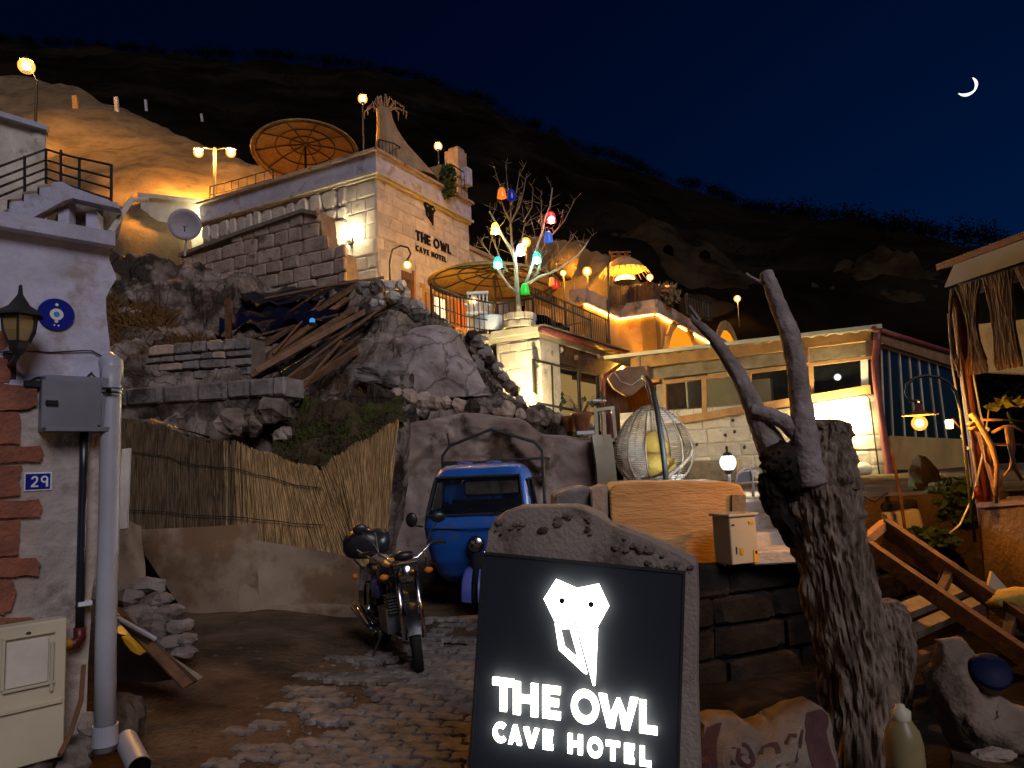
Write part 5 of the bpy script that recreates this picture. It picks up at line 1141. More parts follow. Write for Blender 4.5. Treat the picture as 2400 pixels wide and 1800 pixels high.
B('cloth_bundle', 'sack', lambda q: q.ball((.02, -1.02, .88), .09, 12, 8, (1.2, .9, .6), .4, 3), sm=True)

# ================================================================== illuminated hotel sign
sTL, sTR = P(1137, 1299, 3.42), P(1600, 1344, 3.26); sBL = P(1108, 1769, 3.42)
sU = (sTR - sTL).normalized(); sV = (sBL - sTL); sN = sU.cross(sV).normalized(); sN = sN if sN.y < 0 else -sN; sV = sV.normalized(); sW = (sTR - sTL).length
sg = thing('hotel_sign', 'illuminated black hotel sign set in a rough-topped stone slab', 'sign', PZ(1370, 1960, 0))
def sp_(px, py, d=0.0): return PP(px, py, sTL + sN * d, sN)
out = [(1082, 1990), (1094, 1800), (1106, 1700), (1112, 1580), (1122, 1440), (1130, 1320), (1142, 1250), (1158, 1218), (1185, 1200), (1215, 1190), (1270, 1186), (1343, 1186), (1370, 1193), (1400, 1208), (1430, 1228), (1470, 1246), (1510, 1258), (1550, 1274), (1590, 1294), (1622, 1312), (1632, 1322), (1636, 1400), (1638, 1600), (1640, 1800), (1642, 2000)]
rr_ = random.Random(6)
face = [sp_(x + rr_.uniform(-1.5, 1.5), y + rr_.uniform(-2, 2), -.012) for x, y in out]
# slab: rounded shoulder towards the back
ctr = sum(face, V((0, 0, 0))) / len(face); lay = []
for (s_, d_) in ((.985, .0), (1.0, -.02), (1.012, -.07), (1.012, -.20), (.98, -.27)):
    lay.append([ctr + (p - ctr) * s_ + sN * d_ + V((.012 * nz(p, 9, d_ * 20), 0, .014 * nz(p, 8, 3 + d_ * 20))) for p in face])
m = MB(); nf = len(face)
m.add([p for l_ in lay for p in l_], [(i + L * nf, (i + 1) % nf + L * nf, (i + 1) % nf + nf + L * nf, i + nf + L * nf) for L in range(4) for i in range(nf)] + [tuple(range(nf)), tuple(range(4 * nf, 5 * nf))])
m.build('stone_slab', M['signstonelow'], sg)
# darker mossy crust on the shoulder
crust = [(1146, 1262), (1160, 1222), (1185, 1203), (1215, 1193), (1343, 1189), (1370, 1196), (1430, 1231), (1510, 1261), (1590, 1297), (1628, 1322), (1630, 1348), (1600, 1338), (1560, 1322), (1520, 1318), (1470, 1300), (1420, 1262), (1380, 1252), (1330, 1268), (1280, 1262), (1230, 1266), (1190, 1250), (1165, 1282), (1150, 1296)]
for i in range(70):
    x = rr_.uniform(1160, 1620); y = interp([(1150, 1225), (1215, 1200), (1343, 1196), (1430, 1240), (1590, 1310), (1630, 1330)], x)[0] + rr_.uniform(0, 45)
    if i < 40: MB().rock(sp_(x, y, -.004), rr_.uniform(.006, .02), (1.3, .6, .8), i, 7, 5, .5).build('crust_lump', M['signstone'], sg)
pw, ph = sW, (sBL - sTL).length
def pn(u, v, d=0.0): return sTL + sU * u + sV * v + sN * d
MB().prism([pn(0, 0), pn(pw, 0), pn(pw, ph * 1.1), pn(0, ph * 1.1)], sN * .012).build('panel', M['panel'], sg)
for (u0, u1_, v0, v1_) in ((-.012, pw + .012, -.012, .0), (-.012, .0, 0, ph * 1.1), (pw, pw + .012, 0, ph * 1.1)):
    MB().prism([pn(u0, v0, -.004), pn(u1_, v0, -.004), pn(u1_, v1_, -.004), pn(u0, v1_, -.004)], sN * .022).build('panel_frame', M['iron'], sg)
# drawing coordinates (145,380)=top left of the panel, u along (1180,115), v along (-73,1200)
det = 1180 * 1200 + 73 * 115
def dz(x, y, d=.026):
    return PP(1080 + x * .3919, 1150 + y * .3919, sTL + sN * d, sN)
owl(sg, dz, sN, .022, E['letter'], M['panel'])
def sword(txt, xs, yb, hgt, t_=.2):
    """each letter placed by its own left edge, baseline and width in drawing coordinates"""
    for ch, (x0, x1, y0) in zip(txt, xs):
        O = dz(x0, y0); Ux = dz(x1, y0 + (x1 - x0) * .135) - O; gw = glyph(ch, t_)[0]; Uy = dz(x0 - hgt * -.0, y0 - hgt) - O
        mb = MB(); wd_, pl_ = glyph(ch, t_)
        letter(mb, ch, O, Ux / gw, Uy, sN, 1.0, .022, t_); mb.build('letter', E['letter'], sg)
sword('THEOWL', [(195, 322, 1303), (318, 464, 1328), (492, 598, 1350), (662, 828, 1372), (826, 1062, 1400), (1068, 1176, 1438)], 0, 192, .22)
sword('CAVEHOTEL', [(196, 274, 1490), (288, 366, 1505), (378, 472, 1522), (494, 554, 1536), (642, 730, 1560), (758, 850, 1580), (868, 952, 1600), (978, 1040, 1618), (1070, 1140, 1634)], 0, 112, .24)
MB().tube([sp_(1594, 1585, .01), sp_(1625, 1592, .02), sp_(1638, 1556, .03)], .002, 4).build('loose_wire', M['wicker'], sg)
# ================================================================== lower terrace, cafe pier
tA, tB = PZ(1163, 779, TERR), PZ(1264, 765, TERR); tU = (tB - tA).normalized()
tB = tA + -DL * (tB - tA).dot(-DL); tC = tB + DR * 6.5; tD = HP(0, 7.0, TERR); tE = HP(-.0, -.4, TERR); tF = HP(.6, -1.6, TERR)
flr = struct(MB().prism([V((p.x, p.y, TERR)) for p in (tA, tB, tC, tD, tE, tF)], ZU * -.22).build('terrace_floor', M['pale']))
pier = thing('cafe_pier', 'brightly lit pale ashlar pier at the terrace corner above the boulders', 'pier', V((tA.x, tA.y, TERR - 2.6)))
pwid = (tB - tA).length; zb = P(1200, 945, tA.y).z - .3
MB().obox((tA + tB) / 2 + DR * .45 + ZU * ((TERR - .24 + zb) / 2 - TERR), tU * pwid, DR * .9, ZU * (TERR - .24 - zb)).build('pier_core', M['pale'], pier)
lay_stones(pier, V((tB.x, tB.y, 0)), DL, ZU, NL, 0, pwid, zb, TERR - .26, (.24, .38), (.26, .5), M['pale'], .006, .03, .004, seed=51, cut=.1, name='block')
MB().obox((tA + tB) / 2 + DR * .40 - ZU * .06, tU * (pwid + .12), DR * 1.0, ZU * .13).build('cap_slab', M['white'], pier)
pl_ = PP(1244, 812, tB + NL * .28, NL)
t = thing('pier_fill_lamp', 'added lamp before the foot of the cafe pier that brightens its face', 'lamp', pl_)
spc = P(1246, 935, tA.y - 1.35); bulb(t, spc, .11, emis('pier_fill_bulb', (1, .80, .38), 8000)); MB().lathe(spc - ZU * .16, [(.07, 0), (.07, .05), (.03, .06)], 10, cap=True).build('housing', M['iron'], t)  # added lamp, placed only to brighten the pier
# cafe front under the terrace
cf = thing('glazed_cafe', 'glazed cafe front under the terrace with red gutter and dark fascia', 'cafe', V((tB.x, tB.y, zb)))
cO = V((tB.x, tB.y, 0)) + DR * .15
def cp(px, py, d=0.0): return PP(px, py, cO + NR * d, NR)
def cquad(pts, d0, d1, name, mt, par=None): return MB().prism([cp(x, y, d0) for x, y in pts], NR * (d1 - d0)).build(name, mt, par or cf)
cquad([(1262, 772), (1470, 836), (1470, 905), (1256, 842)], -.25, -.05, 'fascia', M['wood'])
a_, b_ = cp(1268, 772, .1), cp(1470, 832, .1)
MB().tube([a_, b_], .07, 10).build('gutter', M['maroon'], cf, True); MB().bar(a_ + ZU * .09 - NR * .05, b_ + ZU * .09 - NR * .05, .28, .03).build('roof_edge', M['woodgrey'], cf)
m = MB().tube([cp(1462, 836, .12), cp(1460, 852, .12), cp(1420, 880, .1), cp(1416, 900, .08), cp(1420, 1010, .05)], .05, 10); m.build('downpipe', M['maroon'], cf, True)
lit = emis('cafe_interior_glow', (.80, .48, .15), .55)
wt, wb = [(1250, 842), (1403, 878)], [(1255, 985), (1408, 1010)]
def wq(u0, u1, v0, v1):
    f = lambda u, v: (lerp(lerp(wt[0][0], wt[1][0], u), lerp(wb[0][0], wb[1][0], u), v), lerp(lerp(wt[0][1], wt[1][1], u), lerp(wb[0][1], wb[1][1], u), v))
    return [f(u0, v0), f(u1, v0), f(u1, v1), f(u0, v1)]
cquad(wq(-.05, 1.12, 0, 1), -1.6, -1.55, 'interior_wall', lit)
for (u0, u1) in ((0, .24), (.27, .66), (.69, .95)):
    p_ = cquad(wq(u0, u1, .04, .70), -.03, -.022, 'window_pane', G['clear']); cquad(wq(u0, u1, .74, 1), -.03, -.022, 'window_pane', G['clear'])
    cquad(wq(u0, u1, .05, .13), -.6, -.58, 'blind', M['steel'])
for (u0, u1) in ((-.03, 0), (.24, .27), (.66, .69), (.95, .98)): cquad(wq(u0, u1, 0, 1), -.04, .0, 'window_frame', M['iron'])
for (v0, v1) in ((0, .04), (.70, .74)): cquad(wq(-.03, .98, v0, v1), -.045, .004, 'window_frame', M['iron'])
cquad(wq(.99, 1.05, 0, 1), -.05, .01, 'wood_post', M['woodfresh'])
cquad([(1468, 838), (1560, 868), (1560, 1040), (1410, 1010), (1408, 880)], -.5, -.45, 'dark_wall', M['wood'])
for i, (px, py) in enumerate(((1292, 828), (1315, 820), (1350, 838), (1380, 850), (1402, 835))):
    o = MB().ball(cp(px, py, -.02), .05, 8, 6, (1, 1, 1.2), .4, 2, i).build('hanging_ornament', M[('twig', 'pale', 'thatch', 'wood', 'pale')[i]], cf)
# stretched hide hanging by the downpipe
hy = 13.0; m = MB(); hexp = [(1424, 888), (1436, 872), (1470, 860), (1508, 858), (1522, 880), (1508, 905), (1482, 926), (1466, 928), (1440, 912)]
m.prism([P(x, y, hy) for x, y in hexp], V((0, .12, 0))); t = thing('hide_lampshade', 'brown stretched hide shade hanging between cafe and glazed restaurant', 'lampshade', P(1470, 928, hy)); m.build('shade', M['leather'], t, bevel=.01)
MB().tube([P(1440, 872, hy - .02), P(1455, 895, hy - .03), P(1480, 903, hy - .03), P(1505, 885, hy - .02)], .008, 5).build('cord', M['pale'], t)
MB().tube([P(1500, 858, hy), P(1500, 835, hy)], .01, 5).build('hanger', M['iron'], t)
# pots, crate, junk below the cafe window
t = thing('terracotta_pot', 'terracotta pot with a straggly plant below the cafe window', 'pot', P(1365, 1012, 11.6))
c = P(1365, 1010, 11.6); MB().lathe(c, [(.10, 0), (.15, .22), (.17, .24), (.17, .29), (.14, .29), (.10, .05)], 16).build('pot', M['terracotta'], t, True)
for k in range(16):
    a_ = rnd.uniform(0, 6.28); e_ = c + V((.35 * math.cos(a_), .3 * math.sin(a_), rnd.uniform(.35, .62))); m = MB().tube([c + ZU * .25, lerp(c, e_, .6) + ZU * .2, e_], [.008, .006, .003], 4); o = m.build('stem', M['twig'], t)
    MB().add([e_ + V((-.03, 0, 0)), e_ + V((0, 0, .06)), e_ + V((.03, 0, 0)), e_ - V((0, 0, .05))], [(0, 1, 2, 3)]).build('leaf', M['leaf'], o)
t = thing('terracotta_pot', 'smaller empty terracotta pot left of the straggly plant pot', 'pot', P(1335, 1005, 11.9)); MB().lathe(P(1335, 1012, 11.9), [(.08, 0), (.12, .2), (.13, .22), (.13, .26), (.11, .26), (.08, .05)], 14).build('pot', M['terracotta'], t, True)
t = thing('wooden_crate', 'pale open wooden crate frame below the red downpipe', 'crate', P(1425, 1030, 11.3))
for (a_, b_) in (((1392, 962), (1440, 955)), ((1396, 965), (1400, 1040)), ((1436, 958), (1444, 1035)), ((1415, 965), (1418, 1035)), ((1396, 1036), (1446, 1030))): MB().bar(P(*a_, 11.3), P(*b_, 11.3), .05, .05, up=(0, 1, 0)).build('slat', M['cream'], t)
MB().box(P(1425, 1000, 11.5), .22, .05, .45).build('panel', M['maroon'], t)
o = MB().ball(P(1398, 940, 11.8), .14, 14, 8, (1.2, .5, .22)).build('white_plate', M['enamelwhite'], None, True); tag(o, 'white plate tilted on the rail above the crate', 'plate')
o = MB().box(P(1372, 1014, 11.2), .26, .1, .05).build('white_tray', M['enamelwhite']); tag(o, 'small white tray before the terracotta pot', 'tray')
m = MB(); m.prism([P(x, y, 10.6) for x, y in ((1388, 1020), (1432, 1018), (1440, 1060), (1448, 1145), (1402, 1150), (1398, 1090))], V((0, .25, 0))); tag(m.build('cloth_bag', M['cream']), 'pale stained cloth hanging left of the egg chair', 'cloth')

# ------------------------------------------------------------------ railings and things on the lower terrace
g0, g1 = PZ(1268, 768, TERR), cp(1440, 812, -.05); g1 = V((g0.x, g0.y, TERR)) + DR * 4.3
railing('black barred railing along the cafe roof right of the lantern tree', [V((g0.x, g0.y, TERR)) - NR * .15, g1 - NR * .15], .85, 34, 'terrace railings')
railing('black railing between boulders and stone planter on the terrace edge', [PZ(1012, 745, TERR), PZ(1090, 770, TERR), tA + V((.05, .15, 0)), tB + V((-.1, .2, 0))], .62, 22, 'terrace railings', mid=(.4,))
t = thing('stair_handrail', 'heavy slanting black handrail behind the barred railing', 'handrail', PZ(1250, 760, TERR))
MB().tube([P(1246, 690, 14.6), P(1386, 752, 15.2), P(1270, 775, 14.8)], .03, 6).build('rail', M['iron'], t); MB().tube([P(1246, 690, 14.6), P(1250, 760, 14.6)], .03, 6).build('post', M['iron'], t); MB().tube([P(1290, 640, 14.8), P(1295, 770, 14.8)], .022, 6).build('post', M['iron'], t)
def globe(label, px, py, Y, rad, e, hook=None, foot=None, group='globe lamps on the terraces'):
    c = P(px, py, Y); t = thing('globe_lamp', label, 'lamp', V((c.x, c.y, foot if foot is not None else c.z - .8)), group)
    bulb(t, c, rad, e, 'globe'); MB().lathe(c + ZU * rad * .8, [(rad * .5, 0), (rad * .45, .04), (.01, .06)], 10).build('cap', M['iron'], t)
    pts = [P(x, y, Y) for x, y in hook] + [c + ZU * (rad + .04)] if hook else [c - ZU * rad, V((c.x, c.y, foot if foot is not None else c.z - .8))]
    MB().tube(pts, .022, 6).build('pole', M['iron'], t, True); return t
globe('glowing globe on a shepherd hook pole before the hotel doorway', 955, 621, 15.6, .085, E['warm'], [(914, 730), (914, 610), (920, 585), (938, 576), (956, 580), (963, 594), (958, 604)], TERR)
globe('glowing globe lamp below the edge of the terrace parasol', 1110, 705, 15.8, .09, E['warm'], None, TERR)
globe('orange glowing globe seen through the middle of the lantern tree', 1232, 568, 18.5, .12, E['amber'], None, TERR)
globe('small pale globe lamp at the left of the lit rock face', 1320, 640, 19.5, .08, E['warm'], None, TERR + 1)
globe('globe lamp highest on the lit rock face', 1343, 628, 20.5, .09, E['warm'], None, TERR + 1)
globe('large globe lamp left of the glowing palm bowl', 1376, 636, 20.0, .12, E['amber'], None, TERR + 1)
globe('globe lamp on the parapet right of the glowing palm bowl', 1523, 650, 19.2, .085, E['warm'], None, 5.9)
globe('lone distant lamp on the dark slope left of the pollarded tree', 1728, 700, 30, .13, E['amber'], None, 6.0)
# stone planter and lantern tree
t = thing('stone_planter', 'round stone block planter holding the lantern tree', 'planter', PZ(1218, 775, TERR)); c = PZ(1218, 772, TERR)
MB().lathe(c, [(.30, 0), (.31, .30), (.24, .30), (.24, .22)], 20).build('ring', M['mortar'], t)
for j in range(2):
    for k in range(10):
        a_ = 2 * math.pi * (k + j * .5) / 10; d_ = V((math.cos(a_), math.sin(a_), 0)); tn = V((-d_.y, d_.x, 0))
        one_stone(t, c + d_ * .30, tn, ZU, d_, [(-.095, .01 + j * .155), (.095, .01 + j * .155), (.095, .15 + j * .155), (-.095, .15 + j * .155)], .04, M['pale'], 'block', None, .12, .02)
TY = 14.5
lt_ = thing('lantern_tree', 'bare pale tree hung with coloured lanterns in the terrace planter', 'tree', c + ZU * .2)
def zt_(x, y, dy=0): return P(900 + x * .3014, 350 + y * .3014, TY + dy)
br = [([(1050, 1290), (1045, 1200), (1035, 1100), (1028, 950), (1015, 840), (985, 770), (930, 690), (885, 595), (820, 485)], 7.5, 0, 'trunk'),
      ([(1040, 1120), (985, 1080), (935, 1010), (890, 950), (860, 900)], 4.5, -.3, 'branch'), ([(1000, 1100), (940, 1020), (870, 880), (800, 780), (725, 680)], 3.0, .3, 'branch'),
      ([(1050, 1110), (1120, 1045), (1210, 990), (1300, 960), (1400, 900), (1510, 820), (1560, 760), (1590, 710)], 4.5, -.2, 'branch'),
      ([(1080, 1090), (1120, 1000), (1160, 880), (1200, 730), (1235, 630), (1250, 545), (1290, 440), (1310, 300)], 4.5, .1, 'branch'),
      ([(1110, 1040), (1190, 970), (1215, 880), (1220, 800), (1265, 710), (1330, 640), (1400, 560), (1490, 380)], 3.6, .3, 'branch'),
      ([(1015, 860), (995, 740), (985, 600), (985, 430), (960, 280), (945, 120)], 3.6, .25, 'branch'), ([(985, 570), (935, 470), (910, 385), (905, 290), (860, 150)], 2.6, .1, 'branch'), ([(988, 560), (1050, 450), (1085, 330), (1110, 190)], 2.6, .4, 'branch'),
      ([(960, 950), (905, 850), (850, 710), (800, 600)], 2.4, .4, 'branch'), ([(1060, 760), (1090, 600), (1140, 540), (1165, 620), (1190, 760)], 2.0, .4, 'branch'), ([(1300, 960), (1330, 850), (1420, 740), (1475, 685)], 2.2, 0, 'branch'), ([(1235, 630), (1220, 500), (1230, 400)], 2.2, .2, 'branch'), ([(1085, 560), (1150, 450), (1160, 300)], 2.0, .5, 'branch'), ([(985, 430), (1030, 330), (1060, 150)], 2.0, .3, 'branch')]
r = random.Random(77); tw = MB()
for pts, r0, dy, nm in br:
    n_ = len(pts); q = [zt_(x, y, dy * i / n_ + r.uniform(-.05, .05)) for i, (x, y) in enumerate(pts)]
    rad = [max(.35, lerp(r0, r0 * .28, i / (n_ - 1))) * TY / FPX * .92 for i in range(n_)]
    MB().tube(q, rad, 7).build(nm, M['trunkwhite'] if r0 > 3.7 else M['twig'], lt_, True)
    for i in range(1, n_):
        for k in range(2):
            t_ = r.random(); b_ = lerp(q[i - 1], q[i], t_)
            if b_.z < TERR + .9: continue
            d_ = (q[i] - q[i - 1]).normalized() * .5 + V((r.gauss(0, .6), r.gauss(0, .5), r.uniform(.0, .9))); L_ = r.uniform(.12, .42); e_ = b_ + d_.normalized() * L_
            tw.tube([b_, lerp(b_, e_, .5) + V((r.gauss(0, .02), 0, r.gauss(0, .02))), e_], [.006, .0045, .0025], 4)
            for _ in range(2): f_ = lerp(b_, e_, r.uniform(.4, .9)); tw.tube([f_, f_ + V((r.gauss(0, .1), r.gauss(0, .08), r.uniform(.02, .18)))], [.005, .002], 3)
tw.build('twigs', M['twig'], lt_)['kind'] = 'stuff'
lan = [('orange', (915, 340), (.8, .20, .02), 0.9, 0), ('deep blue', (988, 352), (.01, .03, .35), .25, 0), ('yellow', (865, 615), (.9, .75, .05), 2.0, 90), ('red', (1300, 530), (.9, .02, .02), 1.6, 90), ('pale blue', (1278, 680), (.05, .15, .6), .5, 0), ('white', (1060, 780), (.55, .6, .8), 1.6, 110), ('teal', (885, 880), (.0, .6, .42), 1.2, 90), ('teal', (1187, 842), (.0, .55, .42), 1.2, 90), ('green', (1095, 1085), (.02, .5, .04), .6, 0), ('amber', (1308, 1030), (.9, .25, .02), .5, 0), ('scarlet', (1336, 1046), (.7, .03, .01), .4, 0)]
where = {('orange', 0): 'topmost on the left of the tree', ('deep blue', 1): 'beside the topmost orange one', ('yellow', 2): 'on the left limb', ('red', 3): 'on the right limb', ('pale blue', 4): 'below the glowing red one', ('white', 5): 'in the middle of the tree', ('teal', 6): 'left of the trunk', ('teal', 7): 'right of the trunk', ('green', 8): 'low in the fork of the trunk', ('amber', 9): 'at the end of the lowest right branch', ('scarlet', 10): 'beside the amber one, low on the right'}
for i, (cn, (x, y), col, es, bul) in enumerate(lan):
    c = zt_(x, y, -.12); s_ = (.75 if cn in ('amber', 'scarlet') else .92)
    t = thing('lantern', ('glowing ' if bul else 'unlit ') + cn + ' glass lantern ' + where[(cn, i)], 'lantern', c - ZU * .1, 'lanterns in the tree')
    sh = mat('shade_glass', col, tuple(k * .7 for k in col), 6, .25, .05, spec=.5); nb = sh.node_tree.nodes['Principled BSDF']; nb.inputs['Emission Color'].default_value = (*col, 1); nb.inputs['Emission Strength'].default_value = es  # every shade emits its own colour, even those without a bulb
    MB().lathe(c, [(.105 * s_, -.11 * s_), (.095 * s_, -.02), (.075 * s_, .08 * s_), (.045 * s_, .12 * s_), (.012, .13 * s_)], 14).build('shade', sh, t, True)
    MB().tube([c + ZU * .12 * s_, c + ZU * .22], .006, 4).build('hanger', M['iron'], t)
    if bul:
        nt_ = sh.node_tree; x_ = nt_.nodes.new('ShaderNodeMixShader'); tr_ = nt_.nodes.new('ShaderNodeBsdfTransparent'); x_.inputs[0].default_value = .62; nt_.links.new(tr_.outputs[0], x_.inputs[1]); nt_.links.new(nb.outputs[0], x_.inputs[2]); nt_.links.new(x_.outputs[0], nt_.nodes['Material Output'].inputs[0])
        bc = tuple(lerp(k, 1, .35) for k in col); MB().ball(c - ZU * .05, .066, 10, 8, (1, 1, 1.15)).build('bulb', emis('lantern_bulb', bc, bul), t, True)
# white furniture by the tree
def chair(label, c, mt):
    t = thing('garden_chair', label, 'chair', c)
    MB().box(c + ZU * .42, .46, .44, .06).build('seat', mt, t); bk_ = MB().obox(c + V((0, .24, .95)), V((.46, 0, 0)), V((0, .05, 0)), V((0, .01, .06))).build('backrest', mt, t)
    for k in range(6): MB().obox(c + V((-.2 + k * .08, .22, .70)), V((.035, 0, 0)), V((0, .025, 0)), V((0, .07, .5))).build('back_slat', mt, bk_)
    for sx in (-1, 1):
        for sy in (-1, 1): MB().tube([c + V((sx * .2, sy * .18, 0)), c + V((sx * .2, sy * .18, .42))], .018, 6).build('leg', mt, t)
        MB().bar(c + V((sx * .24, -.2, .62)), c + V((sx * .24, .2, .64)), .05, .03).build('armrest', mt, t)
chair('white garden chair behind the terrace railing under the globe lamp', PZ(1118, 772, TERR) + V((0, .6, 0)), M['enamelwhite'])
t = thing('garden_table', 'low table under a pale cloth beside the white chair', 'table', PZ(1140, 780, TERR) + V((.05, .25, 0))); c = PZ(1140, 780, TERR) + V((.05, .25, 0))
MB().lathe(c, [(.36, .05), (.34, .34), (.30, .38), (.001, .39)], 18).build('cloth', M['enamelwhite'], t, True); MB().tube([c, c + ZU * .35], .03, 6).build('leg', M['iron'], t)

# ================================================================== lit rock face and arched stone house
f1 = [(1230, 560, 23), (1300, 548, 22.6), (1340, 560, 22.3), (1400, 570, 22), (1450, 590, 22), (1520, 660, 22), (1580, 720, 22)]
f0 = [(1230, 760, 21), (1400, 760, 20.6), (1580, 800, 20.6)]
struct(loft_rows([f0, f1], 1230, 1580, 50, 24, .55, .8, 6, 13.0, back=(2, 1), skirt=None).build('tuff_face', M['tuff'], smooth=True))
horn = MB(); horn.tube([P(1310, 640, 20.5), P(1330, 595, 20.6), P(1352, 580, 20.7), P(1380, 562, 20.8)], [.42, .40, .22, .03], 12); tag(horn.build('rock_horn', M['tuff'], smooth=True), 'horn-shaped tuff pinnacle lit yellow behind the terrace', 'rock')
K = P(1533, 703, 19.0); ztop = K.z; K = V((K.x, K.y, 0)); ah = thing('arched_house', 'ochre stone house with two glowing arches and lit cornice', 'house', V((K.x, K.y, 3.2)))
L2 = 1.05; J = K + DL * L2; L3 = (PP(1752, 800, K, NR) - K).dot(DR); L1 = 2.4
def face(O, D, L, n, nm):
    MB().obox(O + D * L / 2 - n * .2 + ZU * ((ztop - .42 + 3.7) / 2), D * L, n * .4, ZU * (ztop - .42 - 3.7)).build('wall', M['ochre'], ah)
    MB().obox(O + D * L / 2 - n * .12 + ZU * (ztop - .17), D * (L + .1), n * .44, ZU * .34).build('parapet', M['tan'], ah)
    MB().obox(O + D * L / 2 + n * .07 + ZU * (ztop - .36), D * (L + .12), n * .12, ZU * .035).build('cornice', M['tan'], ah)
    MB().obox(O + D * L / 2 + n * .035 + ZU * (ztop - .40), D * (L - .05), n * .03, ZU * .025).build('light_strip', emis('strip_light', (1, .45, .07), 60), ah)
face(J, -DR, L1, NR, 1); face(K, DL, L2, NL, 2); face(K, DR, L3, NR, 3)
for q_ in (K + DR * .9 + NR * .55, K + DR * 3.2 + NR * .55, K + DL * .5 + NL * .6, J - DR * 1.3 + NR * .5):
    c = V((q_.x, q_.y, 4.0)); u_ = bulb(ah, c, .07, E['amber'], 'uplight'); MB().lathe(c - ZU * .12, [(.07, 0), (.08, .05), (.06, .06)], 10, cap=True).build('uplight_housing', M['iron'], u_)
arcg = emis('arch_glow', (1, .33, .015), 1.0)
for (x0, x1, yt) in ((1556, 1640, 767), (1673, 1738, 776)):
    A_, B_ = PP(x0, 830, K + NR * .02, NR), PP(x1, 830, K + NR * .02, NR); T_ = PP((x0 + x1) / 2, yt, K + NR * .02, NR)
    ua, ub = (A_ - K).dot(DR), (B_ - K).dot(DR); cu, rw_ = (ua + ub) / 2, (ub - ua) / 2; zsp = T_.z - rw_
    O_ = K + NR * .012
    arc = [O_ + DR * (cu + rw_ * math.cos(a)) + ZU * (zsp + rw_ * math.sin(a)) for a in [math.pi * i / 14 for i in range(15)]]
    MB().prism(arc + [O_ + DR * (cu - rw_) + ZU * 2.8, O_ + DR * (cu + rw_) + ZU * 2.8], NR * .012).build('arch_window', arcg, ah)
    for k in range(13):
        a = math.pi * (k + .5) / 13; d_ = DR * math.cos(a) + ZU * math.sin(a); tn = DR * -math.sin(a) + ZU * math.cos(a)
        MB().obox(O_ + DR * cu + ZU * zsp + d_ * (rw_ * 1.07) + NR * .03, d_ * (rw_ * .13), tn * (rw_ * 2.3 / 13 * .95 * math.pi / 2 * .92), NR * .06).build('voussoir', M['ochre'], ah)
gp = P(1590, 735, 18.9)
m = MB(); 
railing('row of pale and dark pickets on the arched house parapet', [P(1612, 735, 20.2), P(1668, 752, 21.2)], .55, 9, None, 'parapet_pickets', .03)
# dark reed screen, palm bowl light and thatch
t = thing('reed_screen', 'dark reed screen along the arched house roof below the glowing bowl', 'screen', P(1490, 715, 18.8)); r = random.Random(4)
m = MB()
for i in range(260):
    u = r.random(); px = lerp(1428, 1560, u); yb = interp([(1428, 712), (1475, 716), (1533, 702), (1560, 708)], px)[0]; yt = interp([(1428, 672), (1480, 672), (1520, 662), (1560, 672)], px)[0] + r.uniform(-3, 3); Y = interp([(1428, 18.5), (1475, 19.3), (1533, 18.9), (1560, 19.6)], px)[0] + r.uniform(.06, .12)
    m.tube([P(px, yb, Y), P(px + r.gauss(0, 1), yt, Y)], .014, 4, False)
stuff(m.build('reeds', M['wood'], t))
t = thing('palm_bowl_light', 'blazing orange uplight bowl under a small straw canopy on the arched house roof', 'lamp', P(1465, 690, 20.0)); c = P(1465, 656, 20.0)
MB().lathe(c - ZU * .25, [(.06, 0), (.12, .08), (.30, .16), (.34, .2)], 18).build('bowl', M['iron'], t, True); MB().ball(c, .24, 16, 10, (1.15, 1.0, .55)).build('flame_globe', emis('bowl_bulb', (1, .50, .06), 70), t, True)
MB().tube([c - ZU * .25, c - ZU * .9], .05, 8).build('stand', M['iron'], t)
MB().lathe(c + ZU * .35, [(.62, -.08), (.45, .12), (.2, .28), (.05, .33)], 22).build('straw_canopy', M['straw'], t, True)
for k in range(26): a = 2 * math.pi * k / 26; e_ = c + V((math.cos(a) * .61, math.sin(a) * .61, .27)); MB().tube([e_, e_ + V((math.cos(a) * .12, math.sin(a) * .12, -.16))], [.02, .005], 4).build('straw_tip', M['straw'], t)
m = MB()
for k in range(9): m.bar(P(1428 + k * 6, 588 + (k % 3) * 5, 20.6), P(1440 + k * 5, 625 + (k % 4) * 3, 20.6), .05, .04, up=(0, 1, 0))
for k in range(4): m.bar(P(1430 + k * 3, 592 + k * 8, 20.55), P(1478, 590 + k * 9, 20.55), .04, .04, up=(0, 1, 0))
tag(m.build('wooden_shutter', M['wood']), 'dark broken lattice shutter above the glowing bowl', 'shutter')
m = MB().tube([P(1425, 600, 18.9), P(1427, 815, 18.0)], .03, 6); tag(m.build('iron_pole', M['iron']), 'thin tall black pole at the left edge of the arched house', 'pole')
bush('spiky dark shrub on the parapet right of the globe lamp', P(1560, 690, 19.6), .42, .30, 260, M['twig'], s=.12)

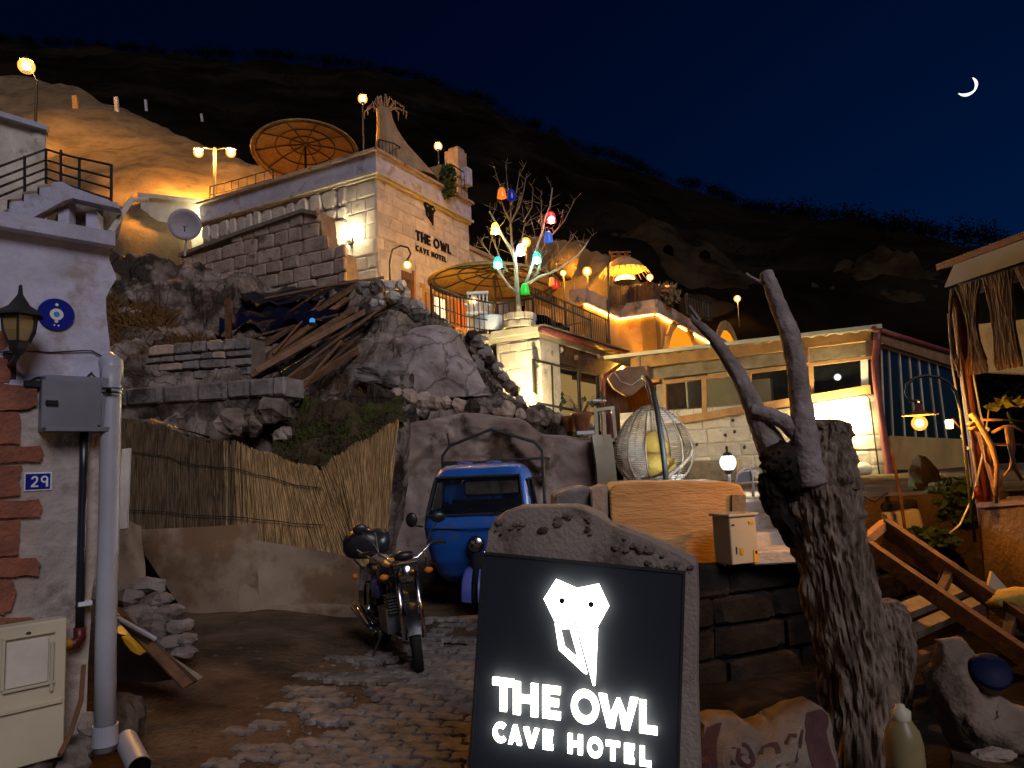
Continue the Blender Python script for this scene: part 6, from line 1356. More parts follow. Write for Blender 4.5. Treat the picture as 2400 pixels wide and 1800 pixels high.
# ================================================================== glazed restaurant
RC = P(2047, 772, 12.88); RO = V((RC.x, RC.y, 0)); PLAT = 1.25
rs = thing('glazed_restaurant', 'restaurant with honey timber windows over an ashlar wall', 'restaurant', V((RC.x, RC.y, PLAT)))
def rq(px, py, d=0.0): return PP(px, py, RO + NL * d, NL)
def rquad(pts, d0, d1, name, mt, par=None): return MB().prism([rq(x, y, d0) for x, y in pts], NL * (d1 - d0)).build(name, mt, par or rs)
LR = 4.9
def rlen(px): return (rq(px, 900) - RO).dot(DL)
LRr = rlen(1448)
wz0, wz1 = PLAT - .3, rq(1800, 958).z
MB().obox(RO + DL * LRr / 2 - NL * .22 + ZU * (wz0 + rq(2030, 925).z) / 2, DL * LRr, NL * .4, ZU * (rq(2030, 925).z - wz0)).build('wall', M['pale'], rs)
lay_stones(rs, RO, DL, ZU, NL, 0, LRr, PLAT - .1, rq(2030, 925).z - .02, (.24, .3), (.34, .66), M['pale'], .005, .02, .002, seed=71, cut=.07, name='block')
for (px, py) in ((1633, 1042), (1700, 1020), (1703, 1050), (1745, 1048), (1718, 985), (1722, 1012)): MB().rock(rq(px, py, .02), .035, (1, .6, 1), px, 7, 5, .4).build('wall_plug', M['iron'], rs)
# timber framing
rquad([(1482, 838), (2042, 775), (2042, 800), (1482, 866)], .02, .14, 'fascia', M['woodfresh'])
rquad([(1500, 868), (2042, 802), (2042, 833), (1500, 893)], -.04, .06, 'lintel_beam', M['woodgrey'])
rquad([(1556, 893), (2042, 834), (2042, 842), (1556, 902)], -.05, .05, 'window_head', M['woodfresh'])
rquad([(1545, 985), (2040, 903), (2042, 922), (1545, 1003)], -.05, .10, 'sill_beam', M['woodfresh'])
for (a, b, mt) in ((1541, 1557, 'woodgrey'), (1556, 1563, 'woodfresh'), (1646, 1657, 'woodfresh'), (1752, 1762, 'woodfresh'), (1856, 1868, 'woodmid'), (1872, 1892, 'woodgrey'), (1896, 1907, 'woodfresh'), (2017, 2034, 'enamelwhite')):
    f = lambda x, t_, q_: interp([(1440, 900), (2042, 834)] if t_ else [(1440, 1002), (2042, 903)], x)[0]
    yt = lerp(905, 834, (a - 1541) / 500); yb = lerp(990, 903, (a - 1541) / 500)
    rquad([(a, yt - 4), (b, yt - 5), (b + 2, yb + 3), (a + 2, yb + 4)], -.04, .045, 'window_post', M[mt])
for (a, b) in ((1562, 1648), (1657, 1753), (1762, 1858), (1907, 2018)):
    ya, yb_ = lerp(903, 840, (a - 1556) / 486), lerp(903, 840, (b - 1556) / 486); za, zb_ = lerp(984, 905, (a - 1556) / 484), lerp(984, 905, (b - 1556) / 484)
    rquad([(a, ya), (b, yb_), (b + 1, zb_), (a + 1, za)], -.02, -.012, 'window_pane', G['clear'])
for i, (px, s_) in enumerate(((1500, .14), (1875, .16), (2030, .1))): rquad([(px, lerp(862, 800, (px - 1482) / 560)), (px + 22, lerp(860, 798, (px - 1482) / 560)), (px + 22, lerp(892, 835, (px - 1482) / 560)), (px, lerp(894, 837, (px - 1482) / 560))], .06, .2, 'beam_end', M['woodmid'])
# interior
MB().obox(RO + DL * LRr / 2 - NL * 3.4 + ZU * 2.6, DL * LRr, NL * .1, ZU * 3).build('interior_wall', M['wood'], rs)
MB().obox(RO + DL * LRr / 2 - NL * 1.9 + ZU * 1.9, DL * LRr, NL * 3.0, ZU * .1).build('interior_floor', M['wood'], rs)
for (px, py, w_, h_) in ((1700, 905, .62, 1.0), (1640, 925, .5, .75), (1780, 925, .5, .6)): MB().obox(rq(px, py, -.9), DL * w_, NL * .3, ZU * h_).build('draped_chair', M['cream'], rs)
bulb(rs, rq(1963, 884, -1.2), .06, emis('room_bulb', (.8, .9, 1), 120), 'interior_bulb')
bulb(rs, rq(1640, 868, -1.5), .05, emis('room_fill_bulb', (1, .8, .5), 260), 'interior_bulb')  # added bulb to brighten the room behind the panes
rz_ = rq(2042, 775, .1).z
m = MB(); n_ = 60
m.grid(lambda u, v: RO + DL * lerp(-.15, LRr + .15, u) + NL * lerp(.32, -4.2, v) + ZU * (rz_ + .05 + .02 * math.sin(u * n_ * 2.2) + .012 * nz((u * 60, v * 5, 0))), 180, 8)
N_ = len(m.v); m.add([p - ZU * .05 for p in m.v], [tuple(reversed(f)) for f in m.f[:]]); m.build('corrugated_roof', M['woodgrey'], rs, True)
MB().obox(RO + DL * LRr / 2 + NL * .33 + ZU * (rz_ + .03), DL * (LRr + .3), NL * .03, ZU * .07).build('roof_trim', M['cream'], rs)
# flood tube on the wall with its conduit
t = thing('flood_tube', 'dazzling tube floodlight mounted below the restaurant windows', 'lamp', rq(1955, 1010, .1))
A_, B_ = rq(1885, 980, .24), rq(2024, 955, .24); MB().tube([A_, B_], .075, 14).build('tube', E['flood'], t, True)
for p_ in (A_, B_): MB().obox(p_ - NL * .07, DL * .05, NL * .16, ZU * .12).build('bracket', M['steel'], t)
MB().tube([rq(1800, 962, .06), rq(2028, 925, .06), rq(2038, 935, .06), rq(2062, 1120, .06)], .014, 6).build('conduit', M['blackpl'], t)
o = MB().ball(rq(1995, 1052, .12), .1, 10, 7, (1.4, .4, .35), .3).build('yellow_bird_ornament', M['yellow'], None, True); tag(o, 'small yellow ornament on the wall under the floodlight', 'ornament')
m = MB().ball(rq(2015, 1100, .25), .22, 16, 8, (1, .8, .6)); tag(m.build('wall_basin', M['cream'], smooth=True), 'rounded pale basin hood fixed below the floodlight', 'basin')
rquad([(1985, 1122), (2062, 1116), (2062, 1122), (1985, 1128)], 0, .3, 'shelf', M['woodmid'])
# right side: tinted glazing, tan panel, downpipe, rafters
DS = V((.74, .67, 0)).normalized(); NS = V((DS.y, -DS.x, 0))
def rr2(px, py, d=0.0): return PP(px, py, RO + NS * d, NS)
def rquad2(pts, d0, d1, name, mt): return MB().prism([rr2(x, y, d0) for x, y in pts], NS * (d1 - d0)).build(name, mt, rs)
xs = [2064, 2082, 2107, 2130, 2152, 2175, 2195, 2236]
def ty(x): return lerp(812, 852, (x - 2064) / 131)
def by(x): return lerp(1022, 1030, (x - 2064) / 172)
for a, b in zip(xs, xs[1:]):
    rquad2([(a, ty(a)), (b, ty(b)), (b + (b - 2064) * .11 + 8, by(b)), (a + (a - 2064) * .11 + 8, by(a))], -.02, -.01, 'glass_pane', G['tint'])
    rquad2([(a - .8, ty(a)), (a + .8, ty(a)), (a + (a - 2064) * .11 + 9, by(a)), (a + (a - 2064) * .11 + 7.4, by(a))], -.01, .01, 'glazing_bar', M['cream'])
rquad2([(2060, 808), (2240, 862), (2240, 868), (2060, 815)], -.02, .03, 'glazing_head', M['cream'])
rquad2([(2072, 1022), (2250, 1030), (2252, 1130), (2080, 1130)], -.1, .0, 'tan_panel', M['ochre'])
rquad2([(2078, 1100), (2252, 1104), (2252, 1108), (2078, 1105)], 0, .04, 'panel_rail', M['iron'])
rquad2([(2052, 772), (2260, 838), (2262, 872), (2052, 806)], .02, .12, 'verge_board', M['woodmid'])
MB().tube([rr2(2048, 770, .14), rr2(2262, 836, .14)], .05, 8).build('gutter', M['maroon'], rs, True)
MB().tube([rq(2056, 775, .2), rq(2056, 800, .2), rq(2050, 850, .2), rq(2052, 880, .2), rq(2062, 960, .16), rq(2085, 1110, .12), rq(2103, 1215, .1)], .062, 10).build('downpipe', M['maroon'], rs, True)
# ================================================================== raised yard on the right
W0 = P(1400, 1345, 5.05); W1 = P(2290, 1245, 6.75); W0 = V((W0.x, W0.y, 0)); W1 = V((W1.x, W1.y, 0)); wU = (W1 - W0).normalized(); wN = V((wU.y, -wU.x, 0)); wL = (W1 - W0).length + 1.6; WZ = .88
yard = struct(MB().prism([W0 + wN * -.1, W0 + wU * wL - wN * .1, W0 + wU * wL + V((.3, 1.0, 0)), V((9, 9, 0)), V((9, 6.9, 0)), V((1.0, 6.9, 0))], ZU * (WZ - .03)).build('raised_yard', M['dirt']))
up_ = struct(MB().prism([V((.95, 6.75, 0)), V((1.9, 6.75, 0)), V((1.95, 6.55, 0)), V((12, 6.6, 0)), V((14, 17, 0)), V((1.6, 17, 0)), V((.6, 11, 0))], ZU * PLAT).build('upper_yard', M['dirt']))
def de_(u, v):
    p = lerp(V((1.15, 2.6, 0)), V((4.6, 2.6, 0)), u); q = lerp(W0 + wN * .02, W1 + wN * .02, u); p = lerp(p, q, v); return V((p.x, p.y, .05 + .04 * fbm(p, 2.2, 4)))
struct(MB().grid(de_, 60, 50).build('painted_shade_bed', M['dark'], smooth=True))  # dark sheet over the ground, its colour stands in for shade
rt = thing('yard_retaining_wall', 'dark damp stone retaining wall behind the pollarded tree', 'wall', W0)
MB().obox(W0 + wU * wL / 2 - wN * .15 + ZU * (WZ / 2 - .08), wU * wL, wN * .28, ZU * (WZ - .04)).build('wall_core', M['dark'], rt)
lay_stones(rt, W0, wU, ZU, wN, 0, wL, -.05, WZ, (.20, .30), (.35, .75), M['dark'], .01, .06, .012, seed=81, cut=.14)
# sandstone block, its dark neighbours
BY = 5.75
def fpts(pts, Y): return [P(x, y, Y) for x, y in pts]
o = MB().prism(fpts([(1428, 1152), (1440, 1134), (1500, 1130), (1700, 1128), (1735, 1136), (1748, 1160), (1752, 1330), (1440, 1345)], BY), V((.05, .75, 0))).build('sandstone_block', M['orangestone'], bevel=.012); tag(o, 'large sawn sandstone block glowing orange beside the stair', 'stone block')
o = MB().prism(fpts([(1384, 1150), (1424, 1136), (1428, 1345), (1396, 1345)], BY + .02), V((.02, .6, 0))).build('sandstone_block', M['tan'], bevel=.012); tag(o, 'narrow upright sandstone slab left of the large orange block', 'stone block')
o = MB().prism(fpts([(1300, 1160), (1340, 1145), (1384, 1140), (1392, 1340), (1290, 1340)], BY + .12), V((0, .6, 0))).build('dark_stone', M['grey'], bevel=.02); tag(o, 'dark weathered stone at the left end of the sandstone blocks', 'stone block')
MBp = MB().prism(fpts([(1716, 1160), (1748, 1160), (1750, 1215), (1716, 1215)], BY - .03), V((0, .03, 0))); tag(MBp.build('patch_plate', M['woodgrey']), 'small pale plate fixed to the sandstone block above the cabinet', 'plate')
# electricity cabinet
c = P(1727, 1318, 5.42); t = thing('electricity_cabinet', 'small cream electricity cabinet with yellow stickers before the sandstone block', 'cabinet', c); rz0 = R(22)
MB().box(c + ZU * .17, .235, .2, .34, rz0).build('body', M['cream'], t, bevel=.006); MB().box(c + ZU * .348, .265, .235, .02, rz0).build('lid', M['cream'], t, bevel=.004)
ca = V((math.cos(rz0), math.sin(rz0), 0)); cn = V((math.sin(rz0), -math.cos(rz0), 0))
for (u, z, w_, h_, mt) in ((-.03, .09, .03, .045, 'yellow'), (.09, .05, .035, .09, 'yellow'), (-.075, .10, .008, .05, 'iron'), (-.09, .28, .02, .012, 'iron'), (.07, .29, .04, .02, 'yellow'), (.095, .075, .016, .02, 'black')):
    MB().obox(c + ca * u + cn * (.103 if mt != 'black' else .106) + ZU * z, ca * w_, cn * .006, ZU * h_).build('sticker' if mt == 'yellow' else 'marking', M[mt], t)
# stair up to the restaurant
t = thing('stone_stair', 'four worn stone steps climbing beside the sandstone block', 'staircase', P(1800, 1312, 5.4))
for i in range(4):
    y_ = 5.45 + i * .33; MB().obox(V((2.0 + i * .02, y_ + .2, WZ - .02 + (i + 1) * .05)), V((.62, .05, 0)), V((-.03, .42, 0)), ZU * (.1 + i * .1)).build('step', M['pale'], t, bevel=.012)
MB().prism([V((2.32, 5.4, WZ - .05)), V((2.5, 5.4, WZ - .05)), V((2.62, 7.0, WZ - .05)), V((2.4, 7.0, WZ - .05))], ZU * .75).build('side_wall', M['pale'], t)
# egg chair
eY = 9.3; ec = P(1532, 1052, eY); eg = thing('egg_chair', 'wicker egg chair with yellow cushion hanging from a curved black stand', 'chair', V((ec.x, ec.y, PLAT)))
def egg(a, z):   # z from -1 to 1
    rr = .50 * math.sqrt(max(0, 1 - z * z)) * (1 - .10 * z); return ec + V((rr * math.cos(a), rr * .85 * math.sin(a), .50 * z + (.06 * max(0, z) ** 3)))
for k in range(13):
    a = 2 * math.pi * k / 13
    MB().tube([egg(a, -math.cos(math.pi * i / 14)) for i in range(15)], .011, 5).build('rib', M['wicker'], eg, True)
m = MB()
for i in range(40):
    z = lerp(-.93, .95, i / 39); a0, a1 = (R(-75), R(255)) if abs(z + .05) > .62 else (R(-20), R(248))
    m.tube([egg(lerp(a0, a1, k / 26), z) for k in range(27)], .0075, 4, False)
stuff(m.build('wicker_strands', mat('wicker_grey', (.52, .46, .38), (.36, .30, .24), 9, .8, .3, 50), eg))
MB().tube([egg(lerp(R(-75), R(-20), t_), lerp(-.7, .0, t_)) for t_ in (0, .3, .6, 1)], .02, 6).build('rim', M['wicker'], eg)
MB().ball(ec + V((.02, .12, -.2)), .28, 16, 10, (1, .8, .55), .15, 2).build('cushion', M['cushion'], eg, True); MB().ball(ec + V((.08, .28, .05)), .2, 14, 9, (.9, .4, .95), .1).build('back_cushion', M['cushion'], eg, True)
MB().tube([P(1568, 1180, eY - .5), P(1552, 1040, eY - .55), P(1540, 960, eY - .5), P(1526, 905, eY - .35), P(1514, 886, eY - .15), P(1508, 884, eY)], .035, 8).build('stand_pole', M['iron'], eg, True)
MB().tube([P(1508, 886, eY), ec + ZU * .58], .008, 5).build('chain', M['chrome'], eg); MB().lathe(V((ec.x, ec.y - .25, PLAT)), [(.5, 0), (.5, .03), (.45, .04)], 24).build('stand_ring', M['iron'], eg)
# white globe post lamp and tube chair
c = P(1706, 1084, 8.0); t = thing('post_lamp', 'brilliant white globe lamp on a short post by the stair', 'lamp', V((c.x, c.y, PLAT)))
bulb(t, c, .08, E['white'], 'globe', (1, 1, 1.1)); MB().lathe(c + ZU * .07, [(.06, 0), (.045, .03), (.012, .05), (.008, .11)], 12).build('cap', M['iron'], t); MB().lathe(c - ZU * .13, [(.02, 0), (.045, .02), (.05, .05)], 12).build('collar', M['iron'], t); MB().tube([V((c.x, c.y, PLAT)), c - ZU * .12], .02, 8).build('post', M['enamelwhite'], t)
t = thing('tube_chair', 'white tubular metal chair frame beside the white globe lamp', 'chair', P(1745, 1200, 7.4)); q = lambda x, y, d=0: P(x, y, 7.4 + d)
MB().tube([q(1724, 1140), q(1728, 1112), q(1745, 1098), q(1758, 1098), q(1764, 1115), q(1766, 1200)], .011, 6).build('back_frame', M['enamelwhite'], t, True)
MB().tube([q(1724, 1134), q(1790, 1128), q(1792, 1196)], .011, 6).build('seat_frame', M['enamelwhite'], t, True)
for px in (1726, 1766): MB().tube([q(px, 1136, .3), q(px + 2, 1205, .3)], .01, 6).build('leg', M['enamelwhite'], t)
MB().prism([q(1730, 1108, .02), q(1762, 1104, .02), q(1764, 1130, .02), q(1730, 1134, .02)], V((0, .01, 0))).build('back_panel', M['steel'], t)
m = MB().box(rq(1640, 1110, .5), 1.5, .5, .5, math.atan2(DL.y, DL.x)); tag(m.build('slatted_bench_box', M['woodgrey'], bevel=.01), 'long grey box bench along the foot of the restaurant wall', 'bench')

# ================================================================== pollarded tree
TY_ = 3.85
def bark_tube(pts, n, seg, amp, f, seed, Y=TY_, endcap=True):
    """irregular limb through (px, py, radius px, depth offset)"""
    q = []
    for (a, b) in zip(pts, pts[1:]):
        for k in range(seg): t_ = k / seg; q.append(tuple(lerp(x, y, t_) for x, y in zip(a, b)))
    q.append(pts[-1]); m = MB(); C = [P(p[0], p[1], Y + p[3]) for p in q]; vv = []; ref = V((0, -1, 0))
    for i, p in enumerate(q):
        tg = (C[min(i + 1, len(C) - 1)] - C[max(i - 1, 0)]).normalized(); x = (V((1, 0, 0)) - tg * tg.x).normalized(); y = tg.cross(x)
        for k in range(n):
            a = 2 * math.pi * k / n; d = x * math.cos(a) + y * math.sin(a); rad = p[2] / FPX * Y
            s_ = C[i] + d * rad; e = nz((math.cos(a) * 2.4 * f, math.sin(a) * 2.4 * f, i * 2.2 / seg * f), 1, seed) * .8 + .6 * nz((math.cos(a) * 8 * f, math.sin(a) * 8 * f, i * 1.3 / seg * f), 1, seed + 4) + .3 * nz((math.cos(a) * 17 * f, math.sin(a) * 17 * f, i * 4.5 / seg * f), 1, seed + 9)
            vv.append(s_ + d * rad * amp * e)
    m.add(vv, [(i * n + k, i * n + (k + 1) % n, (i + 1) * n + (k + 1) % n, (i + 1) * n + k) for i in range(len(C) - 1) for k in range(n)] + [tuple(range(n)), tuple((len(C) - 1) * n + k for k in range(n))]); return m
pt = thing('pollarded_tree', 'pollarded old tree with two sawn pale limbs in front of the restaurant', 'tree', P(1985, 1800, TY_))
bark_tube([(2032, 1900, 90, 0), (2022, 1700, 78, 0), (2006, 1560, 80, 0), (1980, 1440, 78, 0), (1952, 1310, 76, 0), (1932, 1220, 82, 0), (1920, 1140, 88, 0), (1926, 1070, 74, 0), (1934, 1020, 58, 0), (1936, 990, 50, 0), (1936, 984, 30, 0)], 120, 22, .20, 1.1, 2.0).build('trunk', M['bark'], pt, False)
bark_tube([(1905, 1130, 36, -.12), (1892, 1080, 32, -.14), (1886, 1010, 27, -.14), (1874, 920, 23, -.13), (1866, 850, 22, -.12), (1850, 780, 21, -.1), (1824, 715, 19, -.06), (1806, 665, 17, -.02), (1795, 640, 16, .0)], 30, 10, .13, 1.2, 7.0).build('limb', M['barkpale'], pt, True)
bark_tube([(1890, 1190, 48, .05), (1850, 1120, 42, .0), (1810, 1050, 34, -.03), (1780, 990, 25, -.04), (1756, 930, 21, -.04), (1732, 880, 18, -.03), (1700, 832, 15, -.02), (1665, 785, 12, 0), (1642, 764, 10, 0), (1626, 752, 6, 0), (1620, 738, 3, 0)], 28, 10, .14, 1.2, 11.0).build('limb', M['barkpale'], pt, True)
bark_tube([(1760, 962, 15, -.08), (1800, 970, 17, -.1), (1840, 990, 18, -.12), (1885, 1035, 20, -.12)], 22, 10, .14, 1.2, 15.0).build('cross_limb', M['barkpale'], pt, True)
bark_tube([(1880, 1150, 55, .0), (1845, 1105, 48, -.06), (1824, 1070, 42, -.1), (1812, 1046, 28, -.12)], 30, 10, .28, 1.4, 19.0).build('burnt_stump', M['dark'], pt, False)
bark_tube([(1880, 1250, 46, .02), (1820, 1175, 32, .0), (1798, 1130, 22, -.06), (1790, 1108, 12, -.06)], 24, 10, .3, 1.4, 23.0).build('burnt_stump', M['dark'], pt, False)
bark_tube([(2090, 1700, 30, .1), (2092, 1590, 46, .04), (2086, 1510, 50, .0), (2076, 1440, 46, -.02), (2070, 1408, 30, -.02)], 70, 16, .24, 1.2, 29.0).build('side_stump', M['bark'], pt, False)
for (a, b) in (((1640, 752), (1615, 715)), ((1790, 665), (1758, 648)), ((1756, 648), (1748, 640)), ((1720, 860), (1735, 838))):
    MB().tube([P(*a, TY_), P(*b, TY_)], [.012, .006], 6).build('twig', M['barkpale'], pt)
MB().rock(P(1855, 762, TY_ - .04), .035, (1, .8, .8), 3, 9, 6, .3).build('knot', M['bark'], pt); MB().rock(P(1822, 690, TY_ - .06), .018, (1, .6, 1), 4, 8, 5, .3).build('knot', M['bark'], pt)

# ================================================================== ladder, sacks and litter lower right
ld = thing('wooden_ladder', 'old timber ladder frame leaning down from the retaining wall', 'ladder', P(2400, 1560, 3.9))
MB().bar(P(2026, 1268, 5.0), P(2076, 1226, 5.05), .07, .05).build('top_rung', M['woodfresh'], ld)
MB().bar(P(2074, 1232, 5.05), P(2470, 1505, 4.0), .05, .10).build('side_rail', M['wood'], ld); MB().bar(P(2034, 1284, 4.95), P(2460, 1580, 3.9), .05, .10).build('side_rail', M['wood'], ld)
MB().bar(P(2070, 1268, 5.06), P(2200, 1350, 4.7), .03, .06).build('middle_rail', M['wood'], ld)
for t_ in (.45, .8): MB().bar(lerp(P(2074, 1232, 5.05), P(2470, 1505, 4.0), t_), lerp(P(2034, 1284, 4.95), P(2460, 1580, 3.9), t_), .05, .035).build('rung', M['wood'], ld)
def lump(c, r, sc, seed, jit=.25, seg=26, ring=18, f=1.6):
    m = MB(); m.ball((0, 0, 0), 1, seg, ring); out_ = MB()
    out_.add([c + V((p.x * sc[0], p.y * sc[1], p.z * sc[2])) * r * (1 + jit * nz(p, f, seed) + jit * .5 * nz(p, f * 3, seed + 3)) for p in m.v], m.f); return out_
# printed sack: pillow-like bag with maroon bands and letters
sk = thing('printed_sack', 'crumpled pale sack with maroon bands and lettering at the foot of the tree', 'sack', PZ(1800, 1830, 0))
sY = 3.35
def skf(u, v, off=0.0):
    px = lerp(lerp(1630, 1652, v), lerp(1985, 1942, v), u); top_ = interp([(0, 1700), (.12, 1688), (.3, 1690), (.42, 1712), (.5, 1705), (.62, 1685), (.8, 1664), (.92, 1655), (1, 1672)], u)[0]
    py = lerp(1880, top_, v); p = P(px, py, sY + .28 * v - .14 * math.sin(math.pi * u) * math.sin(math.pi * min(1, v * .9 + .05)))
    return p + V((0, -1, .3)) * (.030 * nz((u * 5, v * 4, 2), 1) + .014 * nz((u * 14, v * 11, 5), 1) + off)
m = MB(); m.grid(skf, 40, 28); N_ = len(m.v); m.add([p + V((0, .22 + .0, -.02)) for p in m.v], [tuple(reversed(f)) for f in m.f[:]])
bd = [i for i in range(41)]; base_ = 28 * 41
m.f += [(base_ + i, base_ + i + 1, N_ + base_ + i + 1, N_ + base_ + i) for i in range(40)]
m.build('bag', M['sack'], sk, True)
for (u0, u1) in ((.0, .13), (.80, .97)):
    m = MB(); m.grid(lambda u, v: skf(lerp(u0, u1, u) + .02 * math.sin(v * 7), lerp(.02, .97, v), .004), 8, 22); m.build('printed_band', M['sackprint'], sk, True)
def stroke(pts, w_):
    m = MB(); vv = []
    for i, (u, v) in enumerate(pts):
        a, b = pts[max(0, i - 1)], pts[min(len(pts) - 1, i + 1)]; du, dv = b[0] - a[0], (b[1] - a[1]) * .6; L_ = math.hypot(du, dv) or 1; nu, nv = -dv / L_ * w_, du / L_ * w_ / .6
        vv += [skf(u - nu, v - nv, .0055), skf(u + nu, v + nv, .0055)]
    m.add(vv, [(2 * i, 2 * i + 1, 2 * i + 3, 2 * i + 2) for i in range(len(pts) - 1)]); m.build('printed_letter', M['sackprint'], sk)
def up_(q): return [(a, b + .10) for a, b in q]
stroke(up_([(.24, .36), (.235, .58)]), .018)
stroke(up_([(.33 + .06 * math.cos(a), .49 + .13 * math.sin(a)) for a in [R(-215 + i * 22) for i in range(16)]]), .017); stroke(up_([(.275, .49), (.385, .50)]), .016)
stroke(up_([(.45, .34), (.445, .58), (.46, .65), (.51, .67), (.56, .63), (.57, .55), (.57, .34)]), .018)
stroke(up_([(.64, .34), (.635, .62), (.66, .70), (.71, .66)]), .013); stroke(up_([(.70, .36), (.73, .55), (.76, .7)]), .011)
t = thing('grain_sack', 'dirty cream sack slumped upright against the ladder', 'sack', PZ(2300, 1800, 0))
m = MB()
prof = [(2218, 1500, 26), (2228, 1530, 40), (2236, 1580, 48), (2250, 1640, 58), (2285, 1690, 66), (2340, 1710, 60), (2400, 1715, 52), (2450, 1715, 40)]
C = [P(a, b, 3.75 - .02 * i) for i, (a, b, r_) in enumerate(prof)]; 
pts_, rad_ = [], []
for i in range(len(prof) - 1):
    for k in range(5): t_ = k / 5; pts_.append(lerp(C[i], C[i + 1], t_)); rad_.append(lerp(prof[i][2], prof[i + 1][2], t_) / FPX * 3.75)
m.tube(pts_, rad_, 48); m.v = [p + V((nz(p, 9, 1) * .035 + nz(p, 22, 4) * .022, nz(p, 10, 2) * .03, nz(p, 9, 3) * .025)) for p in m.v]; m.build('bag', M['sack'], t, True)
c = P(2322, 1575, 3.6); t = thing('blue_lidded_tub', 'round tub with a deep blue lid lying beside the cream sack', 'tub', c - ZU * .1); ax_ = V((-.15, -.75, .65)).normalized()
MB().lathe(c, [(.088, .0), (.09, .012), (.08, .02), (.001, .024)], 28, ax_, sy=1).build('lid', M['bluelid'], t, True); MB().lathe(c, [(.084, 0), (.07, -.2), (.001, -.2)], 24, ax_).build('tub', M['sack'], t, True)
c = P(2127, 1835, 3.4); t = thing('plastic_bottle', 'pale yellow plastic bottle with a cap at the foot of the tree', 'bottle', c)
MB().lathe(c, [(.001, 0), (.078, 0), (.082, .02), (.08, .17), (.07, .22), (.045, .26), (.036, .275), (.036, .29)], 22).build('body', mat('pale_plastic', (.24, .18, .085), (.19, .145, .065), 4, .35, .05), t, True); MB().lathe(c + ZU * .272, [(.04, 0), (.042, .035), (.02, .05), (.018, .062), (.001, .065)], 14).build('cap', M['cream'], t, True)
m = MB().prism([P(x, y, 4.5) for x, y in ((2307, 1408), (2326, 1340), (2378, 1398), (2330, 1440))], V((.01, .04, 0))); tag(m.build('cream_board', M['cream']), 'cream corner of board sticking up at the right edge', 'board')
tag(lump(P(2385, 1408, 4.3), .16, (1.1, .6, .45), 3, .15).build('cushion', M['cushion'], smooth=True), 'ochre cushion at the right edge below the pavilion wall', 'cushion')
for i, (a, b, w_, mt, lb_) in enumerate((((2100, 1440, 4.9), (2290, 1365, 5.4), .12, 'woodgrey', 'pale broad plank under the ladder'), ((2130, 1485, 4.7), (2320, 1400, 5.2), .09, 'woodgrey', 'second pale plank below the broad one under the ladder'), ((2110, 1560, 4.4), (2250, 1500, 4.8), .05, 'wood', 'thin dark stick lowest under the ladder'), ((2230, 1780, 3.4), (2420, 1830, 3.3), .06, 'wood', 'dark stick at the lower right corner'))):
    tag(plank(a, b, w_, .05, M[mt], '', 'plank'), lb_, 'plank')
m = lump(P(2330, 1770, 3.4), .07, (1.3, .7, .4), 9); tag(m.build('pebble', M['tan']), 'flat brown stone beside the dark corner stick', 'stone')

# ================================================================== pavilion on the right edge
pvn = thing('pavilion', 'open pavilion corner with raffia fringe and maroon post at the right edge', 'pavilion', P(2320, 1390, 5.7))
eA, eB = P(2212, 668, 5.65), P(2420, 585, 4.85); eD = (eB - eA); eD = V((eD.x, eD.y, 0)).normalized(); eN = V((-eD.y, eD.x, 0)); eN = eN if eN.y < 0 else -eN
zE = eA.z; E0 = V((eA.x, eA.y, 0))
MB().prism([E0 + ZU * (zE - .02), E0 + eD * 7.6 + ZU * (zE - .02), E0 + eD * 7.6 + ZU * (zE - .02) - eN * .001 + ZU * .0 + eN * 0 + ZU * .13, E0 + ZU * (zE + .13) + eD * .12], -eN * .02).build('fascia', M['steel'], pvn)
MB().prism([E0 + eD * -.06 + ZU * (zE + .135), E0 + eD * 7.6 + ZU * (zE + .135), E0 + eD * 7.6 - eN * 3 + ZU * (zE + .75), E0 + eD * -.06 - eN * 3 + ZU * (zE + .75)], ZU * .05).build('roof', M['maroon'], pvn)  # fascia, roof and beam lengthened out of view to shade the lower right
MB().bar(E0 + eD * .05 - eN * .12 + ZU * (zE - .06), E0 + eD * 7.5 - eN * .12 + ZU * (zE - .06), .08, .1).build('eave_beam', M['wood'], pvn)
MB().tube([P(2246, 700, 5.75), P(2270, 900, 5.75), P(2335, 1400, 5.75)], .055, 10).build('post', M['maroon'], pvn, True)
m = MB(); r = random.Random(19); fl = .66
for i in range(3400):
    s_ = r.uniform(.12, 1.6); k_ = round((s_ - .28) / .27) * .27 + .28; b0 = E0 + eD * s_ + eN * (.03 + r.uniform(-.02, .03)) + ZU * (zE - .06)
    pin = .72 * (.7 + .3 * math.sin(k_ * 9)); L_ = fl * r.uniform(.88, 1.05); pts_ = []
    for j in range(5):
        t_ = j / 4; x_ = s_ + (k_ - s_) * pin * math.sin(math.pi * min(1, t_ * .8 + .05)) * 1.15; pts_.append(E0 + eD * x_ + eN * (.04 + r.gauss(0, .006)) + ZU * (zE - .06 - L_ * t_))
    m.tube(pts_, .0036, 3, False)
stuff(m.build('raffia_fringe', M['thatch'], pvn))
MB().prism([P(2296, 1182, 5.7), P(2420, 1176, 5.2), P(2420, 1480, 5.2), P(2320, 1480, 5.7)], V((.3, .5, 0))).build('parapet_wall', M['dirt'], pvn)
MB().prism([P(2290, 1180, 5.68), P(2420, 1172, 5.18), P(2420, 1182, 5.18), P(2290, 1190, 5.68)], V((.3, .5, 0))).build('wall_cap', M['woodmid'], pvn)
MB().prism([P(2290, 760, 8.2), P(2480, 740, 8.0), P(2480, 880, 8.0), P(2290, 870, 8.2)], V((0, .1, 0))).build('warm_light_panel', M['ochre'], pvn)  # added panel, its ochre stands in for warm light inside the pavilion
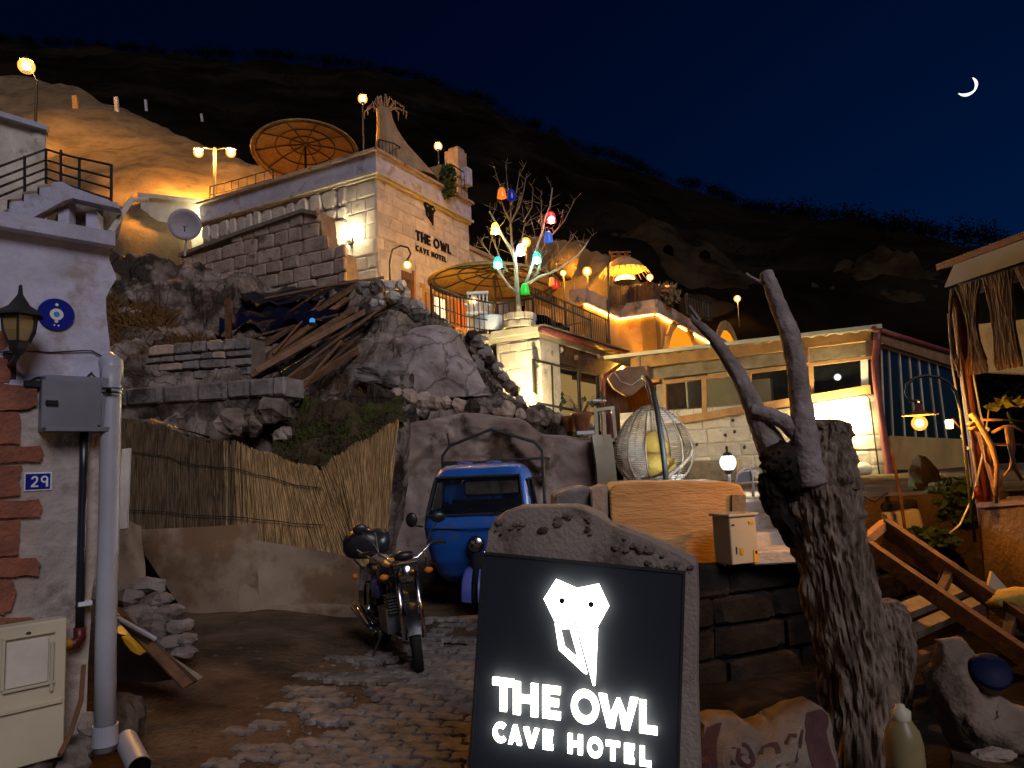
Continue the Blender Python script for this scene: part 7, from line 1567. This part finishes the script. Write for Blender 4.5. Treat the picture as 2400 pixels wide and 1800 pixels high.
for i, pp in enumerate(([(2222, 735), (2232, 860), (2262, 1040), (2276, 1140)], [(2240, 720), (2250, 850), (2278, 1050), (2292, 1140)], [(2276, 850), (2296, 960), (2310, 1020)], [(2318, 960), (2300, 1080), (2282, 1160), (2250, 1230), (2225, 1250)])):
    MB().tube([P(x, y, 5.55) for x, y in pp], .007, 5).build('cable', M['cream'], pvn, True)
for (px, py) in ((2256, 1022), (2268, 1050), (2315, 1006)): MB().ball(P(px, py, 5.5), .016, 8, 6).build('cable_clip', M['enamelwhite'], pvn)
tag(lump(P(2292, 1155, 5.4), .032, (.9, .8, 1.6), 5).build('cable_bundle', M['maroonpl'], smooth=True), 'red tape bundle tied on the maroon post', 'tape')
# driftwood chair
t = thing('driftwood_chair', 'chair of orange-lit driftwood branches beyond the maroon post', 'chair', P(2340, 1175, 5.0))
for i, (pp, r0) in enumerate((([(2276, 970), (2290, 985), (2305, 1010), (2325, 1045), (2336, 1090), (2334, 1180)], .022), ([(2268, 994), (2284, 990), (2296, 984)], .014), ([(2270, 1006), (2290, 1000), (2298, 1002)], .014), ([(2312, 1030), (2318, 1080), (2330, 1090)], .03), ([(2360, 1000), (2365, 1040), (2380, 1100), (2395, 1125)], .018), ([(2370, 1000), (2376, 1050), (2368, 1100), (2352, 1115)], .014), ([(2290, 984), (2345, 984), (2420, 988)], .010), ([(2325, 1014), (2352, 1000), (2376, 998), (2420, 1024)], .012), ([(2318, 1042), (2420, 1042)], .012))):
    MB().tube([P(x, y, 4.9 + .02 * i) for x, y in pp], [r0 * lerp(1, .6, k / (len(pp) - 1)) for k in range(len(pp))], 7).build(('back_branch', 'arm_branch', 'arm_branch', 'seat_branch', 'leg_branch', 'leg_branch', 'cross_branch', 'cross_branch', 'cross_branch')[i], M['woodfresh'], t, True)
MB().bar(P(2300, 1010, 5.05), P(2345, 1170, 5.05), .05, .05).build('back_post', M['wood'], t)
# potted plant with fan leaf
t = thing('potted_plant', 'pale green fan-leaved plant behind the driftwood chair', 'plant', P(2372, 1000, 5.6)); c = P(2372, 995, 5.6)
st_ = MB().tube([c, P(2360, 965, 5.6)], [.012, .007], 6).build('stem', M['leaf'], t)
r = random.Random(12)
for k in range(40):
    a = r.uniform(-.3, math.pi + .3); L_ = r.uniform(.04, .13); p0 = P(2362, 952, 5.6) + V((math.cos(a) * L_, r.uniform(-.06, .06), math.sin(a) * L_ * .7)); s_ = r.uniform(.025, .05)
    d_ = V((math.cos(a), r.gauss(0, .4), math.sin(a))).normalized() * s_; n_ = V((r.gauss(0, .3), -1, r.gauss(0, .5))).cross(d_).normalized() * s_ * .6
    MB().add([p0 - d_, p0 + n_, p0 + d_, p0 - n_], [(0, 1, 2, 3)]).build('leaf', mat('pale_leaf', (.34, .33, .10), (.24, .24, .07), 5, .6, .1) if k == 0 else bpy.data.materials['pale_leaf'], t)
# hanging orange lamp on a hooked stand
LY = 4.95; c = P(2155, 992, LY); t = thing('hooked_lamp', 'orange lamp with flat disc shade hanging from a curled iron hook', 'lamp', V((P(2262, 1100, LY).x, LY, WZ)))
bulb(t, c, .045, emis('hook_bulb', (1, .42, .06), 6600))
MB().lathe(P(2155, 972, LY), [(.115, -.004), (.11, .003), (.05, .012), (.028, .03), (.022, .07), (.008, .08)], 24).build('shade', M['rust'], t, True)
hk = [(2160, 940), (2155, 930), (2158, 938)]
MB().tube([P(x, y, LY) for x, y in ((2160, 945), (2152, 938), (2135, 940), (2124, 922), (2125, 902), (2142, 886), (2170, 880), (2200, 884), (2222, 896), (2240, 918), (2250, 960), (2262, 1060), (2275, 1180), (2285, 1270))], .011, 7).build('hook_stand', M['iron'], t, True)
c2 = P(2225, 994, 6.3); t = thing('small_lantern', 'small square orange lantern left of the maroon post', 'lamp', c2); MB().box(c2, .05, .05, .075).build('glass', emis('small_lantern_glow', (1, .46, .08), 40), t, bevel=.01); MB().tube([c2 + V((.03, 0, .05)), P(2250, 1002, 6.3)], .008, 5).build('bracket', M['rust'], t)
# rocks, trough and greenery under the restaurant glazing
o = MB().rock(P(2165, 1118, 7.2), .145, (.85, .7, 1.15), 5, 18, 14, .75).build('boulder', M['moss']); tag(o, 'mossy upright boulder in the planting right of the downpipe', 'boulder')
o = MB().rock(P(2205, 1165, 7.0), .14, (1.0, .7, .9), 8, 18, 14, .75).build('boulder', M['rock']); tag(o, 'greyer broken boulder right of the upright one', 'boulder')
o = MB().prism([P(x, y, 6.4) for x, y in ((2080, 1202), (2155, 1192), (2170, 1245), (2085, 1258))], V((.08, .5, 0))).build('stone_trough', M['pale'], bevel=.02); tag(o, 'white stone trough in the planting before the tan panel', 'trough')
o = MB().prism([P(x, y, 6.5) for x, y in ((2068, 1178), (2150, 1170), (2155, 1190), (2070, 1200))], V((.1, .5, 0))).build('dark_grill', M['iron'], bevel=.02); tag(o, 'black metal tray resting above the white trough', 'tray')
bush('green ferny clump right of the two boulders', P(2240, 1175, 6.6), .26, .22, 520, M['leaf'], 'plant', 'fern_clump', .05)
bush('low bright green plant in front of the white trough', P(2170, 1262, 6.2), .26, .09, 320, M['leaf'], 'plant', 'ground_plant', .05)
bush('dark leafy tree behind the maroon post', P(2390, 930, 9.0), .6, .7, 1500, M['shrub'], 'tree', 'dark_tree', .1)
m = MB().tube([P(1990, 1200, 5.8), P(2020, 1160, 5.8), P(2050, 1175, 5.8), P(2080, 1155, 5.8)], .012, 6); tag(m.build('black_hose', M['blackpl'], smooth=True), 'looped black hose right of the tree trunk', 'hose')
m = MB().tube([P(2090, 1060, 6.0), P(2110, 1160, 6.0), P(2125, 1270, 6.0)], .014, 6); tag(m.build('rust_rod', M['rust']), 'thin rusty rod standing before the tan panel', 'rod')
